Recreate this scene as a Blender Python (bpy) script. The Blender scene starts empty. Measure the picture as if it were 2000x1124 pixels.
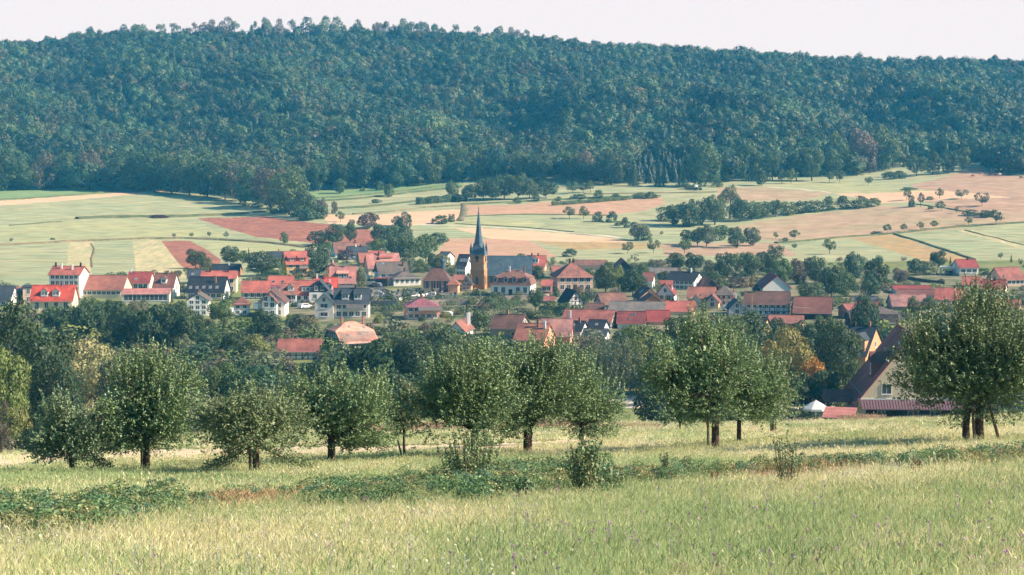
import bpy, bmesh, math, random
import numpy as np
from mathutils import Vector, Matrix
S = bpy.context.scene
C = S.collection
rnd = random.Random(7)
R = math.radians

# ------------------------------------------------------------------ camera
FPX = 3732.0                       # focal length in pixels of the 2000 px wide photograph
PITCH = math.atan(282.0 / FPX)
CAM = np.array((0.0, 0.0, 60.0))
cam = bpy.data.cameras.new('camera')
cam.sensor_width = 36.0
cam.lens = FPX / 2000.0 * 36.0
cam.clip_start = 0.3
cam.clip_end = 12000
camo = bpy.data.objects.new('camera', cam)
camo.location = CAM
camo.rotation_euler = (math.pi / 2 - PITCH, 0, 0)
C.objects.link(camo)
S.camera = camo
S.render.resolution_x, S.render.resolution_y = 1024, 575

# ------------------------------------------------------------------ light
SUN_EL, SUN_AZ = R(34), R(-10)       # azimuth measured from +x (right of the view) towards +y (away)
sd = Vector((math.cos(SUN_AZ) * math.cos(SUN_EL), math.sin(SUN_AZ) * math.cos(SUN_EL), math.sin(SUN_EL)))
sun = bpy.data.lights.new('sun', 'SUN')
sun.energy = 5.0
sun.angle = R(0.6)
sun.color = (1.0, 0.85, 0.68)
suno = bpy.data.objects.new('sun', sun)
suno.rotation_euler = sd.to_track_quat('Z', 'Y').to_euler()
suno.location = (300, 100, 300)
C.objects.link(suno)

w = bpy.data.worlds.new('World')
S.world = w
w.use_nodes = True
nt = w.node_tree
nt.nodes.clear()
_o = nt.nodes.new('ShaderNodeOutputWorld')
_b = nt.nodes.new('ShaderNodeBackground')
_s = nt.nodes.new('ShaderNodeTexSky')
_s.sky_type = 'NISHITA'
_s.sun_disc = False
_s.sun_elevation = SUN_EL
_s.sun_rotation = math.pi / 2 - SUN_AZ
_s.air_density = 1.0
_s.dust_density = 1.5
_s.ozone_density = 2.0
_g = nt.nodes.new('ShaderNodeTexCoord')
_sp = nt.nodes.new('ShaderNodeSeparateXYZ')
_r = nt.nodes.new('ShaderNodeValToRGB')      # thin white cloud veil low in the sky, clear teal-blue above
_r.color_ramp.elements[0].position = 0.085
_r.color_ramp.elements[0].color = (1, 1, 1, 1)
_r.color_ramp.elements[1].position = 0.14
_r.color_ramp.elements[1].color = (0, 0, 0, 1)
_m = nt.nodes.new('ShaderNodeMix'); _m.data_type = 'RGBA'
_t = nt.nodes.new('ShaderNodeMix'); _t.data_type = 'RGBA'; _t.blend_type = 'MULTIPLY'
_t.inputs[0].default_value = 1.0
_t.inputs[7].default_value = (0.36, 0.90, 1.05, 1)
_m.inputs[7].default_value = (6.9, 6.5, 6.85, 1)
nt.links.new(_g.outputs['Generated'], _sp.inputs[0])
nt.links.new(_sp.outputs['Z'], _r.inputs[0])
nt.links.new(_s.outputs[0], _t.inputs[6])
nt.links.new(_t.outputs[2], _m.inputs[6])
nt.links.new(_r.outputs[0], _m.inputs[0])
nt.links.new(_m.outputs[2], _b.inputs[0])
_b.inputs[1].default_value = 0.07
nt.links.new(_b.outputs[0], _o.inputs[0])
S.view_settings.view_transform = 'Standard'
S.view_settings.look = 'None'
S.view_settings.gamma = 1.0
S.view_settings.exposure = 0.92
S.cycles.max_bounces = 6
S.cycles.transparent_max_bounces = 8
S.cycles.volume_bounces = 1

# ------------------------------------------------------------------ terrain
# rows: the picture row on which the ground lies at each distance, for five bearings
DIST = np.array([12, 15, 21, 30, 45, 60, 70, 80, 95, 110, 140, 180, 240, 300, 360, 450, 540, 600, 700, 780,
                 850, 950, 1050, 1150, 1200, 1300, 1400, 1500, 1600, 1700, 1780, 1900, 2300, 4500], float)
COLS = np.array([-700, 0, 250, 500, 1000, 1500, 2000, 2700], float)
near = {
    0:    [1335, 1240, 1132, 1052, 985, 950, 933, 920, 906, 899, 892, 886, 866, 835, 768, 662, 598, 566, 525, 500],
    500:  [1335, 1240, 1128, 1040, 974, 941, 924, 910, 891, 881, 871, 860, 845, 818, 760, 662, 598, 566, 525, 500],
    1000: [1335, 1240, 1124, 1028, 960, 922, 904, 887, 869, 858, 846, 838, 830, 818, 758, 661, 598, 566, 525, 500],
    1500: [1335, 1240, 1118, 1015, 942, 904, 888, 875, 861, 852, 841, 834, 828, 818, 758, 661, 598, 566, 525, 500],
    2000: [1335, 1240, 1110, 1000, 920, 881, 866, 853, 841, 834, 827, 822, 818, 812, 757, 661, 598, 566, 522, 492]}
far = {
    0:    [474, 432, 397, 367, 345, 298, 250, 202, 162, 131, 113, 124, 190, 250],
    250:  [474, 434, 400, 371, 348, 300, 248, 198, 152, 118, 97, 108, 175, 250],
    500:  [474, 436, 404, 376, 352, 302, 250, 203, 157, 117, 94, 108, 170, 250],
    1000: [474, 430, 392, 360, 344, 296, 252, 208, 162, 124, 102, 114, 180, 250],
    1500: [472, 424, 380, 352, 338, 290, 252, 216, 183, 156, 136, 146, 190, 250],
    2000: [460, 405, 362, 338, 325, 290, 260, 232, 202, 175, 152, 160, 200, 250]}
near[250] = [(a + b) / 2 for a, b in zip(near[0], near[500])]
rowtab = []
for cpx in COLS:
    k = int(min(2000, max(0, cpx)))
    rowtab.append(near[k] + far[k])
rowtab = np.array(rowtab, float)
SP, CP = math.sin(PITCH), math.cos(PITCH)
vt = (562.0 - rowtab) / FPX
droptab = DIST[None, :] * (SP - vt * CP) / (CP + vt * SP)

def pchip(x, y, xi):
    h = np.diff(x); dl = np.diff(y) / h
    m = np.zeros_like(y)
    for i in range(1, len(x) - 1):
        if dl[i - 1] * dl[i] > 0:
            w1 = 2 * h[i] + h[i - 1]; w2 = h[i] + 2 * h[i - 1]
            m[i] = (w1 + w2) / (w1 / dl[i - 1] + w2 / dl[i])
    m[0], m[-1] = dl[0], dl[-1]
    j = np.clip(np.searchsorted(x, xi) - 1, 0, len(x) - 2)
    t = (xi - x[j]) / h[j]
    return ((2*t**3 - 3*t**2 + 1) * y[j] + (t**3 - 2*t**2 + t) * h[j] * m[j]
            + (-2*t**3 + 3*t**2) * y[j + 1] + (t**3 - t**2) * h[j] * m[j + 1])

LD = np.linspace(math.log(12), math.log(4500), 900)
UC = np.linspace(-700, 2700, 171)
_tmp = np.array([pchip(np.log(DIST), droptab[i], LD) for i in range(len(COLS))])
GRID = np.array([pchip(COLS, _tmp[:, j], UC) for j in range(len(LD))])      # [dist, col] -> drop

def bumps(x, y):
    b = 0.10 * np.sin(x * 0.31 + 1.3) * np.sin(y * 0.23) * np.clip(y / 60, 0, 1)
    f = np.clip((y - 760) / 200, 0, 1)
    b = b + f * (0.8 * np.sin(x * 0.021 + 0.6 * np.sin(y * 0.011)) * np.sin(y * 0.017 + 1))
    h = np.clip((y - 1230) / 180, 0, 1) * np.clip((1740 - y) / 300, 0.12, 1)
    b = b + h * (13.0 * np.sin(x * 0.023 + y * 0.012 + 0.9) + 7.0 * np.sin(x * 0.011 - y * 0.009)
                 + 5.0 * np.sin(x * 0.047 - y * 0.010) + 3.0 * np.sin(x * 0.063 + 2.1 + y * 0.02))
    return b

def height(x, y):
    x = np.asarray(x, float); y = np.asarray(y, float)
    yy = np.clip(y, 12, 4499)
    px = 1000 + FPX * x / np.maximum(yy, 22)
    i = (np.log(yy) - LD[0]) / (LD[1] - LD[0]); j = (np.clip(px, -699, 2699) - UC[0]) / (UC[1] - UC[0])
    i0 = np.clip(i.astype(int), 0, len(LD) - 2); j0 = np.clip(j.astype(int), 0, len(UC) - 2)
    fi = i - i0; fj = j - j0
    d = (GRID[i0, j0] * (1 - fi) * (1 - fj) + GRID[i0 + 1, j0] * fi * (1 - fj)
         + GRID[i0, j0 + 1] * (1 - fi) * fj + GRID[i0 + 1, j0 + 1] * fi * fj)
    d = d + np.where(y < 12, (y - 12) * 0.14, 0)
    return CAM[2] - d + bumps(x, y)

def hz(x, y):
    return float(height(np.array([x]), np.array([y]))[0])

def project(x, y, z):
    dx, dy, dz = x - CAM[0], y - CAM[1], z - CAM[2]
    D = dy * CP - dz * SP
    return 1000 + FPX * dx / D, 562 - FPX * (dy * SP + dz * CP) / D, D

def ray(px, py):
    a = (px - 1000) / FPX; b = (562 - py) / FPX
    return np.array((a, CP + b * SP, -SP + b * CP))

_YS = np.exp(np.linspace(math.log(13), math.log(2000), 4000))
def ground(px, py, ymin=13, ymax=2000):
    """first point of the ground on the line of sight through a picture point"""
    r = ray(px, py)
    ys = _YS[(_YS >= ymin) & (_YS <= ymax)]
    t = ys / r[1]
    x = r[0] * t; z = CAM[2] + r[2] * t
    g = height(x, ys)
    k = np.nonzero(z <= g)[0]
    i = int(k[0]) if len(k) else len(ys) - 1
    return Vector((x[i], ys[i], g[i]))

def at(px, dist):
    """ground point on a bearing at a distance"""
    x = (px - 1000) / FPX * dist
    z = hz(x, dist)
    x = (px - 1000) / FPX * (dist * CP - (z - CAM[2]) * SP)
    return Vector((x, dist, hz(x, dist)))

def scale_at(p):
    return FPX / (p.y * CP - (p.z - CAM[2]) * SP)     # pixels per metre

# ------------------------------------------------------------------ tags and small helpers
def tag(o, label=None, cat=None, group=None, kind=None):
    if label: o['label'] = label
    if cat: o['category'] = cat
    if group: o['group'] = group
    if kind: o['kind'] = kind
    return o

def empty(name, loc, rz=0.0, label=None, cat=None, group=None):
    o = bpy.data.objects.new(name, None)
    o.empty_display_size = 0.5
    o.location = loc; o.rotation_euler = (0, 0, rz)
    C.objects.link(o)
    return tag(o, label, cat, group)

def mesh_obj(name, me, parent=None, mats=(), loc=None, rz=None, color=None):
    o = bpy.data.objects.new(name, me)
    C.objects.link(o)
    if parent is not None: o.parent = parent
    if loc is not None: o.location = loc
    if rz is not None: o.rotation_euler = (0, 0, rz)
    if color is not None: o.color = tuple(color) + (1,) if len(color) == 3 else color
    for m in mats:
        me.materials.append(m)
    return o

def np_mesh(name, verts, faces, mat_idx=None, smooth=False):
    """verts (n,3), faces (m,k) with a fixed k"""
    me = bpy.data.meshes.new(name)
    verts = np.asarray(verts, np.float32); faces = np.asarray(faces, np.int32)
    m, k = faces.shape
    me.vertices.add(len(verts)); me.vertices.foreach_set('co', verts.ravel())
    me.loops.add(m * k); me.loops.foreach_set('vertex_index', faces.ravel())
    me.polygons.add(m)
    me.polygons.foreach_set('loop_start', np.arange(0, m * k, k, dtype=np.int32))
    me.polygons.foreach_set('loop_total', np.full(m, k, np.int32))
    if mat_idx is not None: me.polygons.foreach_set('material_index', np.asarray(mat_idx, np.int32))
    if smooth: me.polygons.foreach_set('use_smooth', np.ones(m, bool))
    me.update(calc_edges=True)
    me.validate()
    return me

class MB:
    """collects shapes with material indices, builds one mesh"""
    def __init__(s): s.v = []; s.f = []; s.m = []
    def poly(s, pts, mi=0):
        n = len(s.v); s.v += [tuple(p) for p in pts]; s.f.append(tuple(range(n, n + len(pts)))); s.m.append(mi)
    def box(s, x0, x1, y0, y1, z0, z1, mi=0, M=None):
        n = len(s.v)
        vs = [Vector((x, y, z)) for z in (z0, z1) for y in (y0, y1) for x in (x0, x1)]
        if M is not None: vs = [M @ v for v in vs]
        s.v += [tuple(v) for v in vs]
        for q in ((0, 2, 3, 1), (4, 5, 7, 6), (0, 1, 5, 4), (2, 6, 7, 3), (0, 4, 6, 2), (1, 3, 7, 5)):
            s.f.append(tuple(n + i for i in q)); s.m.append(mi)
    def bar(s, a, b, w, h=None, mi=0):
        a, b = Vector(a), Vector(b); d = b - a; L = d.length
        if L < 1e-6: return
        M = Matrix.Translation(a) @ d.to_track_quat('X', 'Z').to_matrix().to_4x4()
        h = h or w
        s.box(0, L, -w / 2, w / 2, -h / 2, h / 2, mi, M)
    def tube(s, pts, rad, n=6, mi=0, cap=True):
        rings = []
        pts = [Vector(p) for p in pts]
        if not hasattr(rad, '__len__'): rad = [rad] * len(pts)
        for i, p in enumerate(pts):
            d = (pts[min(i + 1, len(pts) - 1)] - pts[max(i - 1, 0)]).normalized()
            a = d.orthogonal().normalized() if abs(d.z) > 0.9 else d.cross(Vector((0, 0, 1))).normalized()
            if abs(d.z) > 0.9: a = (Vector((1, 0, 0)) - d * d.x).normalized()
            b = d.cross(a)
            k = len(s.v)
            for t in range(n):
                an = 2 * math.pi * t / n
                s.v.append(tuple(p + (a * math.cos(an) + b * math.sin(an)) * rad[i]))
            rings.append(k)
        for i in range(len(rings) - 1):
            for t in range(n):
                s.f.append((rings[i] + t, rings[i] + (t + 1) % n, rings[i + 1] + (t + 1) % n, rings[i + 1] + t)); s.m.append(mi)
        if cap:
            s.f.append(tuple(rings[0] + t for t in reversed(range(n)))); s.m.append(mi)
            s.f.append(tuple(rings[-1] + t for t in range(n))); s.m.append(mi)
    def lathe(s, prof, n=10, cx=0, cy=0, mi=0, rot=0.0):
        rings = []
        for (r, z) in prof:
            k = len(s.v)
            for t in range(n):
                a = 2 * math.pi * t / n + rot
                s.v.append((cx + r * math.cos(a), cy + r * math.sin(a), z))
            rings.append(k)
        for i in range(len(rings) - 1):
            for t in range(n):
                s.f.append((rings[i] + t, rings[i] + (t + 1) % n, rings[i + 1] + (t + 1) % n, rings[i + 1] + t)); s.m.append(mi)
        s.f.append(tuple(rings[0] + t for t in reversed(range(n)))); s.m.append(mi)
        s.f.append(tuple(rings[-1] + t for t in range(n))); s.m.append(mi)
    def mesh(s, name='mesh', smooth=False):
        me = bpy.data.meshes.new(name)
        me.from_pydata(s.v, [], s.f)
        me.polygons.foreach_set('material_index', np.array(s.m, np.int32))
        if smooth: me.polygons.foreach_set('use_smooth', np.ones(len(s.f), bool))
        me.update()
        return me
    def build(s, name, mats, parent=None, smooth=False, **k):
        if not isinstance(mats, (list, tuple)): mats = [mats]
        return mesh_obj(name, s.mesh(name, smooth), parent, mats, **k)

# ------------------------------------------------------------------ materials
def mat(name, color=(0.5, 0.5, 0.5), rough=0.8, spec=0.3, metal=0.0, noise=0.0, nscale=1.0, detail=4.0,
        color2=None, stretch=None, rot=0.0, obj_color=False, world=False, bump=0.0, bscale=20.0,
        wave=None, translucent=0.0, island=0.0, hue=0.0):
    m = bpy.data.materials.new(name)
    m.use_nodes = True
    n = m.node_tree.nodes; L = m.node_tree.links
    b = n['Principled BSDF']
    b.inputs['Roughness'].default_value = rough
    b.inputs['Specular IOR Level'].default_value = spec
    b.inputs['Metallic'].default_value = metal
    c1 = n.new('ShaderNodeRGB'); c1.outputs[0].default_value = tuple(color) + (1,)
    cur = c1.outputs[0]
    if obj_color:
        oi = n.new('ShaderNodeObjectInfo'); cur = oi.outputs['Color']
    co = None
    if world:
        g = n.new('ShaderNodeNewGeometry'); co = g.outputs['Position']
    else:
        g = n.new('ShaderNodeTexCoord'); co = g.outputs['Object']
    if stretch or rot:
        mp = n.new('ShaderNodeMapping'); L.new(co, mp.inputs[0])
        mp.inputs['Rotation'].default_value = (0, 0, rot)
        mp.inputs['Scale'].default_value = stretch or (1, 1, 1)
        co2 = mp.outputs[0]
    else:
        co2 = co
    if color2 is not None or noise:
        t = n.new('ShaderNodeTexNoise'); t.inputs['Scale'].default_value = nscale
        t.inputs['Detail'].default_value = detail; t.inputs['Roughness'].default_value = 0.62
        L.new(co2, t.inputs['Vector'])
        if color2 is not None:
            rp = n.new('ShaderNodeMapRange'); rp.inputs[1].default_value = 0.38; rp.inputs[2].default_value = 0.62
            L.new(t.outputs[0], rp.inputs[0])
            mx = n.new('ShaderNodeMix'); mx.data_type = 'RGBA'
            mx.inputs[7].default_value = tuple(color2) + (1,)
            L.new(rp.outputs[0], mx.inputs[0]); L.new(cur, mx.inputs[6]); cur = mx.outputs[2]
        if noise:
            t2 = n.new('ShaderNodeTexNoise'); t2.inputs['Scale'].default_value = nscale * 3.7
            t2.inputs['Detail'].default_value = detail; L.new(co2, t2.inputs['Vector'])
            rp = n.new('ShaderNodeMapRange'); rp.inputs[1].default_value = 0.3; rp.inputs[2].default_value = 0.7
            rp.inputs[3].default_value = 1 - noise; rp.inputs[4].default_value = 1 + noise
            L.new(t2.outputs[0], rp.inputs[0])
            hv = n.new('ShaderNodeHueSaturation'); L.new(cur, hv.inputs['Color']); L.new(rp.outputs[0], hv.inputs['Value'])
            cur = hv.outputs[0]
    if wave:     # (scale, amount, rot_z, axis) : tile courses, rows of a field
        wv = n.new('ShaderNodeTexWave'); wv.inputs['Scale'].default_value = wave[0]
        wv.inputs['Distortion'].default_value = wave[4] if len(wave) > 4 else 1.0
        wv.inputs['Detail'].default_value = 2
        wv.bands_direction = wave[3]
        mp = n.new('ShaderNodeMapping'); mp.inputs['Rotation'].default_value = (0, 0, wave[2])
        L.new(co, mp.inputs[0]); L.new(mp.outputs[0], wv.inputs[0])
        rp = n.new('ShaderNodeMapRange'); rp.inputs[3].default_value = 1 - wave[1]; rp.inputs[4].default_value = 1 + wave[1]
        L.new(wv.outputs['Fac'], rp.inputs[0])
        hv = n.new('ShaderNodeHueSaturation'); L.new(cur, hv.inputs['Color']); L.new(rp.outputs[0], hv.inputs['Value'])
        cur = hv.outputs[0]
    if island:
        gi = n.new('ShaderNodeNewGeometry')
        rp = n.new('ShaderNodeMapRange'); rp.inputs[3].default_value = 1 - island; rp.inputs[4].default_value = 1 + island
        L.new(gi.outputs['Random Per Island'], rp.inputs[0])
        hv = n.new('ShaderNodeHueSaturation'); L.new(cur, hv.inputs['Color']); L.new(rp.outputs[0], hv.inputs['Value'])
        if hue:
            rh = n.new('ShaderNodeMapRange'); rh.inputs[3].default_value = 0.5 - hue; rh.inputs[4].default_value = 0.5 + hue
            ml = n.new('ShaderNodeMath'); ml.operation = 'MULTIPLY'; ml.inputs[1].default_value = 7.31
            fr = n.new('ShaderNodeMath'); fr.operation = 'FRACT'
            L.new(gi.outputs['Random Per Island'], ml.inputs[0]); L.new(ml.outputs[0], fr.inputs[0])
            L.new(fr.outputs[0], rh.inputs[0]); L.new(rh.outputs[0], hv.inputs['Hue'])
        cur = hv.outputs[0]
    L.new(cur, b.inputs['Base Color'])
    if bump:
        bt = n.new('ShaderNodeTexNoise'); bt.inputs['Scale'].default_value = bscale; bt.inputs['Detail'].default_value = 5
        L.new(co2, bt.inputs['Vector'])
        bp = n.new('ShaderNodeBump'); bp.inputs['Strength'].default_value = bump; bp.inputs['Distance'].default_value = 0.3
        L.new(bt.outputs[0], bp.inputs['Height']); L.new(bp.outputs[0], b.inputs['Normal'])
    if translucent:
        tr = n.new('ShaderNodeBsdfTranslucent'); L.new(cur, tr.inputs[0])
        ms = n.new('ShaderNodeMixShader'); ms.inputs[0].default_value = translucent
        L.new(b.outputs[0], ms.inputs[1]); L.new(tr.outputs[0], ms.inputs[2])
        L.new(ms.outputs[0], n['Material Output'].inputs['Surface'])
    return m
# ------------------------------------------------------------------ ground sheets
def gm(name, c1, c2, sc=0.05, noise=0.18, stretch=None, rot=0.0, wave=None, bump=0.4, bscale=0.6):
    return mat(name, c1, 0.95, 0.1, color2=c2, nscale=sc, noise=noise, stretch=stretch, rot=rot, world=True,
               wave=wave, bump=bump, bscale=bscale, detail=8)

GM = {
    'meadow':       gm('meadow_soil', (0.20, 0.19, 0.07), (0.12, 0.15, 0.06), 0.35, 0.25, bscale=3),
    'straw':        gm('mown_straw', (0.72, 0.56, 0.38), (0.62, 0.48, 0.31), 0.4, 0.14, stretch=(0.25, 1, 1), bscale=3),
    'lawn':         gm('valley_lawn', (0.145, 0.19, 0.07), (0.24, 0.23, 0.10), 0.07, 0.2),
    'yard':         gm('yard_soil', (0.10, 0.13, 0.06), (0.26, 0.22, 0.15), 0.12, 0.25),
    'gravel':       gm('pale_gravel', (0.58, 0.50, 0.43), (0.50, 0.43, 0.38), 0.3, 0.08),
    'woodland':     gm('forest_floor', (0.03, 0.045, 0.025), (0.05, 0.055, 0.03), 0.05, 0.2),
    'green':        gm('pasture_green', (0.29, 0.325, 0.19), (0.37, 0.355, 0.205), 0.022, 0.26, stretch=(1, 2.6, 1)),
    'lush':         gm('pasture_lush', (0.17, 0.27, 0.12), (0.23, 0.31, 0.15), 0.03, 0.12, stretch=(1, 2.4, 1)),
    'yellow':       gm('pasture_yellow', (0.40, 0.385, 0.20), (0.32, 0.34, 0.19), 0.03, 0.24, stretch=(1, 2.2, 1)),
    'mown':         gm('pasture_mown', (0.52, 0.43, 0.25), (0.39, 0.375, 0.21), 0.05, 0.20, stretch=(4, 0.5, 1)),
    'cream':        gm('stubble_cream', (0.68, 0.44, 0.29), (0.60, 0.40, 0.26), 0.06, 0.15, stretch=(0.5, 2, 1)),
    'stubble':      gm('stubble_tan', (0.50, 0.29, 0.20), (0.43, 0.28, 0.18), 0.05, 0.14, wave=(0.22, 0.10, 1.4, 'X', 2.0)),
    'stubble_grey': gm('stubble_grey', (0.44, 0.30, 0.205), (0.37, 0.29, 0.18), 0.035, 0.18, wave=(0.10, 0.08, 1.5, 'X', 3.0)),
    'plough':       gm('ploughed_red', (0.36, 0.15, 0.10), (0.27, 0.115, 0.085), 0.10, 0.28, wave=(0.35, 0.14, 1.1, 'X', 2.5)),
    'heath':        gm('pasture_heath', (0.38, 0.275, 0.185), (0.42, 0.265, 0.19), 0.03, 0.22),
    'orange':       gm('stubble_orange', (0.42, 0.28, 0.14), (0.37, 0.29, 0.15), 0.05, 0.16),
    'asphalt':      gm('asphalt', (0.10, 0.105, 0.11), (0.08, 0.085, 0.09), 0.5, 0.1),
    'bank':         gm('grass_bank', (0.085, 0.12, 0.055), (0.15, 0.15, 0.07), 0.15, 0.3),
    'drybank':      gm('dry_bank', (0.24, 0.18, 0.11), (0.13, 0.14, 0.07), 0.15, 0.3),
    'track':        gm('chalky_track', (0.66, 0.57, 0.46), (0.55, 0.49, 0.38), 0.2, 0.1),
}
NAME = {'meadow': 'meadow_ground', 'straw': 'mown_strip', 'lawn': 'valley_ground', 'yard': 'village_ground', 'gravel': 'gravel_area',
        'woodland': 'forest_ground', 'green': 'hillside_pasture'}

FIELDS = [   # (material, object name, polygon in picture coordinates, nearest and farthest distance)
    ('green', 'hillside_pasture', [(-900, 512), (3000, 512), (3000, 150), (-900, 150)], 735, 1262),
    ('green', 'hillside_pasture', [(-900, 610), (-900, 495), (560, 495), (560, 552), (330, 560), (60, 600)], 560, 742),
    ('lush', 'shade_toned_meadow', [(-900, 398), (0, 392), (200, 382), (240, 360), (240, 300), (-900, 330)], 735, 1262),  # darker green puts the wood's shade into the colour of this strip
    ('cream', 'stubble_strip', [(-900, 425), (0, 402), (110, 394), (230, 383), (330, 374), (400, 376), (330, 372), (230, 377), (100, 386), (0, 393), (-900, 414)], 735, 1262),
    ('yellow', 'yellow_pasture', [(-900, 482), (0, 480), (140, 472), (300, 467), (450, 469), (400, 440), (330, 430), (150, 432), (60, 440), (-900, 455)], 735, 1262),
    ('mown', 'mown_strip', [(135, 474), (182, 471), (176, 515), (180, 545), (128, 545)], 600, 1262),
    ('mown', 'mown_strip', [(258, 470), (318, 470), (352, 512), (370, 545), (268, 545)], 600, 1262),
    ('plough', 'ploughed_patch', [(315, 471), (372, 471), (400, 486), (432, 508), (426, 524), (360, 526), (345, 510)], 600, 1262),
    ('yellow', 'yellow_pasture', [(376, 471), (470, 469), (590, 482), (610, 492), (540, 497), (440, 505), (405, 487)], 600, 1262),
    ('plough', 'ploughed_field', [(385, 427), (520, 423), (560, 430), (640, 438), (740, 452), (745, 478), (640, 478), (560, 470), (500, 463), (440, 446)], 735, 1262),
    ('cream', 'stubble_field', [(628, 420), (690, 421), (745, 420), (800, 415), (898, 409), (902, 426), (870, 436), (800, 442), (700, 438), (640, 438)], 735, 1262),
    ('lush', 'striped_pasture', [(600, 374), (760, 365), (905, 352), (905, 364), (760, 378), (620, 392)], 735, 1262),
    ('stubble', 'stubble_field', [(908, 401), (1000, 401), (1100, 393), (1200, 389), (1292, 385), (1300, 398), (1262, 412), (1190, 421), (1060, 419), (910, 421)], 735, 1262),
    ('yellow', 'yellow_pasture', [(860, 436), (925, 428), (1020, 431), (1066, 437), (1045, 448), (930, 444), (880, 443)], 735, 1262),
    ('cream', 'stubble_field', [(888, 446), (940, 446), (1040, 452), (1130, 459), (1200, 466), (1228, 474), (1140, 474), (1030, 470), (960, 467), (930, 458)], 735, 1262),
    ('stubble', 'stubble_field', [(848, 505), (862, 482), (880, 466), (960, 467), (1032, 470), (1060, 484), (1088, 501), (900, 508)], 700, 1262),
    ('orange', 'dry_pasture', [(1040, 472), (1228, 474), (1300, 478), (1310, 487), (1110, 487)], 700, 1262),
    ('stubble_grey', 'stubble_field', [(1428, 445), (1480, 434), (1530, 426), (1640, 413), (1720, 402), (1850, 406), (1880, 420), (1990, 436), (1900, 444), (1750, 458), (1660, 465), (1530, 474), (1460, 466)], 735, 1262),
    ('orange', 'dry_pasture', [(1660, 466), (1745, 459), (1820, 484), (1902, 508), (1810, 512), (1740, 489)], 690, 1262),
    ('heath', 'cattle_pasture', [(1780, 362), (1850, 345), (1900, 328), (2000, 345), (3000, 420), (3000, 470), (2000, 437), (1880, 420), (1850, 405), (1800, 392), (1850, 380), (1790, 372)], 735, 1262),
    ('cream', 'stubble_strip', [(1630, 378), (1700, 378), (1840, 372), (1975, 386), (1850, 390), (1720, 398), (1690, 391)], 735, 1262),
    ('yellow', 'yellow_pasture', [(1500, 366), (1560, 358), (1640, 354), (1720, 362), (1830, 373), (1700, 377), (1630, 377)], 735, 1262),
    ('stubble_grey', 'stubble_field', [(1400, 366), (1500, 367), (1625, 378), (1560, 392), (1400, 392)], 735, 1262),
    ('heath', 'rough_pasture', [(1290, 476), (1420, 474), (1520, 476), (1560, 500), (1300, 500)], 700, 1262),
    ('mown', 'mown_strip', [(1870, 451), (1900, 449), (2000, 478), (3000, 640), (3000, 660), (2000, 488), (1940, 470)], 690, 1262),
    # valley and village
    ('yard', 'village_ground', [(560, 520), (1100, 508), (1560, 520), (2000, 540), (3000, 600), (3000, 705), (1240, 705), (560, 690)], 380, 735),
    ('lawn', 'valley_ground', [(760, 560), (900, 560), (900, 580), (760, 582)], 540, 735),
    ('straw', 'mown_strip', [(-900, 975), (0, 916), (200, 901), (440, 892), (700, 884), (960, 880), (1180, 862), (1500, 846), (1500, 843), (1180, 855), (960, 868), (700, 872), (440, 876), (200, 880), (0, 890), (-900, 940)], 80, 300),
    ('gravel', 'gravel_area', [(1188, 772), (1262, 768), (1262, 797), (1180, 800)], 295, 420),
    ('gravel', 'gravel_area', [(1400, 826), (1660, 822), (1700, 790), (1400, 800)], 285, 380),
]

def inpoly(px, py, poly):
    r = np.zeros(px.shape, bool); n = len(poly)
    for i in range(n):
        x1, y1 = poly[i]; x2, y2 = poly[(i + 1) % n]
        c = (y1 > py) != (y2 > py)
        if y1 != y2:
            r ^= c & (px < (x2 - x1) * (py - y1) / (y2 - y1) + x1)
    return r

ys = np.concatenate([np.linspace(-30, 11, 12), np.exp(np.linspace(math.log(12), math.log(300), 210)),
                     np.linspace(303, 735, 120), np.linspace(737, 1262, 250), np.linspace(1270, 1820, 60),
                     np.exp(np.linspace(math.log(1850), math.log(4450), 14))])
us = np.concatenate([np.linspace(-0.75, -0.30, 40), np.linspace(-0.2995, 0.2995, 1150), np.linspace(0.30, 0.75, 40)])
Y, U = np.meshgrid(ys, us, indexing='ij')
X = U * (Y + 34)
Z = height(X, Y)
ny, nu = Y.shape
cx = (X[:-1, :-1] + X[1:, 1:]) / 2; cy = (Y[:-1, :-1] + Y[1:, 1:]) / 2; cz = (Z[:-1, :-1] + Z[1:, 1:]) / 2
ppx, ppy, _D = project(cx, np.maximum(cy, 12), cz)
keys = []
cls = np.zeros(cx.shape, int)
def key(mk, nm):
    if (mk, nm) not in keys: keys.append((mk, nm))
    return keys.index((mk, nm))
cls[:] = key('meadow', 'meadow_ground')
cls[cy > 300] = key('lawn', 'valley_ground')
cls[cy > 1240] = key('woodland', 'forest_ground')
wob = 1.2 * np.sin(ppx * 0.11) + 0.8 * np.sin(ppx * 0.37 + 1)
for mk, nm, poly, d0, d1 in FIELDS:
    msk = inpoly(ppx, ppy + (wob if d1 < 400 else wob * 0.3), poly) & (cy >= d0) & (cy <= d1)
    cls[msk] = key(mk, nm)
idx = (np.arange(ny)[:, None] * nu + np.arange(nu)[None, :])
quads = np.stack([idx[:-1, :-1], idx[:-1, 1:], idx[1:, 1:], idx[1:, :-1]], -1)
P = np.stack([X, Y, Z], -1).reshape(-1, 3)
for k, (mk, nm) in enumerate(keys):
    q = quads[cls == k]
    if not len(q): continue
    un, inv = np.unique(q, return_inverse=True)
    me = np_mesh(nm, P[un], inv.reshape(q.shape), smooth=True)
    o = mesh_obj(nm, me, None, [GM[mk]])
    o['kind'] = 'structure'
del X, Y, Z, P, quads, idx

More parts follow.
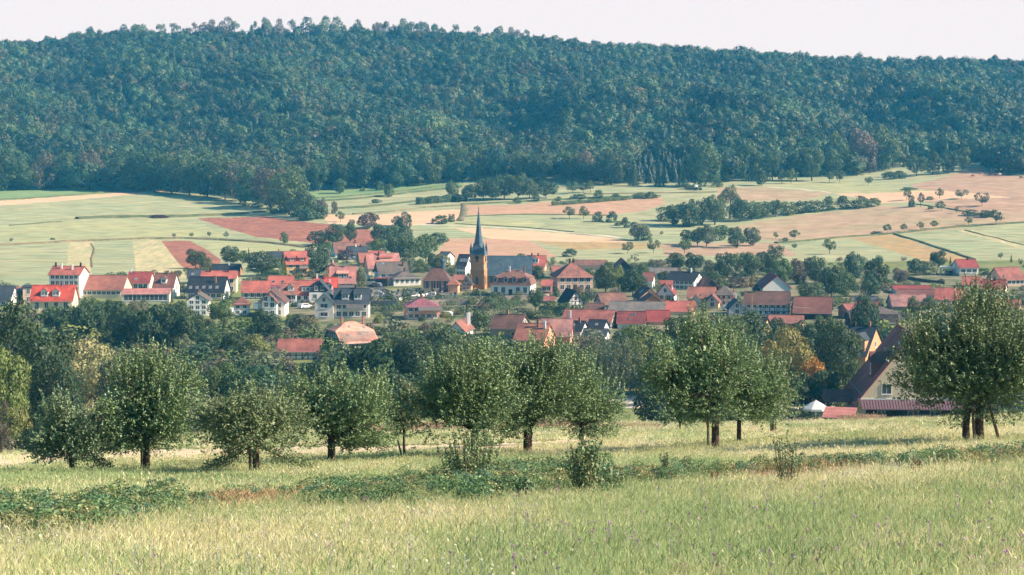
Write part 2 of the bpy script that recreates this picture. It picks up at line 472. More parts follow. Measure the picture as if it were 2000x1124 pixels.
def drape(name, pts, width, mk, lift=0.06, crown=0.0, dists=None):
    """a strip laid over the ground along a line of picture points"""
    g = []
    for p in pts:
        q = ground(p[0], p[1], ymin=p[2] if len(p) > 2 else 290)
        g.append((q.x, q.y))
    g = np.array(g)
    seg = np.hypot(*np.diff(g, axis=0).T); cum = np.concatenate([[0], np.cumsum(seg)])
    n = max(3, int(cum[-1] / max(1.2, width * 0.5)))
    t = np.linspace(0, cum[-1], n)
    x = np.interp(t, cum, g[:, 0]); y = np.interp(t, cum, g[:, 1])
    for _ in range(4):
        x[1:-1] = (x[:-2] + 2 * x[1:-1] + x[2:]) / 4; y[1:-1] = (y[:-2] + 2 * y[1:-1] + y[2:]) / 4
    dx = np.gradient(x); dy = np.gradient(y); l = np.hypot(dx, dy) + 1e-9
    nx, nyy = -dy / l, dx / l
    rs = np.random.RandomState(len(pts) * 7 + int(width * 10))
    V = []
    ks = (-0.5, -0.25, 0.0, 0.25, 0.5)
    for j, kk in enumerate(ks):
        wv = width * kk * (1 + 0.25 * np.interp(np.arange(n), np.arange(0, n + 4, 4), rs.randn(len(np.arange(0, n + 4, 4)))))
        xx = x + nx * wv; yy = y + nyy * wv
        zz = height(xx, yy) + lift + crown * (1 - (kk * 2) ** 2) - (lift + 0.1) * (abs(kk) == 0.5)
        V.append(np.stack([xx, yy, zz], -1))
    V = np.stack(V, 1)
    i = np.arange(n - 1)[:, None] * 5 + np.arange(4)[None, :]
    q = np.stack([i, i + 1, i + 6, i + 5], -1).reshape(-1, 4)
    o = mesh_obj(name, np_mesh(name, V.reshape(-1, 3), q, smooth=True), None, [GM[mk]])
    o['kind'] = 'structure'
    return o

F = 690
for pts, wd, mk, nm, cr in [
    ([(-200, 492, F), (0, 480, F), (70, 477, F), (140, 472, F), (220, 470, F), (300, 467, F), (380, 467, F), (455, 471, F), (520, 475, F), (600, 484, F)], 4.0, 'drybank', 'field_bank', 0.7),
    ([(20, 441, F), (60, 438, F), (120, 434, F)], 3, 'bank', 'field_bank', 0.3),
    ([(150, 428, F), (220, 425, F), (300, 424, F), (380, 423, F), (450, 420, F), (520, 415, F)], 6.0, 'bank', 'field_bank', 1.0),
    ([(-50, 394, F), (60, 388, F), (130, 383, F), (230, 374, F)], 3.0, 'bank', 'field_bank', 0.6),
    ([(620, 394, F), (700, 389, F), (800, 377, F), (900, 366, F)], 5.0, 'bank', 'field_bank', 0.9),
    ([(620, 388, F), (760, 377, F), (900, 359, F)], 3.0, 'bank', 'field_bank', 0.6),
    ([(655, 409, F), (720, 405, F), (800, 396, F), (870, 388, F)], 5.0, 'bank', 'field_bank', 0.9),
    ([(690, 419, F), (760, 414, F), (830, 406, F), (900, 402, F)], 3.0, 'drybank', 'field_bank', 0.5),
    ([(905, 399, F), (907, 410, F), (903, 425, F), (897, 432, F)], 4.0, 'drybank', 'field_bank', 0.5),
    ([(905, 424, F), (1000, 420, F), (1080, 420, F), (1190, 422, F)], 2.2, 'bank', 'field_bank', 0.4),
    ([(905, 400, F), (980, 397, F), (1080, 391, F), (1180, 387, F), (1290, 384, F)], 4.0, 'bank', 'field_bank', 0.7),
    ([(1140, 380, F), (1250, 379, F), (1360, 377, F), (1400, 376, F)], 3.5, 'drybank', 'field_bank', 0.5),
    ([(818, 439, F), (880, 441, F), (940, 443, F), (1000, 446, F), (1060, 450, F), (1130, 457, F), (1200, 463, F), (1215, 466, F)], 3.6, 'track', 'farm_track', 0.05),
    ([(890, 438, F), (960, 441, F), (1040, 446, F), (1120, 454, F)], 1.8, 'bank', 'field_bank', 0.3),
    ([(1515, 476, F), (1590, 470, F), (1660, 463, F), (1750, 457, F), (1830, 448, F), (1900, 443, F), (1995, 436, F), (2100, 430, F)], 3.2, 'bank', 'field_bank', 0.6),
    ([(1748, 458, F), (1800, 474, F), (1850, 490, F), (1903, 508, F)], 2.4, 'bank', 'field_bank', 0.5),
    ([(1885, 450, F), (1950, 466, F), (2010, 482, F)], 1.6, 'bank', 'field_bank', 0.2),
    ([(1500, 366, F), (1560, 370, F), (1625, 377, F)], 3.0, 'track', 'farm_track', 0.05),
    ([(640, 436, F), (700, 439, F), (745, 446, F)], 2.6, 'track', 'farm_track', 0.05),
    ([(1790, 400, F), (1850, 408, F), (1900, 418, F), (1960, 428, F)], 2.0, 'drybank', 'field_bank', 0.4),
    ([(178, 476, F), (184, 488, F), (178, 505, F), (180, 522, F)], 1.2, 'drybank', 'field_bank', 0.1),
    # village roads
    ([(716, 548, 500), (735, 560, 500), (752, 572, 500), (765, 580, 500)], 5.0, 'asphalt', 'road', 0.05),
    ([(610, 605, 500), (700, 604, 500), (800, 603, 500), (900, 601, 500), (990, 600, 500)], 5.0, 'asphalt', 'road', 0.05),
    ([(1180, 797), (1230, 792), (1270, 788)], 4.0, 'asphalt', 'road', 0.05),
]:
    drape(nm, pts, wd, mk, 0.07, cr)

# ------------------------------------------------------------------ haze
if True:
    hb = MB()
    hb.box(-3300, 3300, -60, 4700, -80, 215)
    vm = bpy.data.materials.new('haze_air'); vm.use_nodes = True
    vm.node_tree.nodes.clear()
    vo = vm.node_tree.nodes.new('ShaderNodeOutputMaterial'); pv = vm.node_tree.nodes.new('ShaderNodeVolumePrincipled')
    pv.inputs['Color'].default_value = (0.07, 0.52, 1.0, 1)
    pv.inputs['Absorption Color'].default_value = (1, 1, 1, 1)
    pv.inputs['Density'].default_value = 0.00014
    pv.inputs['Anisotropy'].default_value = 0.0
    vm.node_tree.links.new(pv.outputs[0], vo.inputs['Volume'])
    ho = hb.build('haze', vm)
    ho['kind'] = 'stuff'; ho['label'] = 'thin blue haze over the valley and the wooded hill'; ho['category'] = 'haze'
# ------------------------------------------------------------------ foliage
def leafmat(name, rough=0.55, trans=0.28, island=0.35, hue=0.025, spec=0.35, inst=False):
    m = bpy.data.materials.new(name); m.use_nodes = True
    n = m.node_tree.nodes; L = m.node_tree.links; b = n['Principled BSDF']
    b.inputs['Roughness'].default_value = rough; b.inputs['Specular IOR Level'].default_value = spec
    if inst:
        a = n.new('ShaderNodeAttribute'); a.attribute_type = 'INSTANCER'; a.attribute_name = 'tint'; cur = a.outputs['Color']
    else:
        a = n.new('ShaderNodeObjectInfo'); cur = a.outputs['Color']
    gi = n.new('ShaderNodeNewGeometry')
    rp = n.new('ShaderNodeMapRange'); rp.inputs[3].default_value = 1 - island; rp.inputs[4].default_value = 1 + island
    L.new(gi.outputs['Random Per Island'], rp.inputs[0])
    hv = n.new('ShaderNodeHueSaturation'); L.new(cur, hv.inputs['Color']); L.new(rp.outputs[0], hv.inputs['Value'])
    ml = n.new('ShaderNodeMath'); ml.operation = 'MULTIPLY'; ml.inputs[1].default_value = 7.31
    fr = n.new('ShaderNodeMath'); fr.operation = 'FRACT'
    rh = n.new('ShaderNodeMapRange'); rh.inputs[3].default_value = 0.5 - hue; rh.inputs[4].default_value = 0.5 + hue
    L.new(gi.outputs['Random Per Island'], ml.inputs[0]); L.new(ml.outputs[0], fr.inputs[0])
    L.new(fr.outputs[0], rh.inputs[0]); L.new(rh.outputs[0], hv.inputs['Hue'])
    L.new(hv.outputs[0], b.inputs['Base Color'])
    tr = n.new('ShaderNodeBsdfTranslucent'); L.new(hv.outputs[0], tr.inputs[0])
    ms = n.new('ShaderNodeMixShader'); ms.inputs[0].default_value = trans
    L.new(b.outputs[0], ms.inputs[1]); L.new(tr.outputs[0], ms.inputs[2]); L.new(ms.outputs[0], n['Material Output'].inputs['Surface'])
    return m

M_LEAF = leafmat('leaves')
M_APPLE = leafmat('apple_leaves', rough=0.5, trans=0.14, island=0.25, spec=0.4)
M_FOREST = leafmat('forest_leaves', inst=True, trans=0.15, island=.14, hue=.012)
M_GRASS = leafmat('grass_blades', inst=True, trans=0.35, island=0.45, hue=0.02, rough=0.6, spec=0.25)
M_BARK = mat('bark', (0.09, 0.065, 0.05), 0.9, 0.1, noise=0.35, nscale=6, bump=0.5, bscale=14)
M_FBARK = mat('pale_bark', (0.20, 0.16, 0.13), 0.9, 0.1, noise=0.3, nscale=2)
M_STAKE = mat('weathered_stake', (0.16, 0.11, 0.08), 0.85, 0.1, noise=0.3, nscale=5)

def leaves_mesh(name, pos, nrm, size, rs, aspect=0.62, tilt=0.7):
    """one diamond shaped leaf (or leaf clump) per position"""
    n = len(pos)
    nn = nrm + rs.randn(n, 3) * tilt
    nn /= np.linalg.norm(nn, axis=1, keepdims=True) + 1e-9
    a = np.cross(nn, rs.randn(n, 3)); a /= np.linalg.norm(a, axis=1, keepdims=True) + 1e-9
    b = np.cross(nn, a)
    s = (size * (0.65 + 0.7 * rs.rand(n)))[:, None]
    v = np.stack([pos - a * s * 0.5, pos + b * s * 0.5 * aspect - a * s * 0.05, pos + a * s * 0.5, pos - b * s * 0.5 * aspect - a * s * 0.05], 1).reshape(-1, 3)
    f = np.arange(n * 4).reshape(n, 4)
    return v, f

def crown_pts(kind, n, seed):
    """points and outward normals in a unit crown: x,y in [-.5,.5], z in [0,1]"""
    rs = np.random.RandomState(seed)
    if kind == 'conifer':
        z = rs.rand(n * 2) ** 0.75 * 0.97 + 0.02
        a = rs.rand(n * 2) * 2 * np.pi
        z = 1 - z
        z = np.abs(z)
        tier = 0.75 + 0.25 * ((z * 11 + a * 0.4) % 1.0)
        r = (1 - z) ** 0.85 * 0.5 * tier * (0.8 + 0.2 * np.sin(a * 5 + seed)) * (0.7 + 0.3 * rs.rand(n * 2))
        p = np.stack([r * np.cos(a), r * np.sin(a), z], -1)[:n]
        nr = np.stack([np.cos(a), np.sin(a), np.full_like(a, 0.35)], -1)[:n]
        return p, nr
    if kind == 'tall': e = (0.36, 0.36, 0.42); c0 = 0.5; K = 26; lr = (0.16, 0.24)
    elif kind == 'bush': e = (0.36, 0.36, 0.50); c0 = 0.36; K = 24; lr = (0.16, 0.26)
    elif kind == 'orchard': e = (0.38, 0.38, 0.28); c0 = 0.62; K = 22; lr = (0.12, 0.20)
    elif kind == 'willow': e = (0.34, 0.34, 0.34); c0 = 0.62; K = 24; lr = (0.14, 0.22)
    elif kind == 'sparse': e = (0.36, 0.36, 0.34); c0 = 0.60; K = 15; lr = (0.09, 0.17)
    elif kind == 'hill': e = (0.30, 0.30, 0.26); c0 = 0.60; K = 9; lr = (0.20, 0.30)
    else: e = (0.34, 0.34, 0.36); c0 = 0.54; K = 24; lr = (0.15, 0.24)
    e = np.array(e)
    d = rs.randn(K, 3); d /= np.linalg.norm(d, axis=1, keepdims=True)
    rad = 0.45 + 0.62 * rs.rand(K) ** 0.6
    c = d * e * rad[:, None]; c[:, 2] += c0
    if kind == 'bush': c[:, 2] = np.abs(c[:, 2] - 0.06) + 0.06
    r = lr[0] + (lr[1] - lr[0]) * rs.rand(K)
    m = int(n * 2.2)
    k = rs.choice(K, m, p=r**2 / np.sum(r**2))
    q = rs.randn(m, 3); q /= np.linalg.norm(q, axis=1, keepdims=True)
    out = c[k] - np.array([0, 0, c0]); out /= np.linalg.norm(out, axis=1, keepdims=True) + 1e-6
    q = q + 0.5 * out; q /= np.linalg.norm(q, axis=1, keepdims=True)
    rr = r[k] * (0.72 + 0.36 * rs.rand(m) ** 1.0)
    sub = 1 + 0.22 * np.sin(q[:, 0] * 9 + k) * np.sin(q[:, 1] * 8 + 2 * k) * np.sin(q[:, 2] * 7 + k)
    p = c[k] + q * (rr * sub)[:, None] * np.array([1, 1, 0.85])
    if kind == 'willow':
        drop = rs.rand(m) ** 1.5 * 0.34 * (np.hypot(p[:, 0], p[:, 1]) > 0.16)
        p[:, 2] -= drop
    # drop points buried inside other lobes
    dd = ((p[:, None, :] - c[None]) ** 2).sum(-1) < (r[None] * 0.72) ** 2
    dd[np.arange(m), k] = False
    keep = ~dd.any(1) & (p[:, 2] > 0.01)
    p, q = p[keep][:n], q[keep][:n]
    m = n // 5      # inner filler foliage, added to block light in the crown core
    k = rs.choice(K, m, p=r**3 / np.sum(r**3)); d = rs.randn(m, 3); d /= np.linalg.norm(d, axis=1, keepdims=True)
    pi = c[k] + d * (r[k] * .6 * rs.rand(m) ** .4)[:, None]; pi[:, 2] = np.abs(pi[:, 2])
    return np.concatenate([p, pi]), np.concatenate([q, d])

def crown_mesh(kind, n, size, seed, mats=(M_LEAF,), tilt=0.42):
    p, q = crown_pts(kind, n, seed)
    rs = np.random.RandomState(seed + 99)
    v, f = leaves_mesh('crown', p, q, size, rs, 0.7 if kind != 'willow' else 0.3, tilt)
    me = np_mesh('crown', v, f)
    for m in mats: me.materials.append(m)
    return me

def trunk_mesh(h=0.55, r=0.022, seed=0, branches=5):
    rs = random.Random(seed); mb = MB()
    lean = rs.uniform(-0.03, 0.03)
    mb.tube([(0, 0, -0.05), (0, 0, 0.02), (lean * .5, 0, h * .5), (lean, 0.01, h)], [r * 1.5, r * 1.1, r * 0.8, r * 0.4], 7)
    for i in range(branches):
        a = i * 2.4 + rs.random(); z = h * rs.uniform(0.4, 0.9); l = rs.uniform(0.18, 0.34)
        p0 = (lean * z / h, 0, z)
        p1 = (math.cos(a) * l * .5, math.sin(a) * l * .5, z + l * .45)
        p2 = (math.cos(a) * l, math.sin(a) * l, z + l * .7)
        mb.tube([p0, p1, p2], [r * 0.5, r * 0.35, r * 0.12], 5, cap=False)
    me = mb.mesh('trunk', True); me.materials.append(M_BARK)
    return me

PROTO = {}
SPEC = {  # kind: (far count/size, mid count/size, near count/size)
    'round': ((1000, .085), (2600, .055), (9000, .031)), 'tall': ((1000, .085), (2600, .055), (9000, .031)),
    'bush': ((900, .09), (2400, .06), (8000, .034)), 'orchard': ((700, .075), (2400, .040), (9000, .020)),
    'willow': ((900, .08), (3600, .055), (14000, .032)), 'conifer': ((700, .07), (2600, .045), (9000, .022)),
    'sparse': ((420, .075), (1500, .045), (5000, .022))}
def proto(kind, lod, var):
    k = (kind, lod, var)
    if k not in PROTO:
        n, s = SPEC[kind][lod]
        tm = trunk_mesh(0.6 if kind not in ('conifer',) else 0.8, 0.02 if kind != 'sparse' else 0.024, var + 5, 5 if kind != 'conifer' else 0)
        PROTO[k] = (crown_mesh(kind, n, s, (len(kind) * 37 + lod * 11 + var * 101) % 9999 + ord(kind[0]) * 31), tm)
    return PROTO[k]

GREEN = {'g': (0.098, 0.145, 0.050), 'd': (0.060, 0.100, 0.042), 'b': (0.060, 0.115, 0.060), 'l': (0.20, 0.23, 0.07),
         'y': (0.26, 0.23, 0.07), 'o': (0.38, 0.20, 0.04), 's': (0.16, 0.18, 0.105), 'r': (0.10, 0.045, 0.04), 'w': (0.42, 0.38, 0.19),
         'p': (0.16, 0.13, 0.09)}
TREES = []          # (root, px, py, h_px, kind, colour key, group)
def tree(kind, px, py, hpx, wpx, col='g', ymin=290, name=None, dist=None, rz=None, var=None, group=None, label=None, cat=None):
    """tree or bush standing on the ground seen at (px, py), hpx high and wpx wide in the picture"""
    p = at(px, dist) if dist else ground(px, py, ymin=ymin)
    s = scale_at(p)
    H, W = hpx / s, wpx / s
    lod = 0 if hpx < 34 else (1 if hpx < 130 else 2)
    var = rnd.randrange(4 if lod == 0 else (5 if lod == 1 else 3)) if var is None else var
    cm, tm = proto(kind, lod, var)
    nm = name or {'bush': 'bush', 'conifer': 'conifer', 'orchard': 'fruit_tree', 'willow': 'weeping_tree'}.get(kind, 'tree')
    root = empty(nm, p, rnd.random() * 6.28 if rz is None else rz)
    base = GREEN[col]
    j = 1 + rnd.uniform(-0.16, 0.16)
    c = tuple(v * j * (1 + rnd.uniform(-0.07, 0.07)) for v in base)
    o = mesh_obj('crown', cm, root, (), color=c)
    o.scale = (W, W, H)
    if kind not in ('bush',):
        t = mesh_obj('trunk', tm, root)
        t.scale = (H * 1.0, H * 1.0, H)
    else:
        o.location.z = -0.04 * H
    TREES.append((root, px, py, hpx, kind, col, group, label, cat))
    return root

# ------------------------------------------------------------------ the wooded hill: one mass of trees
SRC = bpy.data.collections.new('leaf_sources')       # never linked to the scene
def src_collection(name, meshes):
    c = bpy.data.collections.new(name)
    for i, me in enumerate(meshes):
        o = bpy.data.objects.new('%s_%02d' % (name, i), me)
        c.objects.link(o)
    return c

def scatter(name, pts, rot, scl, tint, var, coll, label, cat):
    me = bpy.data.meshes.new(name)
    n = len(pts)
    me.vertices.add(n); me.vertices.foreach_set('co', np.asarray(pts, np.float32).ravel())
    a = me.attributes.new('rot', 'FLOAT_VECTOR', 'POINT'); a.data.foreach_set('vector', np.asarray(rot, np.float32).ravel())
    a = me.attributes.new('scl', 'FLOAT_VECTOR', 'POINT'); a.data.foreach_set('vector', np.asarray(scl, np.float32).ravel())
    a = me.attributes.new('tint', 'FLOAT_VECTOR', 'POINT'); a.data.foreach_set('vector', np.asarray(tint, np.float32).ravel())
    a = me.attributes.new('var', 'INT', 'POINT'); a.data.foreach_set('value', np.asarray(var, np.int32))
    o = bpy.data.objects.new(name, me); C.objects.link(o)
    g = bpy.data.node_groups.new(name + '_scatter', 'GeometryNodeTree')
    g.interface.new_socket('Geometry', in_out='INPUT', socket_type='NodeSocketGeometry')
    g.interface.new_socket('Geometry', in_out='OUTPUT', socket_type='NodeSocketGeometry')
    N = g.nodes; L = g.links
    gi = N.new('NodeGroupInput'); go = N.new('NodeGroupOutput')
    ip = N.new('GeometryNodeInstanceOnPoints'); ci = N.new('GeometryNodeCollectionInfo')
    ci.inputs['Collection'].default_value = coll
    ci.inputs['Separate Children'].default_value = True
    ci.inputs['Reset Children'].default_value = True
    def attr(nm, ty):
        q = N.new('GeometryNodeInputNamedAttribute'); q.data_type = ty; q.inputs['Name'].default_value = nm
        return [s_ for s_ in q.outputs if s_.enabled and s_.name == 'Attribute'][0]
    L.new(gi.outputs[0], ip.inputs['Points']); L.new(ci.outputs[0], ip.inputs['Instance'])
    ip.inputs['Pick Instance'].default_value = True
    L.new(attr('var', 'INT'), ip.inputs['Instance Index'])
    er = N.new('FunctionNodeEulerToRotation'); L.new(attr('rot', 'FLOAT_VECTOR'), er.inputs[0])
    L.new(er.outputs[0], ip.inputs['Rotation'])
    L.new(attr('scl', 'FLOAT_VECTOR'), ip.inputs['Scale'])
    L.new(ip.outputs[0], go.inputs[0])
    md = o.modifiers.new('scatter', 'NODES'); md.node_group = g
    tag(o, label, cat, kind='stuff')
    return o

FOOT = np.array([(-900, 372), (0, 371), (110, 368), (235, 371), (330, 374), (430, 378), (520, 372), (600, 373), (700, 366), (800, 362), (905, 352),
                 (1000, 351), (1100, 354), (1200, 360), (1300, 364), (1370, 365), (1400, 352), (1470, 352), (1600, 352), (1630, 342),
                 (1730, 331), (1790, 322), (1850, 318), (1900, 322), (1960, 338), (2000, 345), (2100, 355), (3000, 400)], float)
rs = np.random.RandomState(3)
pts = []; y = 1100.0
while y < 1860:
    sp = 9.6
    x = np.arange(-0.44 * y, 0.44 * y, sp)
    x = x + rs.uniform(-4.2, 4.2, len(x)); yy = y + rs.uniform(-4.2, 4.2, len(x))
    pts.append(np.stack([x, yy], -1)); y += sp * 0.9
pts = np.concatenate(pts)
zz = height(pts[:, 0], pts[:, 1])
px_, py_, _ = project(pts[:, 0], pts[:, 1], zz)
foot = np.interp(px_, FOOT[:, 0], FOOT[:, 1])
keep = (py_ < foot + 2 + 2.0 * np.sin(px_ * 0.05)) & (pts[:, 1] > 1130)
# open glades on the hill foot at the right
glade = inpoly(px_, py_, [(1480, 352), (1520, 346), (1660, 346), (1720, 335), (1790, 326), (1760, 316), (1800, 316), (1860, 322), (1900, 320), (1900, 345), (1480, 372)])
keep &= ~glade
pts = pts[keep]; zz = zz[keep]; px_ = px_[keep]; py_ = py_[keep]
n = len(pts)
H = rs.uniform(13, 18, n) * np.where(rs.rand(n) < 0.1, 1.2, 1.0)
W = rs.uniform(12, 19, n)
HILLC = np.array([(0.050, 0.088, 0.035), (0.036, 0.072, 0.030), (0.070, 0.110, 0.040), (0.075, 0.095, 0.042), (0.085, 0.095, 0.045), (0.045, 0.095, 0.050), (0.11, 0.095, 0.045)])
patch = np.sin(px_ * 0.013 + 1) * np.sin(py_ * 0.05 + px_ * 0.004) + rs.randn(n) * 0.6
ci = np.where(patch > 0.75, rs.choice([2, 3, 4, 5], n), np.where(patch < -0.55, rs.choice([0, 1], n), rs.choice(7, n, p=[.3, .22, .14, .12, .09, .11, .02])))
tint = HILLC[ci] * rs.uniform(0.78, 1.3, (n, 1)) * 0.95
tint = tint * (1 + .38 * np.sin(px_ * .011 + py_ * .05) * np.sin(py_ * .043 - px_ * .009 + 1) + .22 * np.sin(px_ * .031 - py_ * .09))[:, None]  # broad diagonal bands paint the hill's fold shade into the crown tints
hill_src = src_collection('hill_tree', [crown_mesh(k, 700, .085, 300 + i, (M_FOREST,), 0.12) for i, k in enumerate(['hill', 'hill', 'hill', 'hill', 'hill', 'tall', 'bush', 'hill', 'conifer'])])
var = rs.choice(9, n, p=[.16, .15, .15, .13, .15, .1, .05, .05, .06])
plantation = inpoly(px_, py_, [(1215, 368), (1365, 366), (1360, 325), (1250, 318)])
var = np.where(plantation, 8, var); 
W = np.where(var == 8, W * 0.75, W)
tint[plantation] = (0.022, 0.048, 0.034); H = np.where(plantation, rs.uniform(11, 14, n), H); W = np.where(plantation, rs.uniform(11, 14, n), W)
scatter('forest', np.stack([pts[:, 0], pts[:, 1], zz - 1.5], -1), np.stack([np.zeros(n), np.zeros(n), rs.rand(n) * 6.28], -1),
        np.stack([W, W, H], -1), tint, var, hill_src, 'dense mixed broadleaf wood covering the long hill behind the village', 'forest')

# trees that stand out against the sky along the crest
for px, dpy, h, wd, k in [(32, 0, 46, 34, 's'), (95, 0, 46, 40, 'r'), (150, 0, 50, 46, 'r'), (176, 0, 52, 36, 'r'), (240, 0, 52, 42, 's'), (272, 0, 58, 50, 'r'), (312, 0, 60, 42, 's'), (345, 0, 60, 46, 's'),
                          (378, 0, 60, 40, 's'), (410, 0, 64, 48, 'r'), (440, 0, 66, 44, 'r'), (462, 0, 64, 34, 's'), (497, 0, 62, 26, 's'), (520, 0, 72, 34, 'r'), (545, 0, 68, 34, 'r'), (570, 0, 70, 44, 's'),
                          (600, 0, 70, 50, 'r'), (632, 0, 70, 44, 'r'), (660, 0, 68, 40, 'r'), (695, 0, 60, 44, 's'), (735, 0, 60, 34, 's'), (758, 0, 62, 36, 's'), (790, 0, 64, 48, 'r'),
                          (820, 0, 62, 40, 's'), (852, 0, 58, 34, 's'), (892, 0, 58, 30, 's'), (930, 0, 56, 44, 's'), (975, 0, 56, 38, 'r'), (1000, 0, 56, 38, 'r'), (1026, 0, 50, 30, 's'),
                          (1062, 0, 46, 28, 's'), (1088, 0, 46, 34, 's'), (1140, 0, 38, 44, 'r'), (1190, 0, 36, 50, 'r')]:
    d = 1772
    q = at(px, d); u_, v_, _ = project(q.x, q.y, q.z)
    tree('sparse' if k == 's' else 'tall', u_, v_, h * 0.84, wd * .9, rnd.choice(['g', 'd', 'p', 'g']), dist=d, group='crest',
         label='tall beech with an open crown standing against the sky on the hill crest', cat='tree')

# trees along the edge of the wood, one by one
k = 0
for px in list(range(8, 1730, 44)):
    px = px + rnd.uniform(-9, 9)
    if 1380 < px < 1420: continue
    py = float(np.interp(px, FOOT[:, 0], FOOT[:, 1])) + 2
    if 215 < px < 600: continue
    h = rnd.uniform(52, 86); wd = h * rnd.uniform(0.62, 0.85)
    if 1215 < px < 1372:
        tree('conifer', px, py, rnd.uniform(44, 54), 36, 'd', ymin=900, group='edge', label='dark spruce in the straight front row of the plantation below the hill', cat='spruce', name='spruce')
    else:
        tree(rnd.choice(['tall', 'round', 'round']), px, py, h, wd, rnd.choice(['g', 'd', 'b', 'g', 'p']), ymin=900, group='edge',
             label='leafy forest edge tree rooted where the wooded hill meets the fields', cat='tree')
# the spur of wood that runs down into the fields
for px, py, h, wd, c in [(235, 374, 60, 60, 'd'), (270, 374, 66, 56, 'g'), (300, 376, 76, 70, 'd'), (335, 378, 74, 62, 'g'), (370, 382, 72, 60, 'g'), (405, 386, 74, 62, 'd'),
                         (440, 390, 74, 66, 'g'), (470, 394, 70, 56, 'p'), (500, 400, 70, 62, 'g'), (530, 408, 76, 70, 'p'), (565, 420, 78, 66, 'g'), (592, 424, 52, 44, 'g'),
                         (612, 428, 44, 38, 'g'), (596, 431, 26, 32, 'b'), (545, 416, 36, 40, 'b'), (490, 404, 30, 44, 'd')]:
    tree('bush' if h < 60 else 'round', px, py, h * 1.12, wd * 1.25, c, ymin=760, group='spur')
for i in range(14):
    px = 250 + i * 24; tree('round', px, 366 + max(0, (px - 400) * 0.16), 72, 76, rnd.choice('gdp'), ymin=760, group='spurback', label='broadleaf tree within the tongue of wood reaching down to the fields', cat='tree')
# ------------------------------------------------------------------ buildings
def wallm(name, c, n=0.10):
    return mat(name, c, 0.9, 0.15, noise=n, nscale=0.8, bump=0.15, bscale=6)
W_ = {k: wallm(k + '_plaster', c) for k, c in {
    'white': (0.74, 0.72, 0.70), 'cream': (0.70, 0.58, 0.42), 'pale': (0.68, 0.62, 0.56), 'yellow': (0.72, 0.42, 0.10), 'pink': (0.66, 0.40, 0.32),
    'salmon': (0.70, 0.36, 0.25), 'rose': (0.42, 0.15, 0.14), 'beige': (0.62, 0.46, 0.36), 'orange': (0.60, 0.31, 0.17), 'ochre': (0.50, 0.24, 0.07),
    'grey': (0.46, 0.45, 0.45), 'peach': (0.78, 0.52, 0.36), 'dark': (0.045, 0.045, 0.045), 'wood': (0.42, 0.20, 0.10), 'stone': (0.36, 0.30, 0.25), 'blue': (0.50, 0.58, 0.64)}.items()}
def roofm(name, c, c2=None, sc=0.9):
    return mat(name, c, 0.75, 0.25, color2=c2 or (c[0] * 0.62, c[1] * 0.74, c[2] * 0.80), nscale=sc * .35, noise=0.24, detail=8, wave=(1.05, 0.10, 0.0, 'Z', 0.4))
R_ = {k: roofm(k + '_tiles', c) for k, c in {
    'red': (0.43, 0.125, 0.10), 'bright': (0.54, 0.085, 0.06), 'pink': (0.48, 0.19, 0.165), 'brown': (0.20, 0.085, 0.070), 'dkred': (0.30, 0.065, 0.06),
    'rust': (0.33, 0.13, 0.10), 'slate': (0.055, 0.065, 0.080), 'black': (0.028, 0.032, 0.042), 'bluegrey': (0.07, 0.105, 0.14), 'grey': (0.20, 0.165, 0.15),
    'brgrey': (0.15, 0.115, 0.105), 'salmonroof': (0.72, 0.33, 0.25), 'purple': (0.28, 0.10, 0.13), 'copper': (0.055, 0.10, 0.12), 'metal': (0.20, 0.11, 0.12)}.items()}
RV = {}
for _k in ('red', 'pink', 'rust', 'brown', 'dkred', 'bright'):
    _c = {'red': (0.43, 0.125, 0.10), 'bright': (0.54, 0.085, 0.06), 'pink': (0.48, 0.19, 0.165), 'brown': (0.20, 0.085, 0.070), 'dkred': (0.30, 0.065, 0.06), 'rust': (0.33, 0.13, 0.10)}[_k]
    RV[_k] = [R_[_k]] + ([roofm(_k + '_tiles_old', (_c[0] * .78, _c[1] * .98, _c[2] * 1.0), (_c[0] * .45, _c[1] * .62, _c[2] * .7)), roofm(_k + '_tiles_faded', (_c[0] * 1.05, _c[1] * 1.05, _c[2] * 1.05), (_c[0] * .7, _c[1] * .75, _c[2] * .8), .5)] if _k != 'bright' else [])
M_GLASS = mat('window_glass', (0.05, 0.075, 0.095), 0.12, 0.6)
M_FRAME = mat('white_frame', (0.70, 0.70, 0.70), 0.5, 0.4)
M_TIMBER = mat('dark_timber', (0.075, 0.045, 0.04), 0.85, 0.1)
M_REDTIMBER = mat('red_timber', (0.25, 0.06, 0.05), 0.85, 0.1)
M_BRICK = mat('chimney_brick', (0.33, 0.17, 0.13), 0.9, 0.1, noise=0.3, nscale=3)
M_METAL = mat('grey_metal', (0.35, 0.37, 0.39), 0.4, 0.5, metal=0.6)
M_WHITE = mat('white_paint', (0.80, 0.80, 0.80), 0.5, 0.4)
M_DARK = mat('dark_opening', (0.02, 0.02, 0.022), 0.9, 0.1)
M_TEAL = mat('teal_shutter', (0.06, 0.14, 0.15), 0.7, 0.2)
M_GUTTER = mat('zinc_gutter', (0.28, 0.25, 0.25), 0.5, 0.4)

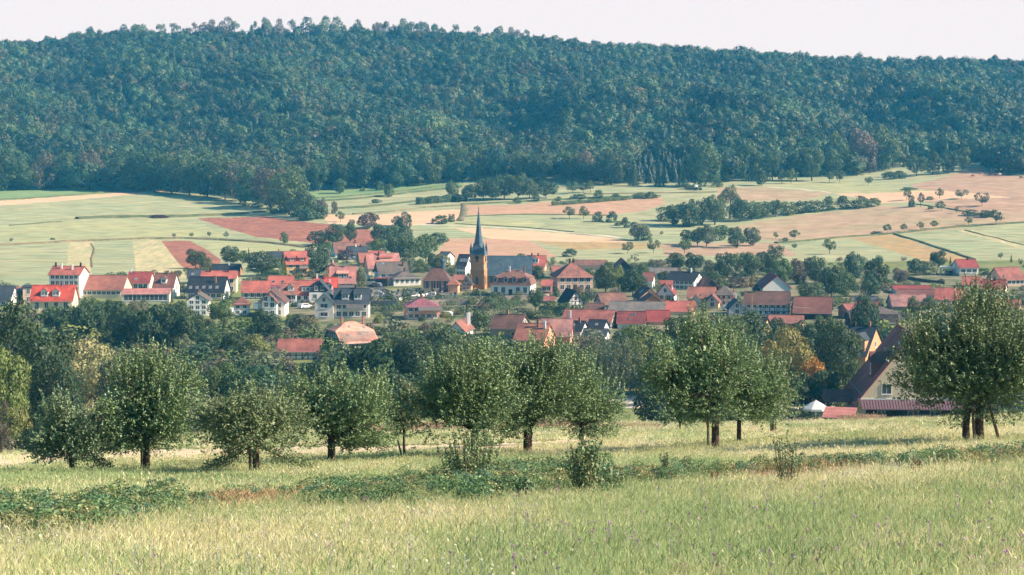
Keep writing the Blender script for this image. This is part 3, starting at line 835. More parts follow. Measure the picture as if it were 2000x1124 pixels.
WIN = {}
def win_mesh(w, h, style=0):
    k = (round(w, 1), round(h, 1), style)
    if k not in WIN:
        mb = MB(); w, h = k[0], k[1]; t = 0.09
        if style == 4:      # oval dormer pane
            n = 14
            mb.poly([(w / 2 * math.cos(6.2832 * i / n), -0.06, h / 2 * math.sin(6.2832 * i / n)) for i in range(n)], 1)
            mb.poly([((w / 2 + .15) * math.cos(6.2832 * i / n), -0.03, (h / 2 + .15) * math.sin(6.2832 * i / n)) for i in range(n)], 0)
        else:
            mb.box(-w / 2, w / 2, -0.02, 0.05, -h / 2, h / 2, 1)
            for x0, x1, z0, z1 in ((-w/2-t, -w/2, -h/2-t, h/2+t), (w/2, w/2+t, -h/2-t, h/2+t), (-w/2, w/2, h/2, h/2+t), (-w/2, w/2, -h/2-t, -h/2)):
                mb.box(x0, x1, -0.06, 0.05, z0, z1, 0)
            mb.box(-0.03, 0.03, -0.045, -0.02, -h / 2, h / 2, 0)
            mb.box(-w / 2 - t * 2, w / 2 + t * 2, -0.16, 0.05, -h / 2 - t - 0.06, -h / 2 - t, 0)
            if style == 1:
                for sx in (-1, 1): mb.box(sx * (w / 2 + t) + (0 if sx > 0 else -w * .45), sx * (w / 2 + t) + (w * .45 if sx > 0 else 0), -0.05, 0.03, -h / 2, h / 2, 2)
        me = mb.mesh('window')
        for m in (M_FRAME, M_GLASS, W_['rose'], M_FRAME): me.materials.append(m)
        WIN[k] = me
    return WIN[k]

def add_window(parent, x, y, z, rz, w=1.0, h=1.25, style=0, name='window'):
    o = mesh_obj(name, win_mesh(w, h, style), parent)
    o.location = (x, y, z); o.rotation_euler = (0, 0, rz)
    return o

def roof_mb(L, W, he, hr, kind, ov=0.45, hip=0.0, t=0.16, ovg=0.35):
    """closed roof solid; ridge along x"""
    mb = MB()
    hw = W / 2; tan = hr / hw
    yo = hw + ov; ze = he - ov * tan
    lx = L / 2 + ovg
    if kind in ('gable', 'half'):
        c = 0.0 if kind == 'gable' else hip            # how far the clipped end reaches in at the ridge
        fz = 1.0 if kind == 'gable' else 0.55          # clip starts at this share of the roof height
        def sl(z): return hw * (1 - (z - he) / hr)
        for s in (-1, 1):
            if kind == 'gable':
                mb.poly([(-lx, s * yo, ze), (lx, s * yo, ze), (lx, 0, he + hr), (-lx, 0, he + hr)])
                mb.poly([(-lx, s * yo, ze - t), (-lx, 0, he + hr - t), (lx, 0, he + hr - t), (lx, s * yo, ze - t)])
                for e in (-1, 1):
                    mb.poly([(e * lx, s * yo, ze), (e * lx, 0, he + hr), (e * lx, 0, he + hr - t), (e * lx, s * yo, ze - t)])
                mb.poly([(-lx, s * yo, ze), (-lx, s * yo, ze - t), (lx, s * yo, ze - t), (lx, s * yo, ze)])
            else:
                zc = he + hr * fz; yc = sl(zc)
                mb.poly([(-lx, s * yo, ze), (lx, s * yo, ze), (lx, s * yc, zc), (lx - c, 0, he + hr), (-lx + c, 0, he + hr), (-lx, s * yc, zc)])
                mb.poly([(-lx, s * yo, ze - t), (-lx, s * yo, ze), (lx, s * yo, ze), (lx, s * yo, ze - t)])
                for e in (-1, 1):
                    mb.poly([(e * lx, s * yo, ze), (e * lx, s * yc, zc), (e * lx, s * (yc - .1), zc - t), (e * lx, s * yo, ze - t)])
        if kind == 'half':
            zc = he + hr * fz; yc = sl(zc)
            for e in (-1, 1):
                mb.poly([(e * lx, -yc, zc), (e * lx, yc, zc), (e * (lx - c), 0, he + hr)])
                mb.poly([(e * lx, -yc, zc - t), (e * lx, yc, zc - t), (e * lx, yc, zc), (e * lx, -yc, zc)])
    elif kind in ('hip', 'pyramid'):
        c = hip if kind == 'hip' else L / 2 + ov - 0.05
        lx = L / 2 + ov
        rx = max(0.05, lx - c)
        A = [(-lx, -yo, ze), (lx, -yo, ze), (lx, yo, ze), (-lx, yo, ze)]
        r0, r1 = (-rx, 0, he + hr), (rx, 0, he + hr)
        mb.poly([A[0], A[1], r1, r0]); mb.poly([A[1], A[2], r1]); mb.poly([A[2], A[3], r0, r1]); mb.poly([A[3], A[0], r0])
        B = [(x, y, z - t) for x, y, z in A]
        for i in range(4): mb.poly([A[i], B[i], B[(i + 1) % 4], A[(i + 1) % 4]])
        mb.poly(B[::-1])
    elif kind == 'mansard':
        zb = he + hr * 0.48
        lx = L / 2 + 0.3; yo = hw + 0.3
        A = [(-lx, -yo, he), (lx, -yo, he), (lx, yo, he), (-lx, yo, he)]
        i1 = 0.9; M1 = [(-lx + i1, -yo + i1, zb), (lx - i1, -yo + i1, zb), (lx - i1, yo - i1, zb), (-lx + i1, yo - i1, zb)]
        o2 = 0.25; M2 = [(-lx + i1 - o2, -yo + i1 - o2, zb + .02), (lx - i1 + o2, -yo + i1 - o2, zb + .02), (lx - i1 + o2, yo - i1 + o2, zb + .02), (-lx + i1 - o2, yo - i1 + o2, zb + .02)]
        rx = lx - hw
        r0, r1 = (-rx, 0, he + hr), (rx, 0, he + hr)
        for i in range(4): mb.poly([A[i], A[(i + 1) % 4], M1[(i + 1) % 4], M1[i]])
        mb.poly(M2[::-1])
        mb.poly([M2[0], M2[1], r1, r0]); mb.poly([M2[1], M2[2], r1]); mb.poly([M2[2], M2[3], r0, r1]); mb.poly([M2[3], M2[0], r0])
        mb.poly(A[::-1])
    elif kind == 'flat':
        mb.box(-L / 2 - .25, L / 2 + .25, -hw - .25, hw + .25, he, he + max(0.25, hr))
    elif kind == 'shed':
        yo = hw + .3; lx = L / 2 + .3
        A = [(-lx, -yo, he - .1), (lx, -yo, he - .1), (lx, yo, he + hr), (-lx, yo, he + hr)]
        mb.poly(A); B = [(x, y, z - t) for x, y, z in A]; mb.poly(B[::-1])
        for i in range(4): mb.poly([A[i], B[i], B[(i + 1) % 4], A[(i + 1) % 4]])
    return mb

HOUSES = []
def house(label, cx, base, eave, ridge, apx, gpx, side='R', wall='white', roof='red', kind='gable', W=None, L=None, fw=None, gw=None, gapex=0,
          chim=(), sky=(), dorm=(), timber=None, hip=None, name='house', cat=None, wing_of=None, dist=None, door=False, style=0, cladding=None,
          winsize=(1.0, 1.25), balcony=None, ov=0.45, timber_x=None, plinth=None, short=None, shed_dorm=(), base_band=False, panels=False, dmin=290):
    p = at(cx, dist) if dist else ground(cx, base, ymin=dmin)
    s = scale_at(p)
    if L is None and W is None: W = 9.0
    if W is not None:
        sn = min(0.98, gpx / (s * W)); th = math.asin(sn)
        L = max(3.0, apx / (s * max(0.2, math.cos(th))))
    else:
        cs = min(0.98, apx / (s * L)); th = math.acos(cs)
        W = max(3.0, gpx / (s * max(0.2, math.sin(th))))
    beta = math.atan2(p.x, p.y)
    rz = (-th if side == 'R' else th) - beta
    he = (base - eave) / s
    hr = max(0.4, (eave - ridge) / s - math.tan(R(4.5)) * W / 2 * math.cos(th))
    if kind in ('flat',): hr = 0.3
    # distance may hide the foot of the walls: keep the foot at the ground under the corner
    loc = Matrix.Rotation(rz, 4, 'Z') @ Vector(((-L / 2 if side == 'R' else L / 2), W / 2, 0))
    org = Vector((p.x + loc.x, p.y + loc.y, p.z))
    if wing_of is None:
        root = empty(name, org, rz, label, cat or name.replace('_', ' '))
        HOUSES.append((root, cx, base, short or label, L, W))
    else:
        root = empty('wing', (0, 0, 0))
        M0 = wing_of.matrix_basis.inverted() @ (Matrix.Translation(org) @ Matrix.Rotation(rz, 4, 'Z'))
        root.parent = wing_of; root.matrix_basis = M0
    e = 0.02; rsel = RV[roof][int(cx) % len(RV[roof])] if roof in RV else R_[roof]
    wm = W_[wall]
    # walls with gables
    mb = MB(); hw = W / 2; d = -1.6
    if kind in ('gable', 'half'):
        if kind == 'gable': sec = [(-hw, d), (hw, d), (hw, he), (0, he + hr - .1), (-hw, he)]
        else:
            f = 0.52; sec = [(-hw, d), (hw, d), (hw, he), (hw * (1 - f), he + hr * f), (-hw * (1 - f), he + hr * f), (-hw, he)]
        a = [(-L / 2, y, z) for y, z in sec]; b = [(L / 2, y, z) for y, z in sec]; n = len(sec)
        mb.poly(a[::-1]); mb.poly(b)
        for i in range(n): mb.poly([a[i], b[i], b[(i + 1) % n], a[(i + 1) % n]][::-1])
    else:
        mb.box(-L / 2, L / 2, -hw, hw, d, he + (0.05 if kind != 'shed' else 0))
    wo = mb.build('wall', wm, root)
    if base_band:
        mb = MB(); mb.box(-L/2-.04, L/2+.04, -hw-.04, hw+.04, d, 0.7); mb.build('plinth', W_['stone'], root)
    if cladding:        # gable end boarded in another material
        for e_ in (-1, 1):
            mb = MB(); x = e_ * (L / 2 + .02)
            mb.poly([(x, -hw, he - .2), (x, hw, he - .2), (x, 0, he + hr - .12)] if e_ > 0 else [(x, hw, he - .2), (x, -hw, he - .2), (x, 0, he + hr - .12)])
            mb.build('gable_cladding', R_.get(cladding) or W_[cladding], root)
    ro = roof_mb(L, W, he, hr, kind, ov, hip if hip is not None else W * 0.45).build('roof', rsel, root)
    if kind in ('gable', 'hip', 'half') and ov > 0.2:
        mb = MB(); tan = hr / hw
        yy = hw + ov + 0.06
        mb.tube([(-L / 2 - .2, -yy, he - ov * tan - .10), (L / 2 + .2, -yy, he - ov * tan - .10)], 0.07, 6)
        mb.build('gutter', M_GUTTER, root)
    if kind in ('gable', 'half') and ov > 0.2:
        mb = MB(); mb.tube([(-L / 2 - .33, 0, he + hr + .02), (L / 2 + .33, 0, he + hr + .02)] if kind == 'gable' else [(-L / 2 + (hip or W * .45), 0, he + hr + .02), (L / 2 - (hip or W * .45), 0, he + hr + .02)], 0.11, 6)
        mb.build('ridge_cap', rsel, ro)
    # openings
    ww, wh = winsize
    def face_windows(n, m, w_, h_, gable):
        for r in range(m):
            zc = he * (r + 0.56) / m
            hh = min(h_, he / m * 0.6)
            for c in range(n):
                if gable:
                    yv = W * ((c + 0.5) / n - 0.5) * 0.86
                    if side == 'R': add_window(root, L / 2, yv, zc, math.pi / 2, w_, hh, style)
                    else: add_window(root, -L / 2, yv, zc, -math.pi / 2, w_, hh, style)
                else:
                    xv = L * ((c + 0.5) / n - 0.5) * 0.92
                    if door and r == 0 and c == n // 2:
                        mbd = MB(); mbd.box(-.55, .55, -.06, .04, 0, min(2.1, he * .8)); o = mbd.build('door', M_TIMBER, root); o.location = (xv, -hw, 0.02)
                    else: add_window(root, xv, -hw, zc, 0, w_, hh, style)
    if fw: face_windows(fw[0], fw[1], fw[2] if len(fw) > 2 else ww, fw[3] if len(fw) > 3 else wh, False)
    if gw: face_windows(gw[0], gw[1], gw[2] if len(gw) > 2 else ww, gw[3] if len(gw) > 3 else wh, True)
    gx, gr = (L / 2, math.pi / 2) if side == 'R' else (-L / 2, -math.pi / 2)
    for i in range(gapex):
        add_window(root, gx, (i - (gapex - 1) / 2) * 1.8, he + hr * 0.3, gr, ww * .85, wh * .85, style)
    # on the roof
    slope = math.atan2(hr, hw)
    def on_roof(fx, fu):    # fx along the ridge -0.5..0.5, fu 0 eave .. 1 ridge, near slope
        return Vector((fx * L, -hw * (1 - fu), he + hr * fu))
    for c in chim:          # (fx, fu, height, material)
        q = on_roof(c[0], c[1]); hgt = c[2] if len(c) > 2 else 1.0
        if kind in ('hip',): q = Vector((c[0] * max(1, L - W), -hw * (1 - c[1]), he + hr * c[1]))
        mb = MB(); mb.box(-.24, .24, -.22, .22, -0.8, hgt); mb.box(-.3, .3, -.28, .28, hgt, hgt + .1)
        o = mb.build('chimney', {'w': M_WHITE, 'm': M_METAL, 'd': M_TIMBER}.get(c[3] if len(c) > 3 else '', M_BRICK), ro); o.location = q
    for c in sky:           # (fx, fu, w, h)
        q = on_roof(c[0], c[1]); w_, h_ = (c[2], c[3]) if len(c) > 3 else (0.8, 1.1)
        mb = MB(); mb.box(-w_/2, w_/2, -h_/2, h_/2, 0, .10, 1); mb.box(-w_/2-.08, w_/2+.08, -h_/2-.08, h_/2+.08, -.05, .06, 0)
        o = mb.build('skylight', [M_GUTTER, M_METAL if len(c) < 5 else M_GLASS], ro); o.location = q; o.rotation_euler = (slope, 0, 0)
    for c in dorm:          # (fx, fu, w, h, type, wallkey, roofkey, nwin)
        q = on_roof(c[0], c[1]); w_, h_ = c[2], c[3]; ty = c[4]
        dp = h_ / math.tan(slope) + 0.9
        wk = W_[c[5]] if len(c) > 5 and c[5] in W_ else (R_[c[5]] if len(c) > 5 else wm)
        rk = R_[c[6]] if len(c) > 6 else R_[roof]
        mb = MB(); mb.box(-w_/2, w_/2, -0.05, dp, -0.6, h_, 0)
        if ty == 'g':
            gh = w_ * 0.42
            mb.poly([(-w_/2, -.05, h_), (w_/2, -.05, h_), (0, -.05, h_ + gh)], 0)
            for sx in (-1, 1):
                a_ = [(sx * (w_/2 + .2), -.3, h_ - .1), (sx * (w_/2 + .2), dp + gh, h_ - .1), (0, dp + gh + .8, h_ + gh + .08), (0, -.3, h_ + gh + .08)]
                mb.poly(a_, 1); mb.poly([(x, y, z - .1) for x, y, z in a_][::-1], 1); mb.poly([a_[0], a_[3], (0, -.3, h_ + gh - .02), (sx * (w_/2 + .2), -.3, h_ - .2)], 1)
        elif ty == 's':
            up = dp * 0.5
            a_ = [(-w_/2 - .2, -.35, h_ + .02), (w_/2 + .2, -.35, h_ + .02), (w_/2 + .2, dp + 1.5, h_ + up * .9), (-w_/2 - .2, dp + 1.5, h_ + up * .9)]
            mb.poly(a_, 1); b_ = [(x, y, z - .12) for x, y, z in a_]; mb.poly(b_[::-1], 1)
            for i in range(4): mb.poly([a_[i], b_[i], b_[(i + 1) % 4], a_[(i + 1) % 4]], 1)
        elif ty == 'f': mb.box(-w_/2 - .15, w_/2 + .15, -.2, dp, h_, h_ + .15, 1)
        o = mb.build('dormer', [wk, rk], root); o.location = q
        nw = c[7] if len(c) > 7 else 1
        for i in range(nw):
            add_window(o, (i - (nw - 1) / 2) * (w_ / nw) * 0.95, -0.05, h_ * .52, 0, min(0.9, w_ / nw * .6), h_ * .62)
    if timber:              # timber framing on the near long wall and the visible gable
        tm = M_REDTIMBER if timber == 'red' else M_TIMBER
        mb = MB(); y = -hw - .035; th_ = .17
        xs0, xs1 = (-L/2, L/2) if timber_x is None else (timber_x[0] * L, timber_x[1] * L)
        nz = max(2, int(round(he / 1.15)))
        for i in range(nz + 1):
            z = 0.25 + (he - 0.35) * i / nz; mb.box(xs0, xs1, y, y + .03, z - th_/2, z + th_/2)
        nx = max(2, int((xs1 - xs0) / 1.15))
        for i in range(nx + 1):
            x = xs0 + (xs1 - xs0) * i / nx; mb.box(x - th_/2, x + th_/2, y - .012, y + .03, 0.1, he)
            if i < nx and i % 3 == 1:
                mb.bar((x, y + .01, 0.25), (x + (xs1 - xs0) / nx, y + .01, he - .1), .05, th_)
        mb.build('timber_frame', tm, root)
        mb = MB(); x = gx + (.03 if gx > 0 else -.03)
        k = 1 if kind != 'hip' else 0
        top = he + hr * (0.9 if kind == 'gable' else 0.5) * k
        z = 0.25
        while z < top:
            half = hw if z <= he else hw * (1 - (z - he) / hr)
            mb.box(x - .015, x + .015, -half, half, z - th_/2, z + th_/2); z += 1.05
        ny_ = max(4, int(W / 1.1))
        for i in range(ny_ + 1):
            yv = -hw + W * i / ny_; zt = he + (hr * (1 - abs(yv) / hw) - .1 if k else 0)
            if kind == 'half': zt = min(zt, he + hr * .5)
            mb.box(x - .022, x + .022, yv - th_/2, yv + th_/2, 0.1, zt)
            if 0 < i < ny_ - 1 and i % 2: mb.bar((x, yv, 0.3), (x, yv + W / ny_, min(zt, he)), .05, th_)
        mb.build('timber_frame', tm, root)
    if balcony:             # (fx, z, width)
        fx, bz, bw = balcony; mb = MB()
        mb.box(-bw/2, bw/2, -1.3, 0, -.12, 0, 0)
        mb.box(-bw/2, bw/2, -1.34, -1.28, 0, .9, 1)
        for sx in (-1, 1): mb.box(sx * bw/2 - .03, sx * bw/2 + .03, -1.28, 0, 0, .9, 1)
        o = mb.build('balcony', [wm, M_GUTTER if balcony else wm], root); o.location = (fx * L, -hw, bz)
    if panels:
        mb = MB()
        for i in range(5): mb.box(-L*.3 + i*1.1, -L*.3 + i*1.1 + .9, -.8, .8, 0.05, .12)
        o = mb.build('solar_panel', M_METAL, ro); o.location = on_roof(0.05, .45); o.rotation_euler = (slope, 0, 0)
    return root

H = house
# left quarter
H('white house with a dark slate roof at the left border of the photo', 19, 598, 586, 559, 62, 19, 'R', 'white', 'slate', W=9, fw=(3, 1), gw=(2, 1), gapex=2, short='the slate roofed house at the left border')
H('small pale pink house with a brown roof behind the slate roofed house', 51, 590, 571, 561, 17, 5, 'R', 'pink', 'rust', fw=(2, 2), sky=((0, .5), (.25, .5)))
H('small flat roofed beige house between the pink one and the red roofed dormer house', 66, 594, 563, 560, 15, 3, 'R', 'beige', 'slate', 'flat', fw=(1, 2, .9, 2.0))
RED1 = H('cream house with a bright red roof and two white dormers', 141, 612, 586, 557, 79, 12, 'R', 'cream', 'bright', W=9, fw=(4, 1, 1.0, 1.8), gw=(2, 1), gapex=1,
  dorm=((-.18, .22, 1.9, 1.5, 'g', 'white', 'bright', 2), (.1, .22, 1.9, 1.5, 'g', 'white', 'bright', 2)), chim=((.22, 1, .9, 'm'),), short='the bright red dormer roof')
H('low garden shed with a flat grey roof below the bright red roofed house', 90, 630, 618, 616, 44, 4, 'R', 'pink', 'grey', 'flat', W=4, name='shed', fw=(2, 1))
H('tall white school block with three rows of paired windows and a red roof', 156, 584, 536, 520, 58, 18, 'R', 'white', 'red', W=9, fw=(6, 4, 1.0, 1.2), chim=((-.42, .95, 1.1, 'd'), (-.2, .7, 1.4, 'w'), (.18, .55, 1.4, 'w'), (.4, .95, 1.1, 'd')), cat='school', name='school_building', short='the tall white school block')
H('long low cream hall with a wide plain red roof next to the school block', 239, 583, 565, 538, 80, 19, 'R', 'cream', 'rust', W=11, fw=(8, 1, 1.1, .9), name='hall', short='the long low cream hall')
H('cream house with a dark red roof and one skylight behind the long hall', 291, 569, 552, 531, 42, 12, 'R', 'pale', 'dkred', W=9, fw=(4, 1), gw=(2, 1), sky=((-.15, .3),), chim=((-.45, 1, 1.0, 'w'),), short='the dark red roof behind the long hall')
H('white house with a dark brown roof and a little white dormer beside the pink garage', 338, 583, 560, 534, 38, 13, 'R', 'white', 'brown', W=9, fw=(3, 1), gw=(1, 2), dorm=((.0, .2, 1.7, 1.5, 'g', 'white', 'brown', 1),), chim=((.1, .95, .9),), short='the dark brown roof at the end of the school row')
H('low open garage with a flat pink roof in front of the dark brown roofed house', 330, 592, 574, 565, 90, 4, 'R', 'pale', 'pink', 'shed', W=6, name='garage', fw=(5, 1, 2.4, 1.8), short='the pink roofed garage')
# dark roofed group
H('house with a weathered slate roof half hidden behind the black twin house', 398, 556, 543, 526, 31, 2, 'R', 'pale', 'slate', sky=((-.2, .45),))
H('house with a black roof and brown walls just below the ploughed patch', 467, 540, 529, 516, 53, 5, 'R', 'wood', 'black', chim=((.1, .9, .9, 'w'),))
H('cream house with a low red roof and two black chimneys', 461, 572, 543, 529, 67, 4, 'R', 'cream', 'red', W=8, gw=(1, 2), fw=(5, 2), chim=((-.27, .85, 1.0, 'd'), (.25, .85, 1.0, 'd')), short='the two chimneyed red roof')
H('white twin house with a long black roof and a row of five skylights', 436, 585, 571, 541, 71, 14, 'R', 'white', 'black', W=10, fw=(6, 1, 1.2, 1.4), gw=(1, 1), gapex=1, sky=((-.42, .28), (-.24, .28), (-.06, .3), (.12, .3), (.3, .3)), chim=((.24, .6, 2.0),), short='the black roof with five skylights')
H('white house showing its wide windowed gable above the dark trees', 407, 617, 586, 573, 4, 41, 'L', 'white', 'brgrey', L=10, gw=(3, 3), gapex=1, style=0, chim=((0, .9, .8),), short='the white wide gabled house')
H('small white tower like house under a pointed brown tile roof', 486, 618, 594, 580, 29, 2, 'R', 'white', 'brown', 'pyramid', W=6, fw=(2, 2, .9, 1.0), base_band=True, short='the small pointed roof house')
WH = H('white three storey house with a broad brown gable and a smaller projecting gable', 556, 619, 590, 567, 8, 52, 'L', 'white', 'brown', L=11, gw=(3, 2, 1.0, 1.5), gapex=2, short='the white house with a broad brown gable')
H('', 540, 621, 589, 574, 3, 28, 'L', 'white', 'brown', L=3, gw=(2, 2), gapex=2, wing_of=WH)
H('timbered house with an even red roof, first in the red roofed row', 525, 585, 570, 549, 52, 2, 'R', 'white', 'red', timber='dark', fw=(4, 1), short='the first red roof of the row')
H('house with a red roof and two skylights, tallest of the red roofed row', 572, 576, 558, 539, 47, 2, 'R', 'white', 'red', sky=((-.3, .4, .8, .9, 1), (.08, .4, .8, .9, 1)))
H('low house with a purple red roof and a strip of white dormer windows', 551, 583, 570, 558, 29, 2, 'R', 'white', 'purple', dorm=((0, .12, 5.0, 1.0, 'f', 'white', 'purple', 5),))
H('white fronted house with a rust roof and one small dormer in the row', 579, 592, 574, 554, 29, 2, 'R', 'white', 'rust', fw=(3, 1), dorm=((.1, .25, 1.6, 1.3, 'g', 'white', 'rust', 2),), door=True)
H('house with a wide orange red roof and three joined dormer windows', 618, 590, 575, 548, 42, 2, 'R', 'white', 'red', fw=(3, 1), dorm=((.1, .2, 3.6, 1.3, 'f', 'white', 'slate', 3),), sky=((-.2, .5),))
H('white house with a dark slate gable and two small square windows', 644, 592, 570, 548, 3, 40, 'L', 'white', 'slate', L=9, cladding='slate', gapex=2, gw=(2, 1), short='the dark slate gable')
H('house with a vivid red roof and white chimney behind the dark slate gable', 656, 586, 569, 542, 42, 3, 'R', 'white', 'bright', dorm=((.22, .1, 1.6, 1.4, 'g', 'white', 'bright', 1),), chim=((-.05, .9, 1.3), (-.4, .95, 1.2, 'w'), (.2, .5, 1.3, 'w')))
H('two storey house with a faded red roof and a wide dormer above an awning', 693, 566, 552, 520, 49, 3, 'R', 'stone', 'pink', W=11, fw=(3, 1, 1.6, 1.4), dorm=((0, .28, 3.4, 1.4, 's', 'dark', 'salmonroof', 2),), sky=((.32, .3, .7, .8, 1),), chim=((.05, .95, 1, 'm'),), balcony=(0, .6, 8), short='the faded red roof with a wide dormer')
H('little ochre house with a steep dark gable roof beside the round dark tree', 659, 542, 524, 514, 4, 22, 'L', 'ochre', 'brown', L=8, gapex=2, gw=(2, 1), chim=((0, .95, .9, 'w'),))
H('yellow house with a red roof, two flat dormers and a balcony', 560, 538, 515, 491, 43, 9, 'L', 'yellow', 'red', W=9, fw=(3, 2, 1.3, 1.2), gw=(1, 2), dorm=((-.25, .15, 2.8, 1.3, 's', 'dkred', 'red', 1), (.22, .15, 2.8, 1.3, 's', 'dkred', 'red', 1)), balcony=(.28, 2.4, 3.6), short='the yellow house')
H('long dark slate roof of a house behind the yellow house', 566, 514, 503, 491, 45, 2, 'R', 'grey', 'slate', chim=((0, 1, .8),))
H('house with a long faded red roof below the trees at the top of the village', 655, 503, 493, 473, 60, 7, 'L', 'blue', 'rust', W=9, fw=(4, 1), chim=((.2, .95, .9, 'd'),), short='the topmost red roof')
H('house with a short slate roof just in front of the topmost red roof', 681, 507, 495, 481, 37, 5, 'L', 'blue', 'slate', W=8, fw=(3, 1), chim=((.2, .9, 1.0, 'd'), (-.05, .95, .8, 'w')))
H('house with a rust roof and an orange gable left of the large pink red roof', 704, 520, 512, 494, 30, 6, 'L', 'orange', 'rust', gapex=1, gw=(2, 1))
H('house with a bright red roof rising behind the large pink red roof', 749, 505, 497, 490, 30, 2, 'R', 'cream', 'red')
H('large cream house with a pink red roof, a cross gable and a black chimney', 720, 539, 523, 495, 62, 9, 'L', 'cream', 'pink', W=10, fw=(4, 1), gw=(2, 1), gapex=2, dorm=((.08, .5, 4.5, 1.0, 's', 'pink', 'red', 0),), chim=((-.12, .85, 1.3, 'd'),), short='the large pink red roof')
H('white house with a grey brown roof and a dark boarded gable', 740, 550, 533, 512, 58, 9, 'L', 'white', 'brgrey', W=9, fw=(4, 1), gw=(1, 1), cladding='brgrey', sky=((-.3, .85), ), chim=((.35, .6, 1.2, 'd'),), short='the grey brown roof with a dark gable')
H('dark open carport between the road and the white bungalow', 757, 560, 546, 543, 24, 3, 'R', 'dark', 'dkred', 'flat', W=5, name='carport')
H('white bungalow with a grey hipped roof above a small lawn', 769, 559, 544, 529, 53, 14, 'L', 'white', 'brgrey', 'hip', W=9, hip=5, fw=(5, 1, .9, 1.1), gw=(2, 1, .9, 1.5), chim=((.2, .9, 1.0, 'd'),), short='the white bungalow')
DH = H('pale double house with a slate roof, two dormers and a terrace', 720, 622, 592, 563, 67, 3, 'R', 'pale', 'slate', W=10, fw=(5, 2, 1.1, 1.3), dorm=((-.18, .2, 1.9, 1.5, 's', 'white', 'slate', 2), (.18, .2, 1.9, 1.5, 's', 'white', 'slate', 2)), balcony=(.1, 2.7, 4.5), chim=((.1, .95, 1.1, 'd'),), short='the pale double house')
H('', 651, 624, 591, 574, 9, 36, 'L', 'pale', 'slate', L=9, gw=(1, 2, 1.9, 1.0), gapex=1, wing_of=DH)
FARM = H('old timbered farmhouse with a very pale pink half hipped roof', 668, 686, 669, 631, 70, 36, 'L', 'pale', 'salmonroof', 'half', W=11, hip=3.5, timber='dark', chim=((-.25, .95, 1.3), (.35, .95, 1.3)), sky=((-.1, .75, .4, .4), (.1, .4, .4, .4), (.3, .7, .4, .4), (-.25, .35, .4, .4)), name='farmhouse', short='the pale roofed farmhouse')
H('long timbered barn with a smooth red roof left of the pale farmhouse', 625, 704, 685, 663, 81, 4, 'R', 'white', 'red', W=9, timber='dark', name='barn', short='the long timbered red barn')
H('salmon pink villa with a shallow purple hipped roof and a long balcony', 794, 626, 599, 582, 64, 5, 'L', 'salmon', 'purple', 'hip', W=9, hip=4.5, fw=(5, 2, 1.0, 1.2), gw=(2, 2, .8, 1), balcony=(.2, 2.6, 6.0), chim=((.1, .9, .8), (-.2, .9, .6)), base_band=True, short='the salmon pink villa')
H('small wooden garden shed with a flat dark roof below the salmon villa', 793, 645, 634, 631, 18, 3, 'R', 'wood', 'grey', 'flat', W=3, name='shed')
H('little white house with a red roof and two thin chimneys above the orchard trees', 906, 660, 645, 629, 18, 30, 'L', 'white', 'rust', L=9, gw=(2, 1), chim=((.2, .4, 2.6, 'w'), (.4, .4, 2.6, 'w')))
# church quarter
H('white house with a dark roof standing behind the chapel trees', 870, 519, 503, 492, 16, 17, 'R', 'white', 'slate', W=8, gw=(1, 2), gapex=1)
H('white house with solar panels on a dark roof left of the church tower', 909, 540, 519, 497, 18, 14, 'R', 'white', 'black', W=8, fw=(3, 2), gw=(1, 2), panels=True, short='the solar panel house')
H('small orange gabled house at the foot of the church tower', 920, 568, 553, 540, 5, 18, 'L', 'orange', 'slate', L=8, gw=(2, 2, .8, .9), gapex=1)
H('low red roofed house squeezed between chapel and church tower', 905, 556, 546, 537, 18, 2, 'R', 'salmon', 'rust')
H('small house with a vivid red roof and a white dormer behind the church nave', 1064, 530, 519, 499, 36, 3, 'R', 'peach', 'red', dorm=((-.02, .2, 2.2, 1.8, 'g', 'white', 'bright', 2),), chim=((-.25, 1, .8, 'd'), (.1, .98, .8, 'd')))
MANS = H('white parsonage with a red brown mansard roof and oval dormer windows', 1036, 580, 558, 527, 78, 11, 'R', 'white', 'rust', 'mansard', W=10, fw=(5, 1, 1.1, 1.7), gw=(3, 1, 1.0, 1.5), door=True, chim=((-.08, .75, 2.0, 'w'), (.28, .85, 1.8)), base_band=True, name='parsonage', cat='house', short='the mansard roofed parsonage')
H('big beige manor with a brown hipped roof and two rows of five windows', 1089, 570, 541, 512, 69, 14, 'L', 'beige', 'rust', 'hip', W=13, hip=6.5, fw=(5, 2, 1.2, 1.5), gw=(3, 2, .9, 1.3), door=True, chim=((-.6, .98, 1.1, 'd'), (.5, .98, 1.1, 'd')), sky=((-.2, .3, .5, .4, 1), (.12, .3, .5, .4, 1)), name='manor_house', cat='house', short='the beige manor')
H('narrow pink house with a rust roof tucked behind the left of the manor', 1080, 545, 530, 520, 12, 5, 'L', 'peach', 'rust')
H('small red roofed porch building at the left foot of the manor', 1077, 574, 558, 547, 17, 3, 'R', 'rose', 'red', fw=(2, 1))
H('low red roof right behind the beige manor at the field edge', 1183, 528, 518, 508, 60, 3, 'R', 'peach', 'rust')
H('black boarded barn with its wide gable under a rust roof', 1201, 541, 524, 508, 6, 35, 'R', 'dark', 'rust', L=12, name='barn', short='the black boarded barn')
H('timbered gable house with a black roof below the manor garden', 1110, 606, 590, 568, 19, 29, 'R', 'white', 'black', L=9, timber='dark', gapex=1, short='the timbered gable below the manor')
H('timbered house with a red brown roof and a timbered left gable', 1177, 606, 593, 573, 49, 15, 'L', 'white', 'rust', W=9, timber='dark', short='the timbered house with a red brown roof')
H('low brown roofed shed in front of the timbered red brown house', 1177, 616, 607, 593, 33, 2, 'R', 'wood', 'brown', name='shed')
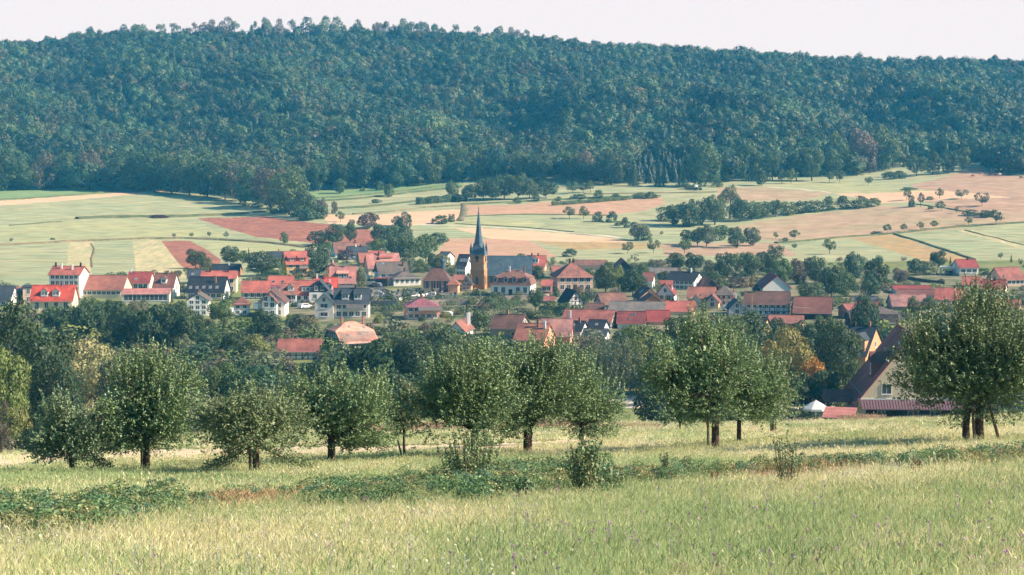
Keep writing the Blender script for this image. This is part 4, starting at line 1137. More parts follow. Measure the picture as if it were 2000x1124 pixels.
H('small salmon roofed garden house between the bushes under the manor', 1081, 592, 587, 579, 18, 2, 'R', 'salmon', 'red', name='shed')
# centre right
H('peach gabled house with a brown roof and a bright skylight', 1249, 594, 582, 563, 13, 41, 'R', 'peach', 'brown', L=11, sky=((.0, .5, 1.4, 1.4),), gw=(2, 1, .8, .8))
H('low dark gabled barn in front of the peach gabled house', 1254, 600, 591, 577, 8, 42, 'R', 'wood', 'brown', L=9, name='barn')
H('white house with a pointed gable and a pink side dormer', 1315, 592, 574, 554, 6, 32, 'L', 'white', 'dkred', L=10, gw=(2, 1), gapex=1, dorm=((-.1, .3, 2.4, 1.6, 'g', 'peach', 'red', 1),), short='the white pointed gable house')
H('long white inn with a blue black roof and a row of windows', 1355, 567, 549, 532, 55, 20, 'R', 'white', 'black', W=10, fw=(6, 2, 1.1, 1.2), gw=(2, 1), gapex=2, chim=((.22, .98, 1.2, 'w'),), name='inn', cat='house', short='the long white inn')
H('slim white house with a brown roof left of the long inn', 1274, 565, 548, 532, 12, 5, 'R', 'white', 'brown')
H('long low grey roof behind the slim white house', 1320, 546, 534, 523, 52, 3, 'R', 'pale', 'grey', fw=(4, 1), sky=((0, .6),))
H('dark timbered barn with a steep gable right of the long inn', 1376, 569, 560, 545, 15, 26, 'R', 'dark', 'brown', L=10, timber='dark', name='barn')
H('barn with a broad red brown roof left of the timbered tower house', 1395, 596, 582, 561, 52, 3, 'R', 'pale', 'rust', W=10, name='barn', short='the broad red brown barn roof')
H('timbered tower house with a pyramid roof, stone below and red framing above', 1430, 599, 576, 558, 33, 4, 'R', 'pale', 'brgrey', 'pyramid', W=9, timber='red', fw=(3, 2, .8, .9), base_band=True, short='the timbered tower house')
H('peach gabled house with a red porch roof below the broad barn roof', 1403, 603, 589, 577, 4, 24, 'L', 'peach', 'brown', L=12, gw=(1, 1), gapex=1)
H('pale grey gabled house with a small dark slate roof', 1424, 618, 602, 586, 5, 31, 'R', 'grey', 'slate', L=9, gw=(1, 1), gapex=1, chim=((.0, 1, 1.2, 'w'),), short='the pale grey gable')
H('large half timbered hall with a long brown roof beside the maypole', 1540, 618, 594, 570, 86, 3, 'R', 'white', 'brown', W=11, timber='dark', timber_x=(-.24, .5), fw=(7, 2, .8, .8), name='hall', short='the large half timbered hall')
H('barn with a wide white gable and dark red roof behind the half timbered hall', 1490, 579, 562, 539, 15, 54, 'R', 'white', 'dkred', L=14, name='barn', short='the wide white barn gable')
H('long blue black roof between the white barn gable and the half timbered hall', 1527, 577, 569, 558, 57, 2, 'R', 'grey', 'black', chim=((.1, .9, .8, 'd'),))
H('large plain brown roof right of the half timbered hall', 1622, 625, 611, 581, 71, 3, 'R', 'dark', 'brown', W=13, name='barn', short='the large plain brown roof')
H('yellow gabled house with a black roof below the half timbered hall', 1488, 656, 645, 621, 26, 18, 'R', 'yellow', 'black', W=9, gapex=1, short='the yellow gable with a black roof')
H('peach gabled house with a dark roof left of the yellow gable', 1440, 656, 645, 627, 5, 28, 'R', 'peach', 'slate', L=9)
H('long low brown roof between the brown barn and the dark trees', 1566, 642, 631, 617, 64, 3, 'R', 'wood', 'rust')
H('house with a smooth red roof right of the old grey roof', 1355, 616, 608, 589, 61, 3, 'R', 'cream', 'red', chim=((-.05, .98, 1.0, 'w'),), short='the smooth red roof beside the grey one')
H('white gable under a dark roof behind the smooth red roof', 1369, 609, 600, 582, 5, 30, 'L', 'white', 'black', L=10, gapex=1)
H('long barn with an old grey tile roof', 1296, 620, 609, 590, 106, 3, 'R', 'stone', 'grey', W=12, name='barn', short='the old grey tile roof')
H('house with a dark red roof and skylights under the old grey roof', 1258, 644, 631, 609, 52, 3, 'R', 'white', 'dkred', sky=((0, .7, .6, .6, 1), (-.1, .3, .6, .6, 1), (.1, .7, .6, .6, 1)))
H('dark red roof with a salmon end wall next to the skylight roof', 1304, 636, 627, 607, 44, 3, 'R', 'salmon', 'dkred')
H('long barn with a flat toned red roof and timbered wall', 1192, 644, 628, 607, 95, 15, 'R', 'white', 'red', W=11, timber='dark', chim=((-.35, .2, 1.8, 'w'),), name='barn', short='the long flat toned red barn')
H('house with a wide sunlit pink roof in front of the long red barn', 1114, 672, 656, 624, 58, 5, 'R', 'salmon', 'pink', W=11, gw=(2, 1), short='the wide sunlit pink roof')
H('barn with a dark brown roof and weathered timber gable', 1012, 662, 641, 616, 55, 24, 'R', 'stone', 'brown', W=10, name='barn', gapex=2, chim=((-.1, 1, 1.0),), short='the dark brown barn with a timber gable')
H('salmon coloured house with an orange red roof between the brown barn and pink roof', 1062, 684, 664, 634, 58, 22, 'R', 'salmon', 'rust', W=10, chim=((.15, .8, 1.6), (.4, .7, 1.6, 'w')))
H('white cottage with a black roof and skylight, left one of two black roofed cottages', 1134, 660, 646, 628, 27, 15, 'R', 'white', 'black', W=7, sky=((-.2, .5, .6, 1.6),), chim=((.2, .8, 1.2),))
H('white cottage with a black roof and two windows, right one of two black roofed cottages', 1176, 658, 644, 626, 30, 14, 'R', 'white', 'black', W=7, gw=(2, 1), sky=((0, .5, .6, .8),))
H('low black roofed outbuilding in front of the two white cottages', 1182, 668, 656, 643, 44, 8, 'R', 'white', 'slate', W=7)
# right quarter
H('white house with a dark red roof and a white carport below the hill fields', 1874, 540, 522, 507, 36, 15, 'L', 'white', 'dkred', W=8, fw=(3, 1, 1.4, 1.1), gw=(1, 1), gapex=1, chim=((.1, .98, .8, 'd'),), base_band=True, short='the white house with a white carport')
H('house with a smooth red roof and a pink gable at the right border', 1957, 560, 546, 523, 44, 28, 'L', 'peach', 'red', W=10, gw=(2, 1), timber=None, fw=(5, 1), short='the pink gable at the right border')
H('long farm building with a maroon roof and a white left gable', 1748, 574, 566, 558, 70, 8, 'L', 'white', 'dkred', W=10, fw=(4, 1), short='the maroon roof with a white gable')
H('low brown red roof in front of the maroon farm roof', 1850, 584, 577, 567, 95, 3, 'R', 'pale', 'brown')
H('wide red roof with a dark left gable above the old brown barn', 1744, 606, 597, 575, 66, 12, 'L', 'stone', 'pink', W=11, short='the wide red farm roof')
H('red roof half hidden behind the leafy top of the big apple tree', 1884, 592, 585, 563, 56, 3, 'R', 'cream', 'red')
H('small red roof just under the white house with the carport', 1914, 562, 556, 541, 34, 3, 'R', 'cream', 'red')
H('dark maroon roof below the pink gabled house', 1962, 574, 565, 547, 42, 4, 'R', 'pale', 'dkred', chim=((.0, .9, 1, 'd'),))
H('red roof low at the right border behind the big apple tree', 1990, 606, 600, 586, 60, 3, 'R', 'cream', 'red')
H('pink gabled house with small paired windows and a red roof', 1657, 624, 606, 594, 15, 20, 'L', 'pink', 'red', W=8, gapex=2, gw=(1, 1), short='the pink gabled house')
H('dark flat looking roof behind the pink gabled house', 1712, 600, 590, 579, 42, 3, 'R', 'dark', 'slate')
H('red roof with two skylights between the pink gabled house and the brown barn', 1712, 606, 600, 590, 40, 3, 'R', 'pale', 'dkred', sky=((.1, .5), (.25, .5)))
H('large brown hipped barn roof behind the two leafy lime trees', 1664, 644, 630, 599, 92, 14, 'L', 'dark', 'brgrey', 'half', W=13, hip=4, name='barn', short='the large brown hipped barn')
H('dark roofed guesthouse with orange gabled dormers and an orange end gable', 1690, 728, 693, 638, 58, 38, 'R', 'orange', 'slate', W=12, gapex=1, dorm=((-.4, .12, 2.6, 2.4, 'g', 'orange', 'slate', 1), (-.12, .1, 2.2, 2.2, 'g', 'orange', 'slate', 1), (.22, .1, 2.8, 2.4, 'g', 'orange', 'slate', 1)), gw=(2, 1), chim=((.3, .98, .9), (-.2, .98, .7, 'd')), name='guesthouse', short='the orange dormered guesthouse', dmin=330)
# oval dormer windows of the parsonage
_L = [h for h in HOUSES if h[0] is MANS][0]
_w = MANS.children[0]
for fx in (-.38, -.12, .10, .36):
    mb = MB(); mb.box(-.75, .75, 0, 1.6, 0, 1.9, 0); mb.tube([(0, 0.0, 1.5), (0, 1.6, 1.5)], .8, 10, 1)
    o = mb.build('dormer', [R_['rust'], R_['rust']], MANS); o.location = (fx * _L[4], -_L[5] / 2 + .0, (580 - 558) / scale_at(MANS.location) + .35)
    add_window(o, 0, -.02, 1.15, 0, .9, 1.4, 4)
# ------------------------------------------------------------------ church
M_OCHRE = mat('ochre_render', (0.42, 0.235, 0.13), 0.9, 0.1, color2=(0.46, 0.21, 0.085), nscale=0.5, noise=0.18)
M_SAND = mat('sandstone', (0.46, 0.27, 0.15), 0.9, 0.1, noise=0.25, nscale=1.6)
M_GOLD = mat('gilding', (0.75, 0.5, 0.15), 0.3, 0.5, metal=0.9)
M_SPIRE = roofm('spire_slate', (0.085, 0.13, 0.165))
g = ground(935, 565, ymin=450)
s = scale_at(g)
ch = empty('church', g, -0.22 - math.atan2(g.x, g.y), 'ochre church with a slender slate spire and a long blue grey nave roof', 'church')
T = 2.25
hm = 67 / s                    # masonry height
mb = MB(); mb.box(-T, T, -T, T, -1.5, hm * .56, 0); mb.box(-T + .12, T - .12, -T + .12, T - .12, hm * .56, hm, 1)
for z in (hm * .56, hm * .78, hm - .15): mb.box(-T - .1, T + .1, -T - .1, T + .1, z - .12, z + .12, 1)
for sx in (-1, 1):
    mb.box(sx * (T - .05) - .35, sx * (T - .05) + .35, -T - .5, -T + .1, -1.5, hm * .42, 1)
mb.build('tower', [M_OCHRE, M_SAND], ch)
def arch(w, h, y, mi_d=0):
    m_ = MB(); n = 8
    pts_ = [(-w/2, y, 0), (w/2, y, 0), (w/2, y, h - w/2)] + [(w/2 * math.cos(math.pi * i / n), y, h - w/2 + w/2 * math.sin(math.pi * i / n) * 1.3) for i in range(1, n)] + [(-w/2, y, h - w/2)]
    m_.poly(pts_, 1)
    for i in range(len(pts_)):
        a_, b_ = pts_[i], pts_[(i + 1) % len(pts_)]
        m_.bar((a_[0], y - .02, a_[2]), (b_[0], y - .02, b_[2]), .12, .14, 0)
    return m_
for z, w_, h_ in ((hm * .13, 1.1, 2.6), (hm * .80, 1.0, 1.7)):
    o = arch(w_, h_, -T - .04).build('window', [M_SAND, M_GLASS], ch); o.location = (0, 0, z)
    o = arch(w_, h_, -T - .04).build('window', [M_SAND, M_GLASS], ch); o.location = (0, 0, z); o.rotation_euler = (0, 0, math.pi / 2)
mb = MB(); mb.tube([(0, -T - .02, 0), (0, -T - .18, 0)], .75, 18, 0); mb.tube([(0, -T - .18, 0), (0, -T - .2, 0)], .62, 18, 1)
mb.bar((0, -T - .22, 0), (0, -T - .22, .5), .07, .03, 2); mb.bar((0, -T - .22, 0), (.35, -T - .22, -.1), .07, .03, 2)
o = mb.build('clock', [M_SAND, M_DARK, M_GOLD], ch); o.location = (0, 0, hm * .93)
# spire
mb = MB(); zt = (565 - 408) / s; zb = (565 - 477) / s
def ring8(r, z, sq=0.0):
    out = []
    for i in range(8):
        a_ = math.pi / 8 + i * math.pi / 4
        out.append((r * math.cos(a_) * (1 + sq * .0), r * math.sin(a_), z))
    return out
SQ = [(T + .25, T + .25), (-T - .25, T + .25), (-T - .25, -T - .25), (T + .25, -T - .25)]
base8 = []
c_ = T + .28
for (ax, ay) in ((c_, c_ * .99), (c_ * .99, c_), (-c_ * .99, c_), (-c_, c_ * .99), (-c_, -c_ * .99), (-c_ * .99, -c_), (c_ * .99, -c_), (c_, -c_ * .99)):
    base8.append((ax, ay, hm))
mid8 = [(x * .80, y * .80, hm + 1.5) for x, y, z in base8]
low = ring8(1.42, zb); k = 0
low = [low[(i) % 8] for i in range(8)]
rings = [base8, mid8, low, ring8(.92, zb + (zt - zb) * .3), ring8(.5, zb + (zt - zb) * .65), ring8(.06, zt)]
for a_, b_ in zip(rings[:-1], rings[1:]):
    for i in range(8): mb.poly([a_[i], a_[(i + 1) % 8], b_[(i + 1) % 8], b_[i]])
mb.poly(base8[::-1])
sp = mb.build('spire', M_SPIRE, ch)
for sx in (-1, 1):
    for sy in (-1, 1):
        m2 = MB(); m2.box(-.36, .36, -.36, .36, 0, 1.5)
        ap = (0, 0, 3.9)
        q4 = [(-.44, -.44, 1.45), (.44, -.44, 1.45), (.44, .44, 1.45), (-.44, .44, 1.45)]
        for i in range(4): m2.poly([q4[i], q4[(i + 1) % 4], ap])
        m2.tube([(0, 0, 3.8), (0, 0, 4.2)], .05, 5)
        o = m2.build('pinnacle', M_SPIRE, sp); o.location = (sx * (T - .25), sy * (T - .25), hm + .1)
m2 = MB(); m2.lathe([(.02, -.3), (.26, -.15), (.30, 0), (.22, .22), (.03, .3), (.03, 2.0)], 8); m2.box(-.45, .45, -.03, .03, 1.2, 1.3)
o = m2.build('cross', M_GOLD, sp); o.location = (0, 0, zt + .2)
nv = house('', 1037, 566, 539, 503, 88, 2, 'R', 'ochre', 'bluegrey', W=11, fw=(5, 1, 1.3, 3.2), wing_of=ch, sky=((-.15, .55, .6, .5, 1),), dist=g.y + 4)

# chapel
CHP = house('small rose coloured chapel with tall windows and a slate lantern turret', 877, 571, 546, 521, 50, 4, 'R', 'rose', 'brown', 'hip', W=9, hip=3.2,
            fw=(3, 1, 1.4, 3.0), gw=(1, 1, 1.2, 2.6), name='chapel', cat='chapel', short='the rose chapel')
_h = [h for h in HOUSES if h[0] is CHP][0]; s = scale_at(CHP.location); hr_ = (571 - 521) / s
mb = MB()
for i in range(5):
    x = -_h[4] / 2 + _h[4] * i / 4; mb.box(x - .25, x + .25, -_h[5] / 2 - .12, -_h[5] / 2 + .02, -1, (571 - 546) / s - .1)
mb.build('pilaster_strip', W_['salmon'], CHP)
mb = MB(); mb.lathe([(.7, -1.0), (.7, 1.2), (.85, 1.25), (.92, 1.5), (.7, 2.0), (.32, 2.3), (.34, 2.7), (.42, 2.9), (.2, 3.3), (.04, 3.6), (.03, 4.3)], 8)
o = mb.build('lantern_turret', M_SPIRE, CHP); o.location = (_h[4] * .22, 0, hr_ - .2)
an = house('', 894, 573, 555, 544, 17, 4, 'R', 'salmon', 'rust', 'pyramid', W=4.5, wing_of=CHP)

# ------------------------------------------------------------------ guest house at the lower right
CAFE = house('cream inn with a steep red roof and dark dormer beside the beer garden', 1676, 817, 782, 652, 26, 205, 'R', 'cream', 'red', L=17, fw=(2, 1, 1.0, 1.3),
             ov=.9, name='inn', cat='inn', short='the cream inn with the steep roof', dist=300, dorm=((.22, .30, 3.4, 2.6, 'g', 'brown', 'brown', 1),))
_h = [h for h in HOUSES if h[0] is CAFE][0]; Lc, Wc = _h[4], _h[5]; s = scale_at(at(1676, 300)); he = 35 / s
M_STAND = mat('standing_seam', (0.17, 0.10, 0.12), 0.45, 0.4, noise=0.1, nscale=1)
mb = MB(); x0 = Lc / 2
a_ = [(x0 + 2.3, -Wc / 2 + .4, he - 1.15), (x0 + 2.3, Wc / 2 + 3, he - 1.15), (x0, Wc / 2 + 3, he + .05), (x0, -Wc / 2 + .4, he + .05)]
mb.poly(a_); b_ = [(x, y, z - .12) for x, y, z in a_]; mb.poly(b_[::-1])
for i in range(4): mb.poly([a_[i], b_[i], b_[(i + 1) % 4], a_[(i + 1) % 4]])
yv = -Wc / 2 + .4
while yv < Wc / 2 + 3:
    mb.bar((x0 + 2.3, yv, he - 1.12), (x0, yv, he + .08), .05, .09); yv += .45
mb.build('canopy', M_STAND, CAFE)
mb = MB(); mb.box(x0 + .02, x0 + .10, -Wc / 2 + 1.2, Wc / 2, 0, he - .1); mb.build('shop_front', W_['dark'], CAFE)
mb = MB(); mb.box(x0 - .02, x0 + .12, -Wc / 2 - .05, Wc / 2, he + .02, he + .22); mb.build('cornice', M_FRAME, CAFE)
for yy, zz_, w_, h_ in ((-Wc/2 + 3.6, 1.0, 1.1, 1.7), (-Wc/2 + 8.6, 1.1, 1.5, 1.5), (-Wc / 2 + 12, 1.1, 1.5, 1.5)):
    add_window(CAFE, x0 + .12, yy, zz_, math.pi / 2, w_, h_)
o = add_window(CAFE, x0 + .02, -Wc / 2 + 4.4, he + 1.75, math.pi / 2, 1.4, 1.5, 0)
mb = MB(); mb.box(-.5, .5, -.2, .2, -.05, .8, 0); mb.tube([(0, -.2, .38), (0, -.24, .38)], .3, 16, 1); mb.tube([(0, -.24, .38), (0, -.25, .38)], .1, 10, 0)
o = mb.build('cooling_unit', [M_WHITE, M_DARK], CAFE); o.location = (x0 + .5, -Wc / 2 + 6.1, 1.55); o.rotation_euler = (0, 0, math.pi / 2)
mb = MB(); mb.tube([(x0 + .1, -Wc/2 - .8, he - .35), (x0 + .15, -Wc/2 - .1, he - .9), (x0 + .15, -Wc/2 - .1, -.5)], .07, 6); mb.build('downpipe', M_METAL, CAFE)
for fx, fz in ((.15, .62), (.42, .80)):
    mb = MB(); mb.tube([(0, 0, -.4), (0, 0, 1.0)], .28, 10); mb.lathe([(.45, .9), (.45, 1.25), (.1, 1.5)], 10)
    o = mb.build('vent_pipe', M_METAL, CAFE); o.location = (Lc * fx, -Wc / 2 * (1 - fz), he + (782 - 652) / s * fz * .93)
mb = MB()
tanc = (782 - 652) / s / (Wc / 2)
mb.tube([(-Lc / 2, -Wc / 2 + .55, he + .55 * tanc + .18), (Lc / 2, -Wc / 2 + .55, he + .55 * tanc + .18)], .06, 5); mb.build('snow_guard', M_METAL, CAFE)
mb = MB(); mb.box(Lc/2 - 9, Lc/2 - 3.5, -Wc / 2 - 4.6, -Wc / 2 - .4, 2.1, 2.2, 0)
A_ = [(Lc/2 - 9.3, -Wc/2 - 4.9, 2.0), (Lc/2 - 3.0, -Wc/2 - 4.9, 2.0), (Lc/2 - 3.0, -Wc/2 - .3, 2.0), (Lc/2 - 9.3, -Wc/2 - .3, 2.0)]
B_ = [(Lc/2 - 6.2, -Wc/2 - 4.9, 3.7), (Lc/2 - 6.2, -Wc/2 - .3, 3.7)]
mb.poly([A_[0], B_[0], B_[1], A_[3]]); mb.poly([A_[1], A_[2], B_[1], B_[0]]); mb.poly([A_[0], A_[1], B_[0]]); mb.poly([A_[2], A_[3], B_[1]])
for px_c, py_c in ((Lc/2 - 8.8, -Wc/2 - 4.5), (Lc/2 - 3.5, -Wc/2 - 4.5)): mb.box(px_c - .1, px_c + .1, py_c - .1, py_c + .1, -1, 2.1, 1)
mb.build('porch', [R_['brown'], M_TIMBER], CAFE)

ANX = house('low beige annex with tall barred windows behind the forked apple trunk', 2062, 817, 792, 786, 112, 4, 'R', 'beige', 'slate', 'flat', W=8, fw=(6, 1, 1.5, 1.9), name='annex', cat='annex', dist=304)
ANX2 = house('dark glazed passage between the cream inn and the beige annex', 1952, 817, 796, 790, 78, 3, 'R', 'dark', 'slate', 'flat', W=7, fw=(5, 1, 1.4, 1.8), name='passage', cat='passage', dist=303)

def parasol(px, base, wd, label, dist=None, h=None):
    p = at(px, dist); s_ = scale_at(p)
    r = empty('parasol', p, 0.3, label, 'parasol', 'white parasols in the beer garden')
    rr = wd / s_ / 2; h = h or 2.5
    mb = MB(); n = 8
    ed = [(rr * math.cos(6.2832 * i / n), rr * math.sin(6.2832 * i / n), h) for i in range(n)]
    md_ = [(x * .5, y * .5, h + .62) for x, y, z in ed]
    for i in range(n):
        j = (i + 1) % n
        mb.poly([ed[i], ed[j], md_[j], md_[i]]); mb.poly([md_[i], md_[j], (0, 0, h + 1.15)])
        e1 = (ed[i][0], ed[i][1], h - .28); e2 = (ed[j][0], ed[j][1], h - .28)
        mb.poly([ed[j], ed[i], e1, e2])
    mb.build('canopy', mat('parasol_cloth', (0.78, 0.78, 0.80), 0.8, 0.1, translucent=0.25) if 'parasol_cloth' not in bpy.data.materials else bpy.data.materials['parasol_cloth'], r)
    mb = MB(); mb.tube([(0, 0, 0), (0, 0, h + 1.2)], .05, 8); mb.build('pole', M_WHITE, r)
    mb = MB(); mb.box(-.4, .4, -.4, .4, 0, .12); mb.build('base', M_METAL, r)
    mb = MB()
    for i in range(n): mb.bar((0, 0, h + .3), (ed[i][0] * .95, ed[i][1] * .95, h + .02), .03)
    mb.build('rib', M_METAL, r)
    return r
parasol(1593, 826, 53, 'white parasol standing clear beside the dark red porch of the cream inn', 276, 2.35)
parasol(1514, 826, 46, 'white parasol half hidden behind the twin stemmed apple tree', 284, 2.3)

hut = house('low serving hut with a pink tiled roof between the parasol and the inn', 1664, 829, 818, 803, 54, 5, 'R', 'dark', 'pink', 'shed', W=3, name='serving_hut', cat='hut', dist=262)
def bench_set(px, d, rz, label):
    p = at(px, d); r = empty('table', p, rz, label, 'picnic table', 'dark tables in the beer garden')
    mb = MB(); mb.box(-1, 1, -.35, .35, .70, .76); mb.build('table_top', M_TIMBER, r)
    for sy in (-1, 1):
        mb = MB(); mb.box(-1, 1, sy * .75 - .15, sy * .75 + .15, .42, .47); mb.build('seat', M_TIMBER, r)
    for sx in (-1, 1):
        mb = MB(); mb.bar((sx * .75, -.8, 0), (sx * .75, -.2, .72), .07); mb.bar((sx * .75, .8, 0), (sx * .75, .2, .72), .07); mb.box(sx * .75 - .03, sx * .75 + .03, -.8, .8, .36, .43); mb.build('leg', M_TIMBER, r)
for i, (px, d) in enumerate([(1534, 262), (1547, 270), (1560, 262), (1573, 272), (1586, 262), (1552, 280), (1530, 276)]):
    bench_set(px, d, 0.2 * i, ['leftmost dark table in the beer garden nearest the meadow', 'dark table second from the left under the trees', 'dark table in the middle of the front row in the beer garden', 'dark table just left of the clear white parasol', 'dark table directly under the clear white parasol', 'dark table in the back row towards the orange tree', 'dark table in the back row beside the half hidden parasol'][i])

# ------------------------------------------------------------------ vehicles, lamps, posts
def car(px, d, rz, col, label, van=False, trailer=False):
    p = at(px, d); nm = 'van' if van else 'car'
    r = empty(nm, p, rz, label, nm, None)
    cm = mat(nm + '_paint', col, 0.3, 0.6)
    Lc_, Wd, Hh = (5.2, 2.0, 2.3) if van else (4.3, 1.75, 1.45)
    prof = [(-Lc_/2, .35), (Lc_/2, .35), (Lc_/2, .75), (Lc_/2 - .15, .9), (Lc_/2 - 1.1, 1.0), (Lc_/2 - 1.8, Hh), (-Lc_/2 + .6, Hh), (-Lc_/2 + .05, 1.0)]
    mb = MB(); n = len(prof)
    a_ = [(x, -Wd/2, z) for x, z in prof]; b_ = [(x, Wd/2, z) for x, z in prof]
    mb.poly(a_); mb.poly(b_[::-1])
    for i in range(n): mb.poly([a_[i], b_[i], b_[(i + 1) % n], a_[(i + 1) % n]][::-1])
    mb.build('body', cm, r)
    for sy in (-1, 1):
        mb = MB(); y = sy * (Wd/2 + .012); z0 = 1.0; z1 = Hh - .12
        mb.poly([(-Lc_/2 + .7, y, z0), (Lc_/2 - 1.4, y, z0), (Lc_/2 - 1.9, y, z1), (-Lc_/2 + .8, y, z1)]); mb.build('window', M_GLASS, r)
        mb = MB(); mb.box(Lc_/2 - .02, Lc_/2 + .03, sy * .6 - .15, sy * .6 + .15, .62, .78); mb.build('headlight', M_WHITE, r)
        for sx in (-1, 1):
            mb = MB(); mb.tube([(sx * Lc_ * .3, sy * (Wd/2 - .18), .32), (sx * Lc_ * .3, sy * (Wd/2 + .03), .32)], .32, 12, 0); mb.tube([(sx * Lc_ * .3, sy * (Wd/2 + .03), .32), (sx * Lc_ * .3, sy * (Wd/2 + .04), .32)], .18, 10, 1)
            mb.build('wheel', [M_DARK, M_METAL], r)
    mb = MB(); mb.poly([(Lc_/2 - 1.13, -.7, 1.03), (Lc_/2 - 1.13, .7, 1.03), (Lc_/2 - 1.77, .65, Hh - .06), (Lc_/2 - 1.77, -.65, Hh - .06)]); mb.build('windscreen', M_GLASS, r)
    return r
def cg(px, py): return ground(px, py, ymin=350).y
car(868, cg(868, 619), 2.9, (.8, .8, .8), 'white car parked on the drive right of the salmon villa')
car(455, cg(455, 612), 1.2, (.7, .72, .76), 'silver car standing between the two small white houses')
car(512, cg(512, 606), 0.9, (.8, .8, .8), 'white van parked beside the small tower like house', van=True)
car(1196, 352, 2.6, (.75, .78, .8), 'pale car on the lane beyond the meadow, behind the orchard')
car(1858, cg(1858, 537), 0.4, (.12, .13, .15), 'dark car under the white carport of the white house')
car(1340, cg(1340, 604), 0.4, (.5, .12, .1), 'small red car beside the smooth red roofed house')

car(735, cg(735, 561), 2.2, (.14, .16, .2), 'dark blue car on the street beside the white bungalow')
car(700, cg(700, 604), 0.05, (.6, .6, .62), 'grey car on the street under the stone wall, left end')
car(948, cg(948, 601), 0.1, (.35, .05, .05), 'red car on the street under the church tower')
car(596, cg(596, 603), 0.8, (.7, .7, .72), 'pale car in the yard left of the pale double house')
car(715, cg(715, 546), 1.9, (.75, .75, .75), 'white car by the road above the white bungalow')
car(1425, cg(1425, 607), 0.6, (.7, .7, .7), 'white car in the lane by the timbered tower house')
# tractor at the forest edge
p = ground(1362, 372, ymin=900)
r = empty('tractor', p, 0.3, 'small tractor with a white cab driving along the foot of the wood', 'tractor')
mb = MB(); mb.box(-.2, 2.3, -.5, .5, .7, 1.5); mb.build('body', mat('tractor_green', (.06, .12, .06), .4, .4), r)
mb = MB(); mb.box(-1.6, 0, -.8, .8, 1.0, 2.9); mb.box(-1.75, .15, -.95, .95, 2.9, 3.1); mb.build('cab', M_WHITE, r)
for x, rr in ((-1.0, .95), (1.8, .6)):
    for sy in (-1, 1):
        mb = MB(); mb.tube([(x, sy * .8, rr), (x, sy * 1.2, rr)], rr, 14); mb.build('wheel', M_DARK, r)

# cows on the right hand pasture
def cow(px, py, col, label):
    p = ground(px, py, ymin=900)
    bm_ = bpy.data.meshes.new('cow')
    V = [(0, 0, 1.15), (.55, 0, 1.2), (-.75, 0, 1.2), (1.0, 0, 1.15), (1.35, 0, .85), (1.65, 0, .55), (-.75, .28, .95), (-.75, .3, .5), (-.78, .3, 0), (-.75, -.28, .95), (-.75, -.3, .5), (-.78, -.3, 0),
         (.6, .25, .9), (.6, .27, .45), (.6, .27, 0), (.6, -.25, .9), (.6, -.27, .45), (.6, -.27, 0), (-1.0, 0, 1.15), (-1.1, 0, .6)]
    E = [(0, 1), (0, 2), (1, 3), (3, 4), (4, 5), (2, 6), (6, 7), (7, 8), (2, 9), (9, 10), (10, 11), (1, 12), (12, 13), (13, 14), (1, 15), (15, 16), (16, 17), (2, 18), (18, 19)]
    rad = [.48, .44, .44, .3, .2, .13, .2, .11, .08, .2, .11, .08, .17, .1, .08, .17, .1, .08, .1, .04]
    bm_.from_pydata(V, E, [])
    o = mesh_obj('cow', bm_, None, [mat('cow_coat', col, .9, .1)], loc=p, rz=rnd.uniform(-.5, .5))
    sk = o.modifiers.new('skin', 'SKIN'); sv = bm_.skin_vertices[0].data
    for i, q in enumerate(rad): sv[i].radius = (q, q)
    sv[0].use_root = True
    sb = o.modifiers.new('sub', 'SUBSURF'); sb.levels = 1; sb.render_levels = 1
    tag(o, label, 'cow', 'cows grazing on the right hand pasture')
for px, py, c, l in [(1936, 344, (.16, .07, .04), 'brown cow at the head of the small herd on the ridge pasture'), (1946, 345, (.2, .09, .05), 'brown cow second in the small herd on the ridge pasture'),
                     (1952, 344, (.6, .5, .42), 'pale cow at the right end of the small herd on the ridge'), (1916, 343, (.5, .3, .2), 'tan cow standing apart left of the small herd'),
                     (1994, 350, (.16, .07, .04), 'brown cow by itself at the right border pasture'), (1900, 347, (.45, .28, .2), 'tan cow leftmost on the ridge pasture')]:
    cow(px, py, c, l)

def lamp(px, py, top, label, ymin=400, arm=1.8, sgn=1):
    p = ground(px, py, ymin=ymin); H_ = (py - top) / scale_at(p)
    r = empty('street_lamp', p, 0, label, 'street lamp', 'curved street lamps in the village')
    mb = MB(); mb.tube([(0, 0, 0), (0, 0, H_ * .8), (sgn * arm * .3, 0, H_ * .96), (sgn * arm, 0, H_)], [.09, .07, .06, .05], 6); mb.build('pole', M_METAL, r)
    mb = MB(); mb.box(sgn * arm - .1, sgn * (arm) + .7 * 1, -.13, .13, H_ - .05, H_ + .1); mb.build('lamp_head', M_WHITE, r)
lamp(484, 545, 525, 'curved street lamp right of the low red roof with black chimneys')
lamp(681, 520, 502, 'curved street lamp beside the dark shrubs under the topmost red roof')
lamp(938, 590, 564, 'curved street lamp in front of the church tower', sgn=-1)
lamp(643, 514, 486, 'tall street lamp right of the round dark tree by the yellow house', sgn=-1)
def pole(px, py, top, label, ymin=400, cat='utility pole', cross=True):
    p = ground(px, py, ymin=ymin); H_ = (py - top) / scale_at(p)
    r = empty('utility_pole', p, 0.2, label, cat, 'wooden utility poles')
    mb = MB(); mb.tube([(0, 0, -.3), (0, 0, H_)], [.13, .09], 7); mb.build('pole', M_STAKE, r)
    if cross:
        mb = MB(); mb.box(-.8, .8, -.05, .05, H_ - .5, H_ - .38); mb.build('crossarm', M_STAKE, r)
    return p + Vector((0, 0, H_ - .3))
A = pole(360, 584, 552, 'thin pole left of the black roof with five skylights', cross=False)
B = pole(1715, 606, 578, 'wooden pole left of the wide red roof above the brown barn')
D_ = pole(1821, 618, 586, 'wooden pole right of the two leafy lime trees')
